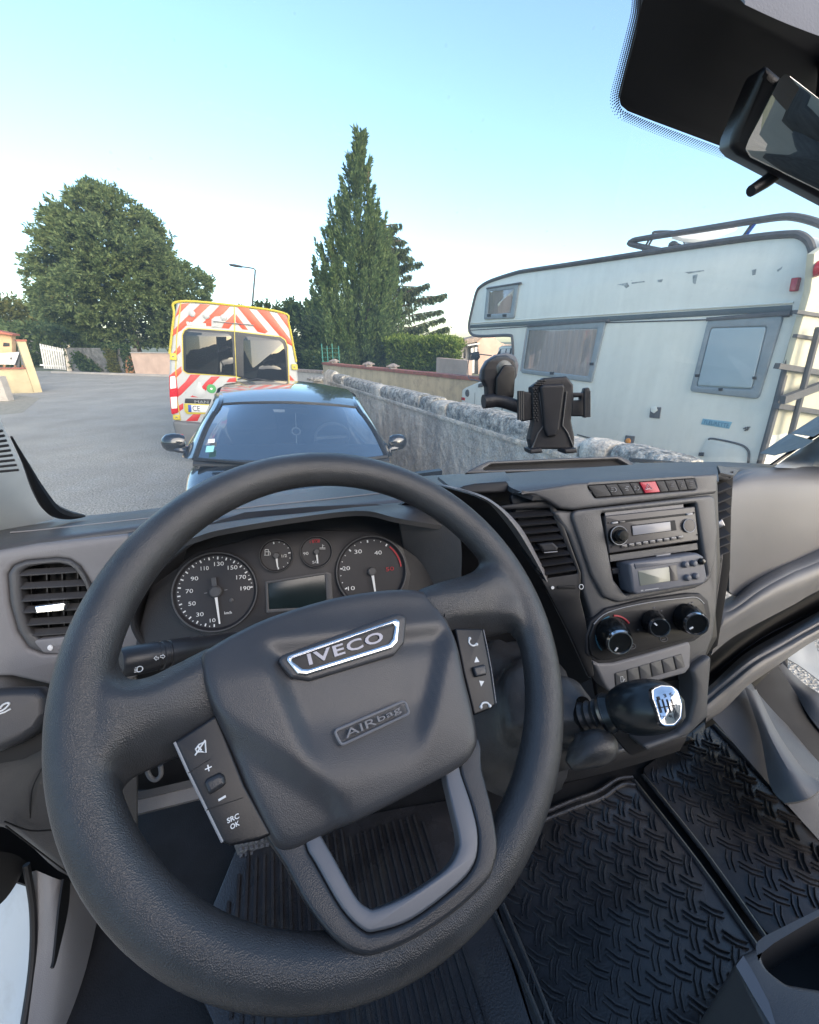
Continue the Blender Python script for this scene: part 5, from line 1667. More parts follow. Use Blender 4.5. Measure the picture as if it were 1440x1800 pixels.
# arm and suction cup
cup_c = glass_hit(878, 655, .006)
cn = (V((0, -.62, -.76)) + V((-.1, -.75, .1))).normalized()
MB().lathe([(0, .0255), (.002, .0258), (.004, .024), (.010, .020), (.016, .012)], cup_c, cn, 32).build('suction_cup', M['cup'], ph)
RMp = Plane(cup_c + cn * .012, (-.1, -.95, .1))
plate('suction_rim', M['tacho'], ph, RMp, [(844, 668), (846, 650), (855, 634), (872, 623), (893, 619), (908, 626), (913, 641), (910, 660), (905, 670), (860, 676)], 0, .006, .002, .008, seg=3)
CPp = Plane(cup_c + cn * .02, (-.1, -.95, .1))
plate('cup_cap', M['phone_black'], ph, CPp, [(850, 668), (850, 648), (859, 633), (874, 625), (892, 624), (905, 633), (909, 648), (908, 664), (904, 672), (903, 704), (890, 712), (858, 712), (856, 680)], .0, .012, .003, .006, seg=3,
      holes=[([(872, 689), (887, 689), (887, 694), (872, 694)], .001)])
plate('lock_lever', M['black'], ph, CPp, [(884, 646), (888, 641), (903, 642), (907, 650), (904, 700), (872, 700), (873, 664)], .006, .006, .002, .004, seg=3)
mb_ = MB().tube([CPp.hit(850, 706, .004), CPp.hit(868, 704, .004)], .010, 12)
mb_.tube(spl([CPp.hit(862, 704, .002), CPp.hit(884, 706, .004), HP.hit(915, 716, -.012), HP.hit(940, 722, -.014)], 5, False), [.009] * 16, 12)
mb_.build('holder_arm', M['phone_black'], ph)

# ================================================================== OUTSIDE
M['asphalt'] = material('worn_asphalt', (0.36, 0.335, 0.285), 0.9, vscale=.7, col2=(0.27, 0.25, 0.215), bump=1.0, bscale=60, kind='voronoi', bump2=.3, b2scale=5, dirt=0.5, dirtcol=(0.36, 0.355, 0.335), grain=.55)
M['soil'] = material('dry_ground', (0.2, 0.19, 0.13), 0.95, vscale=.5, col2=(0.1, 0.12, 0.06), bump=.8, bscale=30)
M['concrete'] = material('stained_concrete', (0.62, 0.555, 0.465), 0.9, vscale=2.4, col2=(0.36, 0.325, 0.28), streak=(2.0, 2.0, .55), grain=.3, gscale=55, bump=.8, bscale=45, bump2=.8, b2scale=9, dirt=.6, dirtcol=(0.15, 0.15, 0.14), ctr=.15)
M['stone'] = material('lichen_stone', (0.44, 0.41, 0.36), 0.95, vscale=16, col2=(0.1, 0.1, 0.093), ctr=.12, grain=.4, gscale=70, bump=1.0, bscale=40, bump2=.7, b2scale=12, dirt=.7, dirtcol=(0.5, 0.5, 0.46))
M['render'] = material('stained_beige_render', (0.62, 0.47, 0.29), 0.9, vscale=1.3, col2=(0.42, 0.33, 0.21), streak=(2, 2, .3), bump=.3, bscale=60, dirt=.6, dirtcol=(0.16, 0.14, 0.12))
M['render_grey'] = material('pale_grey_render', (0.46, 0.42, 0.37), 0.9, vscale=1.3, col2=(0.34, 0.31, 0.28), bump=.3, bscale=60, dirt=.4, dirtcol=(0.2, 0.18, 0.16))
M['tile'] = material('red_clay_tile', (0.36, 0.12, 0.075), 0.85, vscale=6, col2=(0.22, 0.085, 0.06), bump=.4, bscale=50)
M['pink'] = material('pink_render', (0.56, 0.40, 0.31), 0.9, var=.08, vscale=1.2, bump=.3, bscale=60)
M['yellow'] = material('yellow_render', (0.50, 0.41, 0.25), 0.9, var=.1, vscale=1.5, bump=.3, bscale=60)
M['orange'] = material('orange_render', (0.5, 0.33, 0.19), 0.9, var=.1, vscale=1.5)
M['whitewood'] = material('white_slat_paint', (0.6, 0.6, 0.6), 0.6, var=.05)
M['roofgrey'] = material('grey_roof_sheet', (0.13, 0.13, 0.14), 0.8, var=.15, vscale=3)
M['roofclay'] = material('old_clay_roof', (0.3, 0.24, 0.2), 0.9, var=.2, vscale=8, bump=.6, bscale=12)
M['darkstone'] = material('dark_rubble_wall', (0.2, 0.195, 0.18), 0.95, vscale=3, col2=(0.07, 0.07, 0.065), bump=1, bscale=9)
M['wood'] = material('brown_boards', (0.3, 0.14, 0.06), 0.7, var=.2, vscale=3)
M['lamp'] = material('grey_lamp_steel', (0.07, 0.075, 0.08), 0.5, var=.1)
M['bark'] = material('bark', (0.1, 0.075, 0.055), 0.95, var=.3, vscale=6, bump=1, bscale=18)
M['hill'] = material('far_hill', (0.33, 0.23, 0.13), 1.0, vscale=.012, col2=(0.2, 0.17, 0.1), bump=0)
M['carblack'] = material('black_car_paint', (0.010, 0.012, 0.016), 0.22, var=.05, coat=1.0, rvar=.04)
M['cartrim'] = material('car_trim_black', (0.01, 0.01, 0.011), 0.5, var=.1)
M['carin'] = material('car_interior_grey', (0.03, 0.032, 0.035), 0.8, var=.1)
M['carglass'] = glass('car_windscreen', (0.5, 0.56, 0.58), 9.0, gcol=(.95, .95, .95))
M['vanglass'] = glass('dark_van_window', (0.05, 0.06, 0.065), 1.1, body=(.012, .013, .014), alpha=1.0)
M['vanwhite'] = material('ambulance_white', (0.36, 0.37, 0.37), 0.35, var=.04, vscale=3, dirt=.3, dirtcol=(0.4, 0.38, 0.34))
M['red'] = material('reflective_orange_red', (0.52, 0.06, 0.02), 0.4, var=.05, vscale=4)
M['red2'] = material('reflective_red', (0.42, 0.02, 0.018), 0.4, var=.05, vscale=4)
M['yel'] = material('reflective_yellow', (0.44, 0.36, 0.035), 0.45, var=.05)
M['bump'] = material('grey_bumper', (0.12, 0.125, 0.13), 0.6, var=.08)
M['tail'] = material('tail_lamp_red', (0.45, 0.012, 0.02), 0.18, var=.1, vscale=30)
M['tailw'] = material('tail_lamp_clear', (0.7, 0.66, 0.62), 0.15, var=.06)
M['blue'] = material('plate_blue', (0.02, 0.07, 0.3), 0.4, var=.03)
M['green'] = material('emblem_green', (0.05, 0.25, 0.07), 0.4, var=.03)
M['mhome'] = material('aged_motorhome_white', (0.74, 0.72, 0.63), 0.4, var=.03, vscale=2.2, streak=(2.5, 2.5, .3), rvar=.06, dirt=.18, dirtcol=(0.45, 0.44, 0.36))
M['mcream'] = material('motorhome_cream', (0.55, 0.52, 0.39), 0.45, var=.04, vscale=2, dirt=.3, dirtcol=(0.5, 0.46, 0.34))
M['mtrim'] = material('motorhome_grey_trim', (0.085, 0.082, 0.08), 0.6, var=.12)
M['mband'] = material('motorhome_grey_band', (0.07, 0.085, 0.083), 0.45, var=.06)
M['mframe'] = material('window_frame_grey', (0.25, 0.28, 0.29), 0.4, var=.06)
M['mblind'] = material('drawn_blind', (0.36, 0.43, 0.45), 0.3, var=.03, vscale=2)
M['curtain'] = material('pinkish_curtain', (0.52, 0.44, 0.40), 0.9, vscale=5, col2=(0.40, 0.33, 0.29), streak=(6, 6, .4))
M['mglass'] = glass('motorhome_window', (0.86, 0.86, 0.85), 1.8)
M['scuff'] = material('scuff_mark', (0.36, 0.38, 0.36), 0.8, var=.2, vscale=20)
M['amber'] = material('amber_lamp', (0.75, 0.27, 0.02), 0.25, var=.05)
M['stk_blue'] = material('sticker_blue', (0.22, 0.42, 0.5), 0.5, var=.06)
M['stk_dark'] = material('sticker_dark_blue', (0.06, 0.16, 0.24), 0.5, var=.06)
M['solar'] = material('roof_panel', (0.5, 0.52, 0.52), 0.4, var=.05)
M['wire'] = material('green_wire', (0.05, 0.2, 0.16), 0.5, var=.1)

def foliage(name, c1, c2, c3, tr=.45):
    m = bpy.data.materials.new(name)
    m.use_nodes = True
    t = m.node_tree
    t.nodes.clear()
    out = nd(t, 'ShaderNodeOutputMaterial')
    geo = nd(t, 'ShaderNodeNewGeometry')
    tc = nd(t, 'ShaderNodeTexCoord')
    n1 = nd(t, 'ShaderNodeTexNoise', Scale=.9, Detail=4.0)
    t.links.new(tc.outputs['Object'], n1.inputs['Vector'])
    ad = nd(t, 'ShaderNodeMath', operation='MULTIPLY_ADD')
    ad.inputs[1].default_value = .55
    t.links.new(geo.outputs['Random Per Island'], ad.inputs[0])
    m2 = nd(t, 'ShaderNodeMath', operation='MULTIPLY')
    m2.inputs[1].default_value = .5
    t.links.new(n1.outputs['Fac'], m2.inputs[0])
    t.links.new(m2.outputs[0], ad.inputs[2])
    r = nd(t, 'ShaderNodeValToRGB')
    r.color_ramp.elements[0].position = .15
    r.color_ramp.elements[0].color = (*c1, 1)
    r.color_ramp.elements[1].position = .9
    r.color_ramp.elements[1].color = (*c3, 1)
    e = r.color_ramp.elements.new(.5)
    e.color = (*c2, 1)
    t.links.new(ad.outputs[0], r.inputs[0])
    p = nd(t, 'ShaderNodeBsdfPrincipled')
    p.inputs['Roughness'].default_value = .6
    p.inputs['Specular IOR Level'].default_value = .25
    t.links.new(r.outputs[0], p.inputs['Base Color'])
    tl = nd(t, 'ShaderNodeBsdfTranslucent')
    t.links.new(r.outputs[0], tl.inputs[0])
    mx = nd(t, 'ShaderNodeMixShader')
    mx.inputs[0].default_value = tr
    t.links.new(p.outputs[0], mx.inputs[1])
    t.links.new(tl.outputs[0], mx.inputs[2])
    t.links.new(mx.outputs[0], out.inputs[0])
    return m
M['leaf'] = foliage('broadleaf_green', (0.06, 0.095, 0.038), (0.135, 0.185, 0.075), (0.20, 0.25, 0.105))
M['cypress'] = foliage('cypress_green', (0.04, 0.078, 0.03), (0.10, 0.155, 0.055), (0.17, 0.225, 0.085))
M['cedar'] = foliage('cedar_green', (0.04, 0.065, 0.03), (0.08, 0.11, 0.05), (0.13, 0.16, 0.075))
M['hedge'] = foliage('hedge_green', (0.06, 0.10, 0.02), (0.14, 0.2, 0.04), (0.3, 0.35, 0.075))
M['olive'] = foliage('olive_green', (0.06, 0.075, 0.02), (0.12, 0.13, 0.04), (0.2, 0.19, 0.06))
M['ivy'] = foliage('ivy_green', (0.02, 0.045, 0.015), (0.05, 0.085, 0.03), (0.11, 0.14, 0.05))

# ---- ground, road, hills
g = MB()
g.add([(-900, -300, -.02), (900, -300, -.02), (900, 1500, -.02), (-900, 1500, -.02)], [(0, 1, 2, 3)])
g.build('ground', M['soil'], None, kind='structure', smooth=False)
rv = [aZ(-700, 720, 0), aZ(-500, 690, 0), aZ(40, 654, 0), aZ(300, 657, 0), aZ(420, 660, 0)]
v, f = [], []
n = 40
pts = [V((-34, -14, 0)), V((-34, 18, 0)), V((-24, 23, 0)), aZ(70, 652, 0), aZ(200, 656, 0), aZ(330, 660, 0), V((-1.5, 24, 0)), V((.2, 19, 0)), V((1.2, 9.4, 0)), V((2.2, 3, 0)), V((4.2, 2, 0)), V((5, -14, 0))]
mk('road', [(p.x, p.y, 0) for p in pts], [tuple(range(len(pts)))], M['asphalt'], None, smooth=False, kind='structure')
gr_ = material('gravel_verge', (0.36, 0.32, 0.25), .95, vscale=8, col2=(0.22, 0.2, 0.15), bump=1, bscale=60)
pv = [aZ(-120, 740, .004), aZ(-100, 700, .004), aZ(30, 694, .004), aZ(70, 700, .004), aZ(40, 725, .004)]
mk('gravel_verge', [tuple(p) for p in pv], [tuple(range(len(pv)))], gr_, None, smooth=False, kind='structure')
def hill(name, R, az0, az1, hfun, m_):
    v, f = [], []
    N = 90
    for i in range(N + 1):
        a = radians(az0 + (az1 - az0) * i / N)
        for r_, k in ((R * .8, 0), (R, 1), (R * 1.15, .9)):
            v.append((r_ * sin(a), r_ * cos(a), -.5 + hfun(i / N) * k))
    for i in range(N):
        for k in range(2):
            f.append((i * 3 + k, i * 3 + k + 1, i * 3 + 3 + k + 1, i * 3 + 3 + k))
    mk(name, v, f, m_, None, kind='structure')
hill('hills', 700, -75, -20, lambda t: 52 * sin(pi * min(1, t * 1.1)) ** .6 + 9 * noise.noise(V((t * 9, 1, 0))) if t < .9 else 20, M['hill'])

hill('unseen_skyline', 46, 95, 285, lambda t: 4.2 + .9 * noise.noise(V((t * 16, 3, 0))) + .3 * noise.noise(V((t * 60, 3, 0))), material('dark_skyline', (.035, .05, .03), 1.0, vscale=.6))  # unseen dark skyline behind the cab, added for the ambulance window reflections

# ---- foliage helpers
def leaf(v, f, p, d, nrm, ln, wd):
    """a folded leaf spray: two triangles along d"""
    s = d.cross(nrm)
    if s.length < 1e-4:
        s = d.cross(V((1, .3, .2)))
    s.normalize()
    k = len(v)
    m_ = p + d * (ln * .45)
    v += [p, m_ + s * wd, p + d * ln, m_ - s * wd]
    f.append((k, k + 1, k + 2, k + 3))
def rnd_dir(r):
    z = r.uniform(-1, 1)
    a = r.uniform(0, 2 * pi)
    q = sqrt(1 - z * z)
    return V((q * cos(a), q * sin(a), z))
def crown_obj(name, v, f, m_, root, kind=None):
    return mk(name, v, f, m_, root, smooth=False, flip=None, kind=kind)
def trunk_obj(root, base, h, r, seed, limbs=6, spread=.5, name='trunk', m_=None):
    rn = random.Random(seed)
    mb = MB()
    pts = [base + V((rn.uniform(-.06, .06) * i, rn.uniform(-.06, .06) * i, h * i / 5)) for i in range(6)]
    mb.tube(pts, [r * (1.25 if i == 0 else 1 - .16 * i) for i in range(6)], 9)
    for i in range(limbs):
        t = rn.uniform(.3, .9)
        b = base + V((0, 0, h * t))
        a = rn.uniform(0, 2 * pi)
        d = V((cos(a), sin(a), rn.uniform(.3, .9))) * h * spread * (1.1 - t * .5)
        mb.tube([b, b + d * .5 + V((0, 0, .1)), b + d], [r * .45, r * .3, r * .1], 6)
    return mb.build(name, m_ or M['bark'], root)

# ---- big broadleaf tree at the left
def broad_tree(label, base, prof, H, nb, seed, m_, lsz=.42, group=None, per=9, name='leafy_tree', droop=-.25, z0=0.0):
    """prof: list of (height fraction, radius)"""
    t = thing(name, label, 'tree', base, group)
    trunk_obj(t, base, H * .75, H * .022 + .05, seed, 9, .35)
    rn = random.Random(seed)
    v, f = [], []
    def rad(h):
        for (a, ra), (b, rb_) in zip(prof, prof[1:]):
            if a <= h <= b:
                return ra + (rb_ - ra) * (h - a) / (b - a)
        return 0
    rmax = max(p[1] for p in prof)
    n = 0
    while n < nb:
        h = rn.random()
        R = rad(h)
        if rn.random() > (R / rmax) ** 1.1 + .04:
            continue
        a = rn.uniform(0, 2 * pi)
        lump = 1 + .42 * noise.noise(V((cos(a) * 2.1 + seed, sin(a) * 2.1, h * 5.5))) + .26 * noise.noise(V((cos(a) * 5, sin(a) * 5 + seed, h * 13)))
        rr_ = R * lump * (1 - .75 * rn.random() ** 2.2)
        c = base + V((rr_ * cos(a), rr_ * sin(a), z0 + h * (H - z0)))
        if noise.noise(c * (.8 if rmax > 3 else 1.6)) < -.14:
            continue
        out = (V((cos(a), sin(a), .35 + .9 * (h - .4)))).normalized()
        axis = (out + rnd_dir(rn) * .6 + V((0, 0, droop))).normalized()
        for q in range(per):
            d = (axis + rnd_dir(rn) * .75).normalized()
            p = c + axis * (rn.random() * lsz * 1.5) + rnd_dir(rn) * lsz * .25
            leaf(v, f, p, d, rnd_dir(rn), lsz * rn.uniform(.5, 1.1), lsz * rn.uniform(.14, .24))
        n += 1
    crown_obj('crown', v, f, m_, t)
    return t

def zat(px, py, Y):
    return aY(px, py, Y).z
tb = aZ(222, 655, 0)
sc = (tb - EYE).length / 720 * 1.0
# broad crown: silhouette half-widths measured over the height of the tree
tbY = tb.y + 6.5
tbx = aY(238, 600, tbY).x
broad_tree('huge round dark green leafy tree behind the rubble wall at left', V((tbx, tbY, 0)),
           [(0, 2.2), (.1, 3.8), (.22, 4.9), (.38, 5.1), (.55, 4.5), (.72, 3.5), (.86, 2.4), (.95, 1.4), (1, .4)], zat(205, 332, tbY), 8600, 3, M['leaf'], .32, per=14, z0=1.7)

# ---- tall cypress
def cypress(label, base, H, prof, seed):
    t = thing('cypress_tree', label, 'tree', base)
    trunk_obj(t, base, H * .9, .22, seed, 0)
    rn = random.Random(seed)
    v, f = [], []
    def rad(h):
        for (a, ra), (b, rb_) in zip(prof, prof[1:]):
            if a <= h <= b:
                return ra + (rb_ - ra) * (h - a) / (b - a)
        return 0
    rmax = max(p[1] for p in prof)
    n = 0
    while n < 900:
        h = rn.random() * .97 if n > 14 else .80 + .012 * n
        R = rad(h) * (1 if n > 14 else .25)
        if n > 14 and rn.random() > R / rmax + .12:
            continue
        a = rn.uniform(0, 2 * pi)
        lump = 1 + .30 * noise.noise(V((cos(a) * 1.7, sin(a) * 1.7, h * 9 + seed)))
        rr_ = R * lump * (rn.uniform(.02, 1) ** (.45 if h < .7 else .9))
        c = base + V((rr_ * cos(a), rr_ * sin(a), .1 + h * H)) + CLEAN * (1 - h)
        L = rn.uniform(.75, 1.6) * (1.05 - .5 * h)
        up = V((cos(a) * .24, sin(a) * .24, 1.0)).normalized()
        wd_ = rn.uniform(.2, .36) * (1.15 - .8 * h)
        for q in range(int(95 * (1.05 - .5 * h))):
            t_ = rn.random() ** .8
            p = c + up * (t_ * L) + rnd_dir(rn) * wd_ * (1.05 - t_) * rn.random() ** .4
            d = (up * .9 + V((cos(a), sin(a), 0)) * .35 + rnd_dir(rn) * .65).normalized()
            leaf(v, f, p, d, rnd_dir(rn), rn.uniform(.13, .30), rn.uniform(.022, .045))
        n += 1
    crown_obj('crown', v, f, M['cypress'], t)
    return t
cb = aZ(606, 652, 0.0)
cypY = 24.0
cbase = aY(637, 300, cypY)
cbase.z = 0
topz = (EYE + ray(637, 222) * (cypY / ray(637, 222).y)).z
CLEAN = V((-cos(YAW), sin(YAW), 0)) * 1.0
cypress('tall pointed cypress tree standing behind the beige boundary wall', cbase, topz - .55,
        [(0, 2.4), (.15, 2.55), (.3, 2.25), (.5, 1.72), (.66, 1.2), (.8, .7), (.9, .32), (1, .03)], 5)

# ---- cedar with layered drooping branches, behind the cypress
def cedar(label, base, H, seed):
    t = thing('cedar_tree', label, 'tree', base)
    rn = random.Random(seed)
    mb = MB()
    mb.tube([base, base + V((.1, 0, H * .5)), base + V((0, 0, H))], [.28, .17, .03], 8)
    v, f = [], []
    nb = 70
    for i in range(nb):
        h = .10 + .86 * i / nb
        L = (1 - h) ** .75 * 4.9 * rn.uniform(.45, 1.1) + .3
        a = i * 2.4 + rn.uniform(-.4, .4)
        b = base + V((0, 0, H * h))
        d = V((cos(a), sin(a), rn.uniform(-.05, .42)))
        pts_ = [b + d * (L * k / 6) + V((0, 0, -.02 * L * (k / 6) ** 2 * 6 * .6)) for k in range(7)]
        mb.tube(pts_, [.055 * (1 - k / 7.5) for k in range(7)], 5)
        for k in range(int(L * 46)):
            s_ = rn.random() ** .7
            j = min(5, int(s_ * 6))
            p = pts_[j].lerp(pts_[j + 1], s_ * 6 - j)
            side_ = V((-sin(a), cos(a), 0)) * rn.uniform(-.55, .55) * (1.1 - s_) * min(L, 2) * .6
            p = p + side_ + V((0, 0, -.55 * rn.random() ** 1.6 * (1.15 - s_)))
            for q in range(4):
                dd = (d * .35 + V((0, 0, -.95)) + rnd_dir(rn) * .6).normalized()
                leaf(v, f, p + rnd_dir(rn) * .08, dd, rnd_dir(rn), rn.uniform(.14, .34), rn.uniform(.025, .05))
    mb.build('trunk', M['bark'], t)
    crown_obj('crown', v, f, M['cedar'], t)
cd = ray(682, 650)
ce = EYE + cd * (27.0 / cd.y)
cedar('thin grey-green cedar with drooping layered branches right of the cypress', V((ce.x, ce.y, 0)), 8.6, 11)

# ---- hedges and bushes
def hedge(name, label, cat, quad, h, dens, m_, seed, lsz=.12, lump=.15, z0=0.0):
    """quad: 4 ground corners; leaves fill the faces of the block"""
    c0 = sum(quad, V((0, 0, 0))) / 4
    t = thing(name, label, cat, V((c0.x, c0.y, z0)))
    rn = random.Random(seed)
    v, f = [], []
    for i in range(dens):
        s_, r_ = rn.random(), rn.random()
        q = quad[0].lerp(quad[1], s_).lerp(quad[3].lerp(quad[2], s_), r_)
        top = h * (1 + lump * noise.noise(V((q.x * .8, q.y * .8, seed))))
        k = rn.random()
        z = top if k < .4 else top * rn.random()
        if k >= .4:
            r_ = 0 if rn.random() < .8 else 1
            q = quad[0].lerp(quad[1], s_).lerp(quad[3].lerp(quad[2], s_), r_)
            q = q + V((noise.noise(V((q.x, q.y, z))) * .3, noise.noise(V((q.x + 5, q.y, z))) * .3, 0))
        p = V((q.x, q.y, z0 + z)) + rnd_dir(rn) * .1
        for j in range(5):
            d = (V((0, -.35, .7)) + rnd_dir(rn) * .9).normalized()
            leaf(v, f, p + rnd_dir(rn) * lsz, d, rnd_dir(rn), lsz * rn.uniform(.8, 1.7), lsz * rn.uniform(.2, .4))
    crown_obj('foliage', v, f, m_, t)
    # woody core
    cb_ = MB()
    A = [V((p.x, p.y, z0)) for p in quad]
    B2 = [c0.lerp(p, .86) for p in quad]
    cb_.add([V((p.x, p.y, z0)) for p in B2] + [V((p.x, p.y, z0 + h * .86)) for p in B2], [(0, 1, 2, 3), (4, 5, 6, 7), (0, 1, 5, 4), (1, 2, 6, 5), (2, 3, 7, 6), (3, 0, 4, 7)])
    cb_.build('branches', M['bark'], t)
    return t
def gp_(px, Y):
    r = ray(px, 640)
    p = EYE + r * (Y / r.y)
    return V((p.x, p.y, 0))
def zat(px, py, Y):
    return aY(px, py, Y).z
hedge('garden_hedge', 'bright lime green clipped hedge behind the beige wall', 'hedge', [gp_(680, 21), gp_(800, 16.5), gp_(812, 18), gp_(690, 23)], zat(740, 604, 19), 5200, M['hedge'], 21, .13)
broad_tree('dark green bushy tree between the ambulance and the cypress', gp_(505, 27), [(0, 2.2), (.3, 3.1), (.6, 2.9), (.85, 1.9), (1, .3)], zat(500, 534, 27), 1700, 8, M['ivy'], .34, name='bushy_tree')
hedge('shrub_row', 'low dark green shrubs at the foot of the cypress', 'shrub', [gp_(535, 22), gp_(600, 20), gp_(610, 22), gp_(540, 25)], zat(560, 632, 22), 1500, M['ivy'], 22, .12, .4)
broad_tree('yellow-green rounded tree above the grey shed at far left', gp_(18, 60), [(0, 4.2), (.4, 5.6), (.75, 4.2), (.95, 2), (1, .4)], zat(20, 528, 60), 1500, 13, M['olive'], .6, name='bushy_tree')
broad_tree('dark slim conifer on the skyline at far left', gp_(56, 64), [(0, 2.2), (.5, 1.8), (.85, .8), (1, .1)], zat(50, 527, 64), 500, 14, M['cypress'], .45, name='conifer_tree')
broad_tree('low green trees between the shed and the big leafy tree', gp_(98, 48), [(0, 3.6), (.5, 4.2), (.85, 2.6), (1, .4)], zat(95, 566, 48), 1100, 15, M['leaf'], .5, name='bushy_tree')

# ---- far left walls, gate, shed
def wall(name, label, p0, p1, h, th, m_, cap=None, cap_m=None, cat='wall', z0=0.0, caph=.06, over=.05):
    p0, p1 = V((p0.x, p0.y, z0)), V((p1.x, p1.y, z0))
    t = thing(name, label, cat, (p0 + p1) / 2)
    d = (p1 - p0)
    L = d.length
    a = atan2(d.y, d.x)
    R_ = Matrix.Rotation(a, 3, 'Z')
    mid = (p0 + p1) / 2
    nseg = max(2, int(L / .5))
    mb = MB()
    mb.box(mid + V((0, 0, h / 2)), (L, th, h), R_)
    mb.build('wall_body', m_, t, smooth=False)
    if cap_m:
        n_ = max(3, int(L / .45)) if cap == 'tiles' else 1
        for i in range(n_):
            q = p0 + d * ((i + .5) / n_)
            rn = random.Random(i)
            MB().box(q + V((0, 0, h + caph / 2 + rn.uniform(0, .008) * (n_ > 1))), (L / n_ - .008, th + over * 2, caph), R_ @ Matrix.Rotation(rn.uniform(-.012, .012) * (n_ > 1), 3, 'Y')).build('coping_tile' if n_ > 1 else 'coping', cap_m, t, smooth=False)
    return t
# yellow garden wall with red cap
yA, yB = aZ(-60, 692, 0), aZ(62, 690, 0)
yA.y = yB.y + .4
wall('garden_wall', 'low yellow garden wall with red tile coping at the left edge', yA, yB, .92, .2, M['yellow'], 'tiles', M['tile'])
tpl = thing('gate_pillar', 'tall slim yellow rendered pillar at the end of the garden wall', 'pillar', yB)
RY = Matrix.Rotation(radians(35), 3, 'Z')
MB().box(yB + V((.05, .1, .98)), (.26, .2, 1.96), RY).build('pillar_shaft', M['yellow'], tpl, smooth=False)
MB().box(yB + V((.05, .1, 1.99)), (.32, .28, .07), RY).build('pillar_cap', M['tile'], tpl, smooth=False)
gA, gB = aZ(-80, 706, 0), aZ(20, 704, 0)
wall('low_wall', 'grey concrete block stub in front of the yellow garden wall', gA, gB, .82, .3, M['render_grey'])
# board and trestle behind the yellow wall
bd = thing('notice_board', 'white board on brown posts behind the yellow garden wall', 'board', yA + V((0, 1, 0)))
bpl = Plane(aY(15, 630, yB.y + 1.2), (.3, -1, 0))
plate('board_sheet', M['whitewood'], bd, bpl, [(-20, 622), (34, 619), (26, 641), (-20, 640)], 0, .03, .004)
plate('board_mark', M['cartrim'], bd, bpl, [(18, 628), (21, 628), (21, 632), (18, 632)], .006, .004, .001)
for x in (8, 27, 40):
    MB().bar(bpl.hit(x, 642, -.03), bpl.hit(x - 3, 668, -.03), .07, .07).build('board_post', M['wood'], bd)
tr2 = thing('trestle', 'dark crossed trestle leaning by the yellow pillar', 'trestle', bpl.hit(36, 660, -.3))
for a_, b_ in (((24, 655), (36, 612)), ((36, 612), (43, 655)), ((31, 652), (33, 618))):
    MB().bar(bpl.hit(*a_, -.2), bpl.hit(*b_, -.2), .1, .1).build('trestle_leg', M['lamp'], tr2)
oh = thing('garden_shed', 'small orange rendered outbuilding with red roof at the left edge', 'shed', gp_(-10, 27))
op = Plane(aY(0, 600, 27), (.1, -1, 0))
plate('shed_wall', M['orange'], oh, op, [(-160, 580), (-20, 584), (20, 588), (22, 640), (-160, 650)], 0, .5, .01)
plate('roof', M['tile'], oh, op, [(-170, 573), (-20, 578), (22, 587), (22, 590), (-20, 584), (-170, 580)], .25, .9, .01)
plate('window', M['cartrim'], oh, op, [(6, 602), (17, 603), (17, 609), (5, 609)], .01, .03, .003)
gs = thing('long_shed', 'long low grey shed with dark sheet roof behind the white gate', 'shed', gp_(60, 50))
sp2 = Plane(aY(60, 600, 50), (.05, -1, 0))
plate('shed_wall', M['render_grey'], gs, sp2, [(-200, 576), (100, 592), (116, 592), (116, 655), (-200, 655)], 0, 5, .01)
plate('roof', M['roofgrey'], gs, sp2, [(-210, 569), (0, 577), (96, 588), (104, 592), (96, 593), (0, 584), (-210, 577)], .4, 5.6, .01)
# white slatted gate
gt = thing('slatted_gate', 'white slatted wooden gate standing open by a concrete post', 'gate', aZ(95, 650, 0))
gpl = Plane(aZ(95, 650, 0), (.35, -1, 0))
for k in range(10):
    t0, t1 = k / 10 + .006, (k + 1) / 10 - .018
    tp_ = lambda t: (69 + 43 * t, 604 + 9 * t)
    bt_ = lambda t: (77 + 40 * t, 648 + 2 * t)
    plate('slat', M['whitewood'], gt, gpl, [tp_(t0), tp_(t1), bt_(t1), bt_(t0)], .03, .03, .004)
for y0, y1 in ((609, 617), (640, 643)):
    plate('rail', M['whitewood'], gt, gpl, [(70, y0), (113, y1), (113, y1 + 3), (70, y0 + 3)], -.005, .03, .004)
for y in (614, 634, 648):
    plate('hinge', M['cartrim'], gt, gpl, [(112, y), (118, y + 1), (118, y + 3), (112, y + 2)], .02, .03, .004)
gpost = thing('gate_post', 'weathered concrete gate post right of the white gate', 'post', aZ(124, 652, 0))
pp_ = Plane(aZ(124, 653, 0), (.3, -1, 0))
plate('post_shaft', M['concrete'], gpost, pp_, [(112, 606), (122, 606), (130, 652), (118, 653)], .0, .5, .01)
# rubble wall under the big tree
rw0, rw1 = aZ(130, 652.5, 0), aZ(246, 657, 0)
wall('rubble_wall', 'dark ivy grown rubble wall under the big leafy tree', rw0, rw1, 1.55, .4, M['darkstone'])
iv = thing('ivy_column', 'pale flowering ivy column on the dark rubble wall', 'climbing plant', aZ(205, 656.5, 0))
v, f = [], []
rn = random.Random(5)
for i in range(420):
    q = aZ(205, 656.5, 0) + V((rn.uniform(-.28, .28), -.1 + rn.uniform(-.2, .1), rn.uniform(0, 1.5)))
    for j in range(4):
        leaf(v, f, q + rnd_dir(rn) * .06, (V((0, -.6, .2)) + rnd_dir(rn)).normalized(), rnd_dir(rn), .12, .045)
crown_obj('leaves', v, f, M['olive'], iv)
iv2 = thing('wall_ivy', 'dark ivy spilling over the rubble wall by the gate post', 'climbing plant', rw0.lerp(rw1, .35))
v, f = [], []
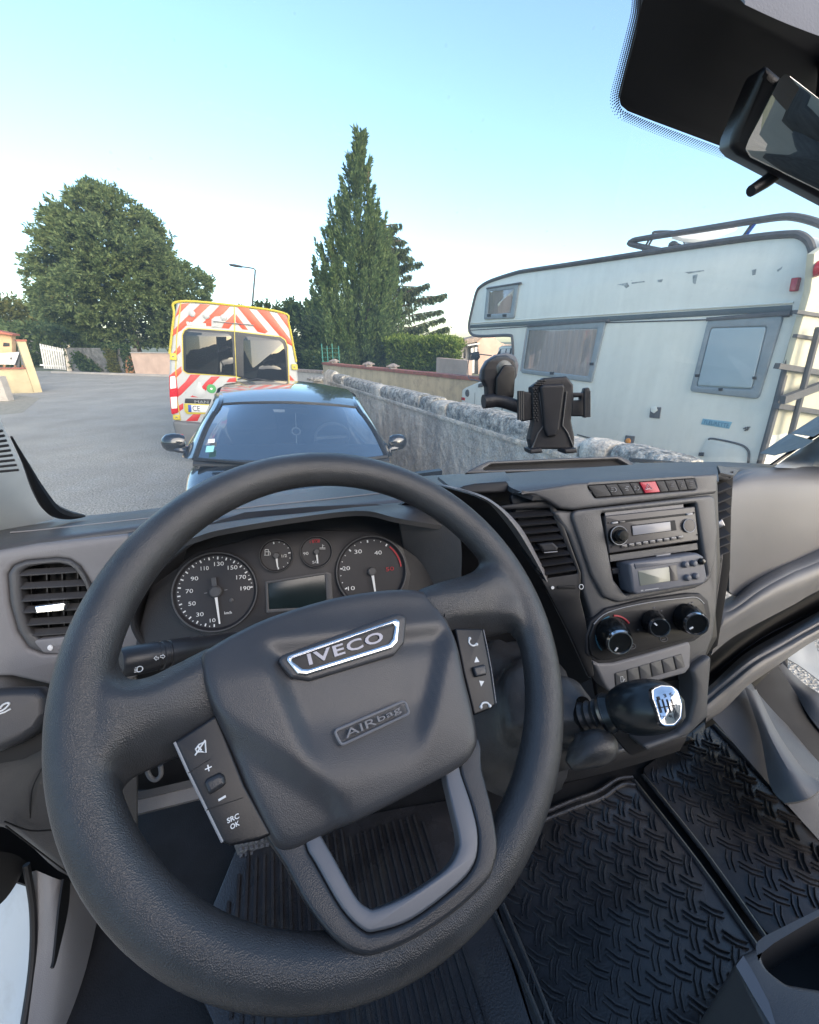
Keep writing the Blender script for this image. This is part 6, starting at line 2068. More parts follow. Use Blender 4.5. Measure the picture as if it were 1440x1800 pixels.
for i in range(2600):
    q = rw0.lerp(rw1, rn.uniform(0, .95)) + V((rn.uniform(-.1, .1), -.3 + rn.uniform(-.2, .1), 0))
    q.z = 1.75 * rn.random() ** .7
    if noise.noise(q * .8) < -.05:
        continue
    for j in range(4):
        leaf(v, f, q + rnd_dir(rn) * .1, (V((0, -.6, -.2)) + rnd_dir(rn)).normalized(), rnd_dir(rn), .16, .055)
crown_obj('leaves', v, f, M['ivy'], iv2)
dr = thing('wooden_door', 'orange-brown wooden door in the wall below the big tree', 'door', aZ(231, 656.5, 0))
dpl = Plane(aZ(231, 657, 0) + V((0, -.25, 0)), (0.05, -1, 0))
for i in range(4):
    plate('door_board', M['wood'], dr, dpl, [(221 + i * 4.8, 624), (225.6 + i * 4.8, 624), (225.6 + i * 4.8, 656.6), (221 + i * 4.8, 656.4)], .02, .04, .004)
pA, pB = aZ(244, 657, 0) + V((0, -.3, 0)), aZ(330, 660, 0) + V((0, -.3, 0))
wall('rendered_wall', 'pink rendered garden wall left of the ambulance', pA, pB, 1.28, .25, M['pink'], None, M['render_grey'], caph=.05)
mk('kerb', *(lambda b: (b.v, b.f))(MB().bar(aZ(100, 654, 0) + V((0, -.5, .05)), aZ(330, 661.5, 0) + V((0, -.6, .05)), .3, .1)), M['render_grey'], None, smooth=False, kind='structure')

# ---- walls at the right: stained concrete wall with stone coping, beige wall with tile coping
CWP = Plane((1.8, 4.75, 0), (-cos(radians(7.7)), -sin(radians(7.7)), 0))
led = CWP.uv(761, 732)[1]
cw_ = thing('concrete_wall', 'weathered grey concrete wall with ledge and stone coping right of the black car', 'wall', CWP.o)
uL, uR = CWP.uv(578, 672)[0], CWP.uv(1180, 866)[0]
if uL > uR:
    uL, uR = uR, uL
def slab_uv(name, m_, root, pl, u0, u1, v0, v1, off, th, b=.008, rough=0.0, seed=1):
    nu, nv = max(2, int((u1 - u0) / .12)), max(2, int((v1 - v0) / .1))
    if rough <= 0:
        return MB().plate(pl, [(u0, v0), (u1, v0), (u1, v1), (u0, v1)], th, off, b).build(name, m_, root)
    # rough block: grid box displaced by noise
    nu = min(26, max(5, int((u1 - u0) / .07)))
    ring = []
    prof_ = [(v0, off), (v0 + (v1 - v0) * .35, off + rough * .5), (v0 + (v1 - v0) * .72, off + rough * .3), (v1 - (v1 - v0) * .06, off - th * .12), (v1, off - th * .45), (v1 - (v1 - v0) * .08, off - th * .88), (v0 + (v1 - v0) * .5, off - th), (v0, off - th * .95)]
    vv, ff = [], []
    for i in range(nu + 1):
        u = u0 + (u1 - u0) * i / nu
        en = 1 - .12 * (1 if i in (0, nu) else 0)
        for (a, h) in prof_:
            n_ = noise.noise(V((u * 5 + seed, a * 7, h * 7))) * rough + noise.noise(V((u * 14 + seed, a * 18, h * 18))) * rough * .45
            cv, ch = (v0 + v1) / 2, off - th / 2
            vv.append(pl.pt(u, (cv + (a - cv) * en + n_ * .6) if a > v0 else v0, ch + (h - ch) * en + n_))
    k = len(prof_)
    for i in range(nu):
        for j in range(k):
            ff.append((i * k + j, i * k + (j + 1) % k, (i + 1) * k + (j + 1) % k, (i + 1) * k + j))
    ff += [tuple(range(k)), tuple(nu * k + j for j in range(k))]
    return mk(name, vv, ff, m_, root, sharp=50)
# body with uneven face
vv, ff = [], []
NU, NV = 90, 16
for j in range(NV + 1):
    for i in range(NU + 1):
        u, z = uL + (uR - uL) * i / NU, led * j / NV
        d = .012 * noise.noise(V((u * 3, z * 3, 1))) + .006 * noise.noise(V((u * 11, z * 11, 4)))
        vv.append(CWP.pt(u, z, d))
for j in range(NV):
    for i in range(NU):
        ff.append((j * (NU + 1) + i, j * (NU + 1) + i + 1, (j + 1) * (NU + 1) + i + 1, (j + 1) * (NU + 1) + i))
v_, f_ = solid(vv, ff, .24, -CWP.n)
mk('wall_body', v_, f_, M['concrete'], cw_, sharp=50)
slab_uv('ledge', M['concrete'], cw_, CWP, uL, uR, led + .001, led + .045, .025, .26, .01)
uu = lambda x, y: CWP.uv(x, y)[0]
cop = [(uu(584, 668), uu(599, 673)), (uu(603, 674), uu(653, 690)), (uu(668, 696), uu(734, 718)), (uu(737, 719), uu(758, 726)), (uu(783, 737), uu(936, 788)), (uu(1062, 835), uu(1182, 880))]
for i, (a, b) in enumerate(cop):
    a, b = min(a, b), max(a, b)
    slab_uv('coping_stone', M['stone'], cw_, CWP, a + .01, b - .01, led + .044, led + .044 + (.17, .16, .17, .17, .17, .16)[i], .0, .26, rough=.011, seed=i * 7 + 2)
for i, (a, b) in enumerate([(uu(653, 691), uu(667, 696)), (uu(759, 728), uu(782, 737)), (uu(1014, 815), uu(1058, 832)), (uu(940, 790), uu(1012, 814))]):
    a, b = min(a, b), max(a, b)
    slab_uv('coping_block', M['concrete'], cw_, CWP, a + .004, b - .004, led + .044, led + (.2, .2, .19, .14)[i], .012, .27, rough=.014, seed=i + 40)
slab_uv('end_block', M['concrete'], cw_, CWP, uu(574, 670) - .3, uu(584, 674), 0, led + .26, .03, .34, rough=.02, seed=77)

bwA = EYE + ray(572, 637) * 17.0
bwB = EYE + ray(822, 661) * 10.3
hz_ = (bwA.z + bwB.z) / 2
d_ = (bwB - bwA)
bwB2 = bwB + d_ * .35
bw = wall('boundary_wall', 'stained beige rendered wall with red tile coping behind the concrete wall', bwA, bwB2, hz_ - .08, .25, M['render'], 'tiles', M['tile'], caph=.08, over=.04)
for px, py in ((588, 638), (648, 643), (691, 647)):
    t = ray(px, py)
    # foot of the little pillar on the coping
    k = (px - 572) / (822 - 572)
    q = None
    for s_ in [i / 400 for i in range(401)]:
        c = bwA.lerp(bwB, s_)
        dd = c - EYE
        rt_ = V((cos(YAW), -sin(YAW), 0))
        fw2 = V((sin(YAW) * cos(PITCH), cos(YAW) * cos(PITCH), -sin(PITCH)))
        if 720 + 720 * dd.dot(rt_) / dd.dot(fw2) >= px:
            q = c
            break
    pt_ = MB().box(V((q.x, q.y, hz_ + .03)), (.2, .2, .06)).build('pier_stub', M['render_grey'], bw, smooth=False)
    MB().lathe([(0, .22), (.03, .22), (.10, .05), (.105, .001)], V((q.x, q.y, hz_ + .06)), (0, 0, 1), 4).build('pier_cap', M['roofclay'], bw, smooth=False)
wf = thing('wire_fence', 'thin green wire mesh fence in front of the cypress', 'fence', gp_(588, 19))
for i, x in enumerate((568, 577, 586, 597)):
    MB().tube([V((*gp_(x, 18.6).xy, 0)), V((*gp_(x, 18.6).xy, zat(x, 604 + (i % 2) * 4, 18.6)))], .02, 6).build('post', M['wire'], wf)
wm = MB()
for k in range(5):
    wm.tube([V((*gp_(566, 18.6).xy, 1.0 + k * .17)), V((*gp_(598, 18.6).xy, 1.0 + k * .17))], .006, 4)
wm.build('wires', M['wire'], wf, kind='stuff')
lwA, lwB = EYE + ray(470, 646) * 20, EYE + ray(571, 651) * 17.6
wall('low_wall', 'pale grey low wall with brownish coping between the ambulance and the beige wall', lwA, lwB, (lwA.z + lwB.z) / 2 - .1, .25, M['render_grey'], None, M['roofclay'], caph=.1)
lp2 = aY(560, 664, 12.4)
lpp = thing('stone_pier', 'short stone pier with flat cap at the end of the concrete wall', 'pier', V((lp2.x, lp2.y, 0)))
MB().box(V((lp2.x, lp2.y, (lp2.z - .06) / 2)), (.3, .3, lp2.z - .06)).build('pier_shaft', M['concrete'], lpp, smooth=False)
MB().lathe([(0, .32), (.05, .32), (.1, .2), (.11, .001)], V((lp2.x, lp2.y, lp2.z - .06)), (0, 0, 1), 12).build('pier_cap', M['stone'], lpp)

# ---- pink house behind the motorhome
hs = thing('house', 'pink rendered house with shallow old tile roof behind the motorhome', 'house', gp_(850, 30))
hp1 = Plane(aY(840, 620, 26), (-.25, -.97, 0))
plate('side_wall', M['render_grey'], hs, hp1, [(786, 611), (840, 600), (842, 680), (786, 680)], 0, 3, .01)
plate('roof_slope', M['roofclay'], hs, hp1, [(777, 606), (836, 592), (848, 589), (848, 594), (838, 601), (786, 611.5)], .6, 3.5, .02)
plate('front_wall', M['pink'], hs, hp1, [(839, 596), (850, 591), (868, 591), (878, 601), (890, 606), (930, 606), (930, 690), (839, 690)], .25, 3, .01)
for x0 in (796, 806, 815):
    plate('window', M['cartrim'], hs, hp1, [(x0, 616 - (x0 - 797) * .1), (x0 + 4, 615.4 - (x0 - 797) * .1), (x0 + 4, 630), (x0, 630)], .02, .03, .004)
wn_ = plate('window_frame', M['cartrim'], hs, hp1, [(826, 609), (841, 607), (841, 659), (826, 659)], .3, .05, .004)
for L_ in ([(828, 612), (832.5, 611), (832.5, 626), (828, 626)], [(834.5, 611), (839, 610), (839, 626), (834.5, 626)], [(829, 634), (834, 632), (834, 656), (829, 656)]):
    plate('pane', M['tailw'], wn_, hp1, L_, .31, .01, .001)
plate('awning', M['whitewood'], hs, hp1, [(822, 606), (843, 602.5), (843, 605), (822, 608.5)], .7, .5, .01)
tw = wall('terrace_wall', 'pale pink low terrace wall in front of the house', aY(771, 640, 17), aY(826, 650, 14), zat(790, 630, 16), .2, M['pink'])

# ---- street lamp
ld = 34.0
lb = gp_(455, ld)
sl_ = thing('street_lamp', 'slim grey street lamp with flat head leaning left above the ambulance', 'street lamp', lb)
zt = zat(449, 473, ld)
zb = zat(430, 469, ld)
lp_ = aY(449, 474, ld)
MB().tube([lb, V((lb.x, lb.y, zt * .6)), lp_], [.085, .07, .055], 8).build('pole', M['lamp'], sl_)
MB().tube(spl([lp_, aY(444, 471.5, ld), aY(428, 469, ld)], 5, False), .045, 8).build('arm', M['lamp'], sl_)
hd_ = MB()
a, b = aY(430, 469.5, ld), aY(402, 465, ld)
hd_.tube([a, a.lerp(b, .25), a.lerp(b, .6), a.lerp(b, .9), b], [.05, .16, .2, .15, .03], 10, sq=.45)
hd_.build('lamp_head', M['lamp'], sl_)

# ================================================================== AMBULANCE
AMP = Plane((-.59, 7.88, 1.7), (0, -1, 0))
am = thing('ambulance', 'parked white ambulance with red and white chevrons and yellow edging', 'ambulance', (-.59, 10.4, 0))
z2 = lambda L: [(280 + x / 3.2727, 500 + y / 3.2727) for x, y in L]
rear = [(314, 529), (411, 535.5), (499, 549), (505, 556), (510, 574), (521, 634), (525, 672), (527, 720), (526, 760), (303, 742), (300, 714), (297, 662), (298, 622), (306, 555), (310, 532)]
plate('body', M['vanwhite'], am, AMP, rear, 0, 5.2, .05, .06, seg=4)
plate('bumper', M['bump'], am, AMP, [(302, 740), (350, 745), (526, 755), (527, 800), (480, 812), (330, 800), (310, 772)], .12, .5, .04, .05, seg=4)
plate('reflector', M['tail'], am, AMP, [(311, 763), (322, 764), (322, 770), (312, 769)], .135, .02, .004)
for i, c in enumerate((-1.45, .25)):
    for y in (9.0, 12.4):
        MB().lathe([(0, .2), (0, .34), (.2, .34), (.2, .2)], (c, y, .34), (1, 0, 0), 24).build('wheel', M['cartrim'], am)
orange = [
    [(93, 188), (118, 112), (175, 108), (100, 182)],
    [(78, 296), (80, 262), (235, 113), (293, 117), (186, 218), (150, 240), (128, 262)],
    [(248, 224), (348, 119), (409, 125), (320, 220), (300, 240), (262, 238)],
    [(345, 250), (430, 168), (432, 215), (400, 254)],
    [(440, 168), (440, 214), (478, 258), (512, 262)],
    [(450, 130), (512, 134), (626, 272), (608, 282), (566, 272)],
    [(562, 146), (630, 152), (765, 330), (766, 354), (728, 336)],
    [(680, 165), (727, 172), (752, 238), (752, 264)],
    [(72, 402), (120, 348), (124, 388), (72, 432)],
    [(62, 522), (126, 470), (130, 504), (98, 536)],
    [(750, 520), (790, 566), (752, 566)]]
redl = [
    [(104, 650), (104, 604), (150, 560), (180, 518), (238, 519), (128, 632)],
    [(244, 590), (268, 560), (300, 530), (350, 529), (300, 580), (264, 612), (250, 606)],
    [(386, 562), (404, 540), (446, 534), (446, 560)],
    [(106, 738), (106, 700), (138, 682), (138, 715)],
    [(152, 786), (200, 742), (242, 742), (220, 786)],
    [(178, 648), (198, 632), (236, 640), (240, 650)]]
for L_ in orange:
    plate('chevron_stripe', M['red'], am, AMP, z2(L_), .004, .004, .0008)
for L_ in redl:
    plate('chevron_stripe', M['red2'], am, AMP, z2(L_), .004, .004, .0008)
yl = MB()
yl.tube([AMP.hit(*p, .0) for p in spl([(298, 622), (306, 555), (313, 530), (411, 536.5), (498, 550), (508, 570), (521, 636)], 5, False)], .018, 6)
yl.build('edge_band', M['yel'], am)
yl = MB().tube([AMP.hit(*p, .004) for p in z2([(125, 104), (100, 300), (95, 480), (100, 640), (122, 780), (122, 830)])], .008, 5)
yl.build('door_edge', M['yel'], am)
yl = MB().tube([AMP.hit(*p, .004) for p in z2([(432, 115), (434, 300), (444, 540), (446, 640)])], .008, 5)
yl.build('door_joint', M['yel'], am)
wf_o = [(130, 292), (140, 262), (165, 248), (430, 266), (700, 298), (728, 318), (742, 360), (750, 566), (640, 570), (520, 556), (440, 532), (160, 514), (134, 496)]
plate('window_surround', M['yel'], am, AMP, z2(wf_o), .006, .006, .002, .03)
wfi = [(136, 292), (146, 266), (168, 253), (430, 271), (698, 303), (724, 322), (737, 360), (744, 562), (640, 566), (520, 551), (440, 527), (162, 509), (140, 494)]
plate('window_field', M['black'], am, AMP, z2(wfi), .010, .006, .002, .03)
for L_ in ([(150, 296), (160, 272), (182, 266), (395, 282), (414, 296), (420, 330), (430, 522), (172, 502), (154, 488)], [(484, 320), (496, 300), (520, 297), (690, 320), (712, 340), (726, 390), (738, 556), (560, 556), (486, 536)]):
    o = plate('rear_window', M['vanglass'], am, AMP, z2(L_), .016, .006, .003, .03)
tl_ = plate('tail_light', M['tail'], am, AMP, z2([(56, 522), (94, 520), (104, 600), (104, 740), (70, 750), (58, 640)]), .03, .05, .012, .02)
plate('clear_lens', M['tailw'], tl_, AMP, z2([(62, 530), (92, 528), (98, 596), (62, 602)]), .036, .02, .006, .01)
plate('clear_lens', M['tailw'], tl_, AMP, z2([(64, 648), (102, 646), (103, 712), (70, 716)]), .036, .02, .006, .01)
for L_ in ([(60, 394), (98, 396), (100, 436), (60, 434)], [(760, 458), (796, 460), (797, 492), (762, 490)], [(78, 750), (118, 752), (120, 780), (80, 778)]):
    mkp = plate('yellow_marker', M['yel'], am, AMP, z2(L_), .035, .03, .006, .01)
    cx_, cy_ = sum(p[0] for p in L_) / 4, sum(p[1] for p in L_) / 4
    plate('marker_print', M['bump'], mkp, AMP, z2([(cx_ - 6, cy_ - 3), (cx_ + 6, cy_ - 3), (cx_ + 6, cy_ + 3), (cx_ - 6, cy_ + 3)]), .037, .003, .001)
    bs = MB().lathe([(0, .05), (.02, .04), (.025, .002)], AMP.hit(*z2([(cx_, cy_)])[0], .02), AMP.n, 10)
plate('plate_surround', M['yel'], am, AMP, z2([(142, 684), (290, 690), (290, 746), (160, 746), (145, 730)]), .012, .008, .003, .02)
npl = plate('number_plate', M['whitewood'], am, AMP, z2([(165, 692), (330, 698), (330, 738), (168, 734)]), .018, .008, .003)
plate('plate_band', M['blue'], npl, AMP, z2([(165, 692), (184, 692.8), (186, 734.6), (168, 734)]), .0195, .006, .001)
letters(MB(), 'CE', AMP, z2([(193, 728)])[0], z2([(236, 730)])[0], 9.5, .0195).build('plate_characters', M['cartrim'], npl, smooth=False)
bd_ = plate('badge_strip', M['cartrim'], am, AMP, z2([(148, 660), (152, 656), (300, 660), (300, 688), (146, 682)]), .016, .01, .004)
letters(MB(), 'MAN', AMP, z2([(204, 682)])[0], z2([(284, 685)])[0], 4.6, .0172).build('badge_lettering', M['chrome'], bd_, smooth=False)
eb = MB().lathe([(0, .075), (.006, .07), (.008, .002)], AMP.hit(*z2([(300, 600)])[0], .004), AMP.n, 20).build('round_emblem', M['green'], am)
MB().lathe([(.007, .018), (.010, .014), (.0105, .001)], AMP.hit(*z2([(300, 600)])[0], .004), AMP.n, 12).build('emblem_centre', M['tailw'], eb)
hr = plate('handle_recess', M['vanwhite'], am, AMP, z2([(300, 200), (320, 184), (350, 182), (380, 190), (384, 212), (372, 222), (360, 250), (346, 250), (318, 244), (300, 252)]), .012, .01, .004, .02)
mb_ = MB().bar(AMP.hit(*z2([(312, 212)])[0], .02), AMP.hit(*z2([(545, 234)])[0], .02), .02, .012)
mb_.build('trim_line', M['bump'], am)
for c in ((272, 180), (370, 190), (190, 168)):
    MB().lathe([(0, .05), (.03, .045), (.04, .02), (.041, .001)], AMP.hit(*z2([c])[0], .0), AMP.n, 12).build('roof_lamp', M['vanwhite'], am)
sc_ = MB()
rn = random.Random(4)
for i in range(12):
    x = 158 + i * 9.5
    a_ = z2([(x, 222 + i * .9)])[0]
    sc_.bar(AMP.hit(a_[0], a_[1] - rn.uniform(-.5, 1), .007), AMP.hit(a_[0] + 1.9, a_[1] + .3, .007), .045, .004, AMP.n)
sc_.build('script_line', M['whitewood'], am, kind='stuff')
plate('white_patch', M['vanwhite'], am, AMP, z2([(192, 640), (206, 600), (226, 560), (238, 566), (250, 600), (262, 606), (268, 640), (236, 652)]), .008, .004, .001)
hg = MB().tube([AMP.hit(*p, .05) for p in spl(z2([(452, 546), (486, 540), (520, 552), (560, 545), (620, 552), (650, 566)]), 4, False)], .012, 6)
hg.build('hose', M['cartrim'], am)

# ================================================================== BLACK CAR
CO = V((.05, 4.1, 0.02))
CR = Matrix.Rotation(radians(3.8), 3, 'Y')
c_ = lambda x, y, z: CO + CR @ V((x * 1.15, y, z))
cr_ = thing('black_car', 'parked black hatchback facing the van with two stickers behind its windscreen', 'car', CO)
ys = [(-1.52, .62, .60), (-1.48, .72, .70), (-1.3, .80, .78), (-.95, .885, .82), (-.62, .955, .845), (-.4, .965, .85), (.0, .955, .86), (1.2, .965, .865), (2.1, .98, .85), (2.55, .93, .80), (2.7, .75, .74)]
secs = []
for y, zc, w_ in ys:
    w_ *= .92
    half = [(0, zc), (.45 * w_, zc - .006), (.8 * w_, zc - .03), (.95 * w_, zc - .075), (w_, zc - .15), (w_ + .015, zc - .32), (w_, .34), (w_ - .05, .22)]
    secs.append([c_(-x, y + .12 * (x / w_) ** 2 * (1 if y < -.3 else 0), z) for x, z in reversed(half)] + [c_(x, y + .12 * (x / w_) ** 2 * (1 if y < -.3 else 0), z) for x, z in half[1:]])
v, f = surf(secs, 3, 4)
nn_ = len(secs[0]) * 1
mk('body', v, f, M['carblack'], cr_, sharp=None)
# roof and pillars
def wx(y):   # half width of the glasshouse top
    return .60 if y < 1.6 else .56
rowsC = [[c_(x * .575, .10 + .15 * x * x, 1.396 - .055 * x * x) for x in (-1, -.6, 0, .6, 1)],
         [c_(x * .60, .5, 1.462 - .075 * x * x) for x in (-1, -.6, 0, .6, 1)],
         [c_(x * .605, 1.0, 1.492 - .055 * x * x) for x in (-1, -.6, 0, .6, 1)],
         [c_(x * .59, 1.6, 1.475 - .06 * x * x) for x in (-1, -.6, 0, .6, 1)],
         [c_(x * .56, 2.05, 1.42 - .06 * x * x) for x in (-1, -.6, 0, .6, 1)]]
sheet('roof', M['carblack'], cr_, rowsC, .03, 6, 6, d=(0, 0, -1))
wsr = [[c_(x * .715, -.62 + .20 * x * x, .985 - .01 * x * x) for x in (-1, -.6, 0, .6, 1)],
       [c_(x * .655, -.24 + .13 * x * x, 1.195 - .02 * x * x) for x in (-1, -.6, 0, .6, 1)],
       [c_(x * .575, .09 + .15 * x * x, 1.392 - .055 * x * x) for x in (-1, -.6, 0, .6, 1)]]
v, f = surf(wsr, 6, 6)
mk('windscreen', v, f, M['carglass'], cr_)
# black border of the glass
bo = MB()
bo.tube(spl([r_[0] for r_ in wsr], 6, False), .022, 8)
bo.tube(spl([r_[-1] for r_ in wsr], 6, False), .022, 8)
bo.tube(spl(wsr[2], 6, False), .014, 6)
bo.tube(spl(wsr[0], 6, False), .02, 6)
bo.build('windscreen_seal', M['cartrim'], cr_)
for sx in (-1, 1):
    pil = [[c_(sx * .725, -.40, .985), c_(sx * .79, -.30, .955), c_(sx * .845, -.12, .93)],
           [c_(sx * .665, -.08, 1.185), c_(sx * .70, -.02, 1.17), c_(sx * .725, .06, 1.16)],
           [c_(sx * .585, .22, 1.355), c_(sx * .62, .28, 1.345), c_(sx * .635, .34, 1.34)],
           [c_(sx * .60, .6, 1.41), c_(sx * .635, .62, 1.395), c_(sx * .65, .64, 1.38)]]
    sheet('windscreen_post', M['carblack'], cr_, pil, .03, 5, 5, d=(-sx, 0, -.3))
    sg_ = [[c_(sx * .80, -.05, .955), c_(sx * .82, .9, .96), c_(sx * .80, 1.9, .97)],
           [c_(sx * .72, .15, 1.18), c_(sx * .735, .9, 1.2), c_(sx * .71, 1.85, 1.2)],
           [c_(sx * .645, .45, 1.36), c_(sx * .65, .95, 1.41), c_(sx * .62, 1.75, 1.38)]]
    v, f = surf(sg_, 5, 5)
    mk('side_glass', v, f, M['carglass'], cr_)
    bt = MB().tube(spl([c_(sx * .845, .15, .925), c_(sx * .862, .4, .925), c_(sx * .872, .9, .93), c_(sx * .86, 2.1, .94)], 5, False), .012, 6)
    bt.build('waist_strip', M['chrome'] if sx < 0 else M['cartrim'], cr_)
    # mirror
    mc = c_(sx * .93, .02, 1.02)
    mm = MB()
    mm.lathe([(0, .03), (.01, .085), (.05, .115), (.11, .12), (.16, .105), (.19, .065), (.205, .002)], mc + CR @ V((-sx * .12, -.0, .0)), CR @ V((sx, -.12, .02)), 20, ref=(0, 0, 1))
    mm.v = [mc + (q - mc - V((0, 0, 0))) * 1 for q in mm.v]
    mm.v = [V((q.x, mc.y + (q.y - mc.y) * .55, mc.z + (q.z - mc.z) * .70)) for q in mm.v]
    mi = mm.build('door_mirror', M['carblack'], cr_)
    mn = MB().tube(spl([c_(sx * .80, -.0, .955), c_(sx * .88, .0, .965), c_(sx * .95, .02, .985)], 4, False), [.06, .056, .052, .05, .05, .048, .046, .045, .045], 10, sq=.7)
    mn.build('mirror_arm', M['carblack'], mi)
sheet('rear_glass', M['carin'], cr_, [[c_(-.55, 2.05, 1.4), c_(.55, 2.05, 1.4)], [c_(-.7, 2.5, .98), c_(.7, 2.5, .98)]], .02, 3, 3, d=(0, 1, 0))
# interior seen through the glass
sheet('car_dashboard', M['carin'], cr_, [[c_(-.72, -.5, .96), c_(0, -.58, .965), c_(.72, -.5, .96)], [c_(-.74, 0, 1.0), c_(0, .02, 1.01), c_(.74, 0, 1.0)], [c_(-.74, .12, .9), c_(0, .14, .9), c_(.74, .12, .9)]], .02, 4, 4, d=(0, 0, -1))
sw2 = MB()
swn = (CR @ V((0, .9, .45))).normalized()
fr = Plane(c_(.36, .38, 1.0), swn)
sw2.tube([fr.pt(.18 * cos(a), .18 * sin(a)) for a in [i * pi / 14 for i in range(28)]], .016, 8, closed=True)
sw2.bar(fr.pt(-.17, 0), fr.pt(.17, 0), .04, .03)
sw2.build('car_steering_wheel', M['dash_light'], cr_)
for sx in (-.37, .37):
    st_ = [[c_(sx - .24, .95, .75), c_(sx, .92, .75), c_(sx + .24, .95, .75)], [c_(sx - .23, 1.1, 1.1), c_(sx, 1.06, 1.1), c_(sx + .23, 1.1, 1.1)], [c_(sx - .12, 1.18, 1.32), c_(sx, 1.15, 1.34), c_(sx + .12, 1.18, 1.32)]]
    sheet('car_seat', M['carin'], cr_, st_, .1, 4, 4, d=(0, 1, 0))
mr2 = MB().box(c_(.03, .12, 1.31), (.22, .03, .06), CR)
mr2.build('inner_mirror', M['cartrim'], cr_)
wpa = MB().bar(c_(-.62, -.52, 1.0), c_(-.25, -.67, .995), .02, .015)
wpa.bar(c_(-.3, -.66, 1.0), c_(-.18, -.68, 1.0), .035, .03)
wpa.bar(c_(.3, -.66, .995), c_(-.1, -.68, .995), .02, .015)
wpa.build('wiper', M['cartrim'], cr_)
# charm hanging from the mirror, pendant light spot, stickers
ch = thing('hanging_charm', 'pale round charm on a chain hanging behind the black car windscreen', 'charm', c_(.02, .1, 1.2))
cm = MB().tube([c_(.02, .1, 1.29), c_(.02, .09, 1.15)], .004, 5)
cm.build('chain', M['key'], ch)
cm = MB().tube([c_(.02 + .035 * cos(a), .09, 1.115 + .035 * sin(a)) for a in [i * pi / 8 for i in range(16)]], .007, 6, closed=True)
cm.build('ring', M['key'], ch)
MB().tube([c_(.02, .09, 1.07), c_(.02, .085, .99)], .006, 5).build('tassel', M['key'], ch)
for z_, m_, nm in ((1.035, 'tailw', 'white square sticker above the turquoise one in the car windscreen corner'), (1.075, 'tailw', '')):
    pass
SP = Plane(wsr[1][0].lerp(wsr[0][0], .5), (wsr[0][2] - wsr[0][0]).cross(wsr[2][0] - wsr[0][0]))
if SP.n.y > 0:
    SP = Plane(SP.o, -SP.n)
for L_, m_, lab in (([(366, 772), (378, 771), (377, 778), (365, 779)], M['whitewood'], 'small white sticker in the lower left corner of the black car windscreen'),
                    ([(363, 784), (377, 783), (375, 794), (361, 795)], material('turquoise_sticker', (.25, .55, .55), .5), 'turquoise square sticker below the white one on the black car windscreen')):
    s_ = thing('inspection_sticker', lab, 'sticker', SP.hit(*L_[0], .012))
    plate('sticker_sheet', m_, s_, SP, L_, .034, .001, .0002)

# ================================================================== MOTORHOME
hd5 = radians(5)
MHP = Plane((4.96, 3.91, 1.9), (-cos(hd5), -sin(hd5), 0))
mh = thing('motorhome', 'old white overcab motorhome with grey trim parked behind the concrete wall', 'motorhome', MHP.pt(0, 0, -1.1) - V((0, 0, 1.9)))
z4 = lambda L: [(780 + x / 2.1818, 360 + y / 2.1818) for x, y in L]
top_l = [(826, 583), (825, 570), (830, 545), (838, 514), (846, 503), (864, 493), (905, 480), (931, 475), (1020, 462), (1200, 435), (1330, 416.5), (1389, 411.5), (1406, 413), (1418, 420), (1425, 430), (1428.5, 446), (1427, 475)]
out = top_l + [(1422, 511), (1408, 557), (1385, 635), (1362, 722), (1337, 813), (1322, 872), (1190, 850), (1010, 790), (897, 740), (902, 640), (902, 598), (897, 590), (840, 591), (830, 588)]
plate('body', M['mhome'], mh, MHP, out, 0, 2.15, .02, .0, seg=3)
tm = MB().tube([MHP.hit(*p, .004) for p in spl(top_l + [(1422, 511), (1408, 557), (1385, 635), (1362, 722), (1337, 813), (1324, 862)], 4, False)], .035, 8)
tm.build('edge_trim', M['mtrim'], mh)
tm = MB().tube([MHP.hit(*p, .004) for p in spl([(826, 583), (832, 589), (850, 591), (894, 589.5), (901, 596), (902, 625)], 4, False)], .03, 8)
tm.build('edge_trim', M['mtrim'], mh)
plate('waist_band', M['mband'], mh, MHP, [(827, 571), (1000, 560), (1392, 536), (1391, 547), (1000, 569), (826, 577)], .012, .012, .005)
mb_ = MB().tube([MHP.hit(*p, .012) for p in ((827, 568), (1000, 556.5), (1395, 531.5))], .010, 6)
mb_.build('waist_rail', M['mhome'], mh)
mb_ = MB().tube([MHP.hit(*p, .004) for p in ((826, 580.5), (928, 574), (1070, 567), (1240, 562), (1388, 556))], .009, 6)
mb_.build('pin_stripe', M['mtrim'], mh)
# cab
CBP = Plane(MHP.pt(0, 0, -.08), MHP.n)
cabo = [(803, 730), (803, 692), (808, 686), (820, 680), (843, 670), (862, 661), (876, 610), (882, 607), (905, 607), (905, 770), (860, 752)]
plate('cab', M['mhome'], mh, CBP, cabo, 0, 1.85, .05, .03, seg=4)
cg = plate('cab_window', M['black'], mh, CBP, [(874, 622), (880, 613), (899, 612), (898, 625), (870, 635)], .006, .01, .003)
plate('pane', M['tailw'], cg, CBP, [(881, 614), (889, 613), (888, 621), (880, 622)], .009, .004, .001)
plate('pane', M['tailw'], cg, CBP, [(891, 613), (897, 612.6), (896, 620), (890, 621)], .009, .004, .001)
mb_ = MB().tube([CBP.hit(*p, .004) for p in ((835, 690), (834, 712))], .004, 5)
mb_.tube([CBP.hit(*p, .004) for p in ((884, 706), (881, 738))], .012, 5)
mb_.tube([CBP.hit(*p, .004) for p in ((804, 714), (880, 728), (900, 733))], .006, 5)
mb_.build('panel_gap', M['mtrim'], mh)
MB().lathe([(0, .09), (.02, .08), (.025, .002)], CBP.hit(822, 691, 0), CBP.n, 14).build('side_lamp', M['mtrim'], mh)
plate('red_badge', M['tail'], mh, CBP, [(811, 698), (817, 699), (817, 704), (811, 703)], .01, .012, .003)
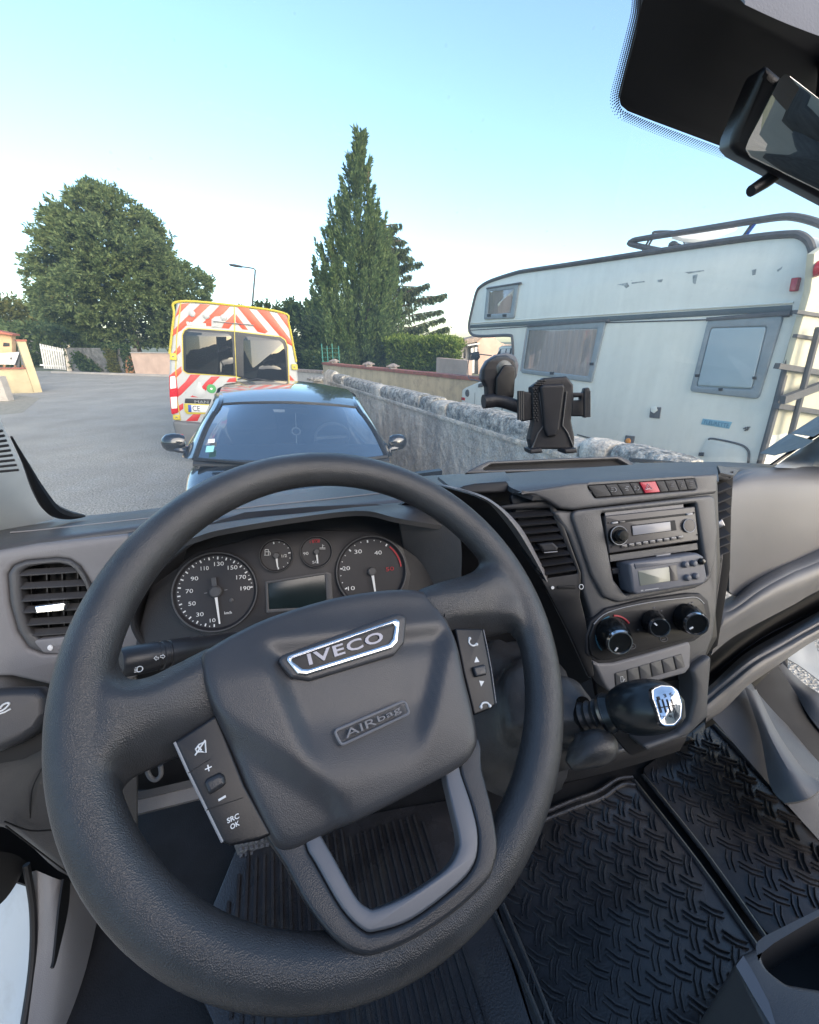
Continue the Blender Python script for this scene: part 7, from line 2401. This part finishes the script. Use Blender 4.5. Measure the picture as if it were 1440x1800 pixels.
mrr = MB().tube([CBP.hit(*p, .25) for p in spl([(864, 625), (842, 622.5), (828, 622)], 3, False)], .012, 6)
mrr.tube([CBP.hit(*p, .25) for p in spl([(828, 620), (823, 640), (824, 664), (835, 668), (846, 671)], 4, False)], .012, 6)
mrr.build('mirror_frame', M['mtrim'], mh)
plate('door_mirror', M['cartrim'], mh, CBP, [(828, 620), (838, 618), (840, 628), (836, 634), (828, 630)], .26, .06, .01, .01)
plate('mirror_foot', M['mtrim'], mh, CBP, [(841, 675), (848, 672), (848, 680), (840, 681)], .02, .04, .004)
# windows
def mwin(outer, inner, fillm, glass_m, blind=None):
    w_ = plate('window', M['mframe'], mh, MHP, outer, .03, .03, .012, .05, seg=3, holes=[(inner, .03)])
    if blind:
        plate('blind', blind, w_, MHP, inner, .006, .004, .001, .02)
    if glass_m:
        plate('pane', glass_m, w_, MHP, inner, .022, .004, .001, .02)
    return w_
w1 = mwin(z4([(165, 315), (288, 297), (268, 435), (153, 440)]), z4([(175, 332), (270, 322), (255, 415), (168, 420)]), None, M['mglass'], M['curtain'])
w2 = mwin(z4([(322, 460), (622, 442), (565, 682), (295, 645)]), z4([(327, 482), (590, 474), (553, 658), (304, 630)]), None, M['mglass'], None)
# curtain with folds
vv, ff = [], []
cq = [V(MHP.uv(*q)) for q in z4([(318, 474), (600, 464), (562, 668), (294, 638)])]
NU = 70
for j in range(7):
    for i in range(NU + 1):
        q = cq[0].lerp(cq[1], i / NU).lerp(cq[3].lerp(cq[2], i / NU), j / 6)
        vv.append(MHP.pt(q.x, q.y, .0085 + .0045 * sin(i * .9 + .8 * sin(i * .23)) + .0022 * sin(i * 2.3)))
for j in range(6):
    for i in range(NU):
        ff.append((j * (NU + 1) + i, j * (NU + 1) + i + 1, (j + 1) * (NU + 1) + i + 1, (j + 1) * (NU + 1) + i))
cur = []
mk('curtain', vv, ff, M['curtain'], w2, flip=None)
w3 = mwin(z4([(1012, 440), (1302, 422), (1205, 746), (942, 716)]), z4([(1024, 472), (1240, 465), (1182, 708), (968, 698)]), None, None, M['mblind'])
plate('blind_panel', M['mblind'], w3, MHP, z4([(1026, 474), (1236, 468), (1180, 704), (972, 692)]), .034, .02, .008, .03, seg=3)
for L_ in ([(162, 318), (290, 296), (292, 303), (163, 324)], [(320, 458), (630, 438), (630, 448), (318, 470)], [(1006, 432), (1330, 404), (1326, 424), (1004, 446)]):
    plate('window_hood', M['mtrim'], mh, MHP, z4(L_), .05, .05, .01)
for c in ((413, 646), (566, 610), (172, 424), (232, 424), (970, 655), (1190, 664), (1060, 708)):
    a_ = z4([c])[0]
    plate('window_latch', M['cartrim'], mh, MHP, [(a_[0] - 3, a_[1] - 2.4), (a_[0] + 3, a_[1] - 2.4), (a_[0] + 3, a_[1] + 2.4), (a_[0] - 3, a_[1] + 2.4)], .045, .03, .004)
plate('marker_lamp', M['tail'], mh, MHP, z4([(1332, 280), (1362, 277), (1350, 330), (1322, 333)]), .05, .05, .012, .01)
am_ = plate('side_reflector', M['mtrim'], mh, MHP, z4([(697, 884), (731, 888), (722, 932), (688, 926)]), .02, .02, .005, .01)
MB().lathe([(0, .045), (.012, .04), (.02, .02), (.021, .001)], MHP.hit(*z4([(708, 906)])[0], .02), MHP.n, 14).build('amber_lens', M['amber'], am_)
plate('lock_cover', M['mtrim'], mh, MHP, z4([(793, 778), (832, 776), (826, 820), (788, 816)]), .015, .015, .004, .01)
plate('lock_disc', M['mhome'], mh, MHP, z4([(794, 776), (814, 772), (820, 788), (806, 800), (794, 792)]), .022, .01, .003, .01)
sk = plate('name_sticker', M['stk_blue'], mh, MHP, z4([(994, 820), (1106, 833), (1094, 859), (987, 842)]), .006, .006, .001)
tx = letters(MB(), 'FLEURETTE', MHP, z4([(998, 840)])[0], z4([(1092, 855)])[0], 7, .0075)
tx.build('sticker_lettering', M['stk_dark'], sk, smooth=False)
sm = MB()
for a_, b_ in (((1150, 858), (1176, 852)), ((1154, 866), (1172, 858)), ((1158, 852), (1160, 868)), ((1166, 850), (1166, 866))):
    p_, q_ = z4([a_, b_])
    sm.tube([MHP.hit(*p_, .006), MHP.hit(*q_, .006)], .006, 4)
sm.build('small_emblem', M['mtrim'], mh)
ht = plate('service_hatch', M['mhome'], mh, MHP, z4([(985, 1030), (992, 930), (1010, 902), (1036, 898), (1130, 918), (1164, 938), (1170, 965), (1158, 1040)]), .012, .01, .004, .02)
tm = MB().tube([MHP.hit(*p, .012) for p in spl(z4([(1016, 900), (1036, 897), (1130, 917), (1164, 937), (1171, 965), (1160, 1040)]), 4, False)], .012, 6)
tm.build('hatch_seal', M['mtrim'], ht)
plate('hatch_latch', M['cartrim'], ht, MHP, z4([(978, 950), (996, 950), (994, 964), (976, 964)]), .03, .03, .005)
plate('skirt_line', M['mtrim'], mh, MHP, [(1014, 763), (1100, 786), (1180, 811), (1180, 813.5), (1100, 788.5), (1014, 765)], .012, .012, .004)
for L_ in ([(665, 306), (705, 298), (712, 312), (700, 320), (690, 310)], [(720, 298), (770, 292), (772, 296), (722, 303)], [(820, 288), (842, 285), (836, 297), (822, 296)], [(925, 258), (998, 250), (1000, 254), (940, 264)], [(955, 270), (975, 266), (966, 304), (956, 300)], [(1278, 250), (1300, 236), (1296, 246), (1282, 257)], [(1182, 250), (1200, 246), (1196, 268), (1184, 270)]):
    plate('scuff', M['scuff'], mh, MHP, z4(L_), .0015, .0012, .0002)
# rear face and ladder
RPn = V((-MHP.n.y, MHP.n.x, 0))
if RPn.y > 0:
    RPn = -RPn
RP = Plane(MHP.hit(1387, 635, -.03) + RPn * .05, RPn)
plate('rear_panel', M['mcream'], mh, RP, [(1433, 445), (1426, 511), (1389, 640), (1330, 850), (1420, 980), (1900, 900), (1900, 300), (1500, 400)], 0, .06, .02)
ld_ = MB()
lad = thing('motorhome_ladder', 'grey tubular ladder on the cream rear wall of the motorhome', 'ladder', RP.hit(1410, 700, .06))
for a_, b_ in (((1440, 575), (1384, 790)), ((1520, 620), (1500, 800))):
    MB().tube([RP.hit(*a_, .1), RP.hit(*b_, .1)], .03, 8).build('ladder_rail', M['mtrim'], lad)
for y in (645, 715):
    MB().bar(RP.hit(1366, y - 2, .06), RP.hit(1520, y + 22, .06), .05, .05).build('ladder_rung', M['mtrim'], lad)
MB().bar(RP.hit(1376, 703, .1), RP.hit(1470, 668, .14), .05, .08).build('ladder_bracket', M['mtrim'], lad)
for y_ in (548, 590):
    MB().bar(RP.hit(1398, y_, .01), RP.hit(1600, y_ + 30, .01), .04, .03).build('rear_rail', M['mtrim'], mh)
MB().lathe([(0, .07), (.05, .06), (.06, .001)], RP.hit(1438, 472, .01), RP.n, 12).build('rear_lamp', M['tail'], mh)
# roof rack and antenna panel
rkk = thing('roof_rack', 'bent grey tube roof rack on top of the motorhome', 'roof rack', MHP.hit(1270, 420, -.3))
MB().tube([MHP.hit(*p, -.15) for p in spl(z4([(860, 182), (724, 152), (722, 140), (760, 130), (1000, 92), (1200, 60), (1290, 47), (1340, 46), (1400, 58), (1460, 80), (1560, 130)]), 5, False)], .035, 8).build('rack_rail', M['mtrim'], rkk)
for a_, b_ in (((800, 122), (762, 190)), ((1194, 66), (1134, 148))):
    p_, q_ = z4([a_, b_])
    for dx in (-2.5, 2.5):
        MB().tube([MHP.hit(p_[0] + dx, p_[1], -.15), MHP.hit(q_[0] + dx, q_[1], -.15)], .014, 6).build('rack_stay', M['blue'] if dx > 0 and a_[0] > 1000 else M['mtrim'], rkk)
MB().tube([MHP.hit(*p, -1.1) for p in spl(z4([(806, 120), (810, 104), (900, 106), (920, 130), (930, 160)]), 4, False)], .02, 6).build('rack_hoop', M['mtrim'], rkk)
sd = thing('roof_antenna', 'flat pale antenna panel on a post on the motorhome roof', 'antenna', MHP.hit(1210, 430, -.7))
SDP = Plane(MHP.hit(1240, 410, -.8), (-.3, -.5, .55))
plate('antenna_panel', M['solar'], sd, SDP, z4([(880, 116), (960, 92), (1068, 68), (1130, 84), (1010, 132), (920, 128)]), 0, .05, .01)
MB().tube([MHP.hit(*z4([(944, 130)])[0], -.8), MHP.hit(*z4([(944, 168)])[0], -.8)], .06, 10).build('antenna_post', M['solar'], sd)
MB().tube([MHP.hit(*p, -.75) for p in spl(z4([(870, 175), (872, 150), (890, 150), (892, 172)]), 4, False)], .03, 8).build('antenna_joint', M['mtrim'], sd)
MB().tube([MHP.hit(*p, -.75) for p in spl(z4([(900, 150), (950, 168), (1024, 156)]), 4, False)], .012, 6).build('antenna_cable', M['mtrim'], sd)
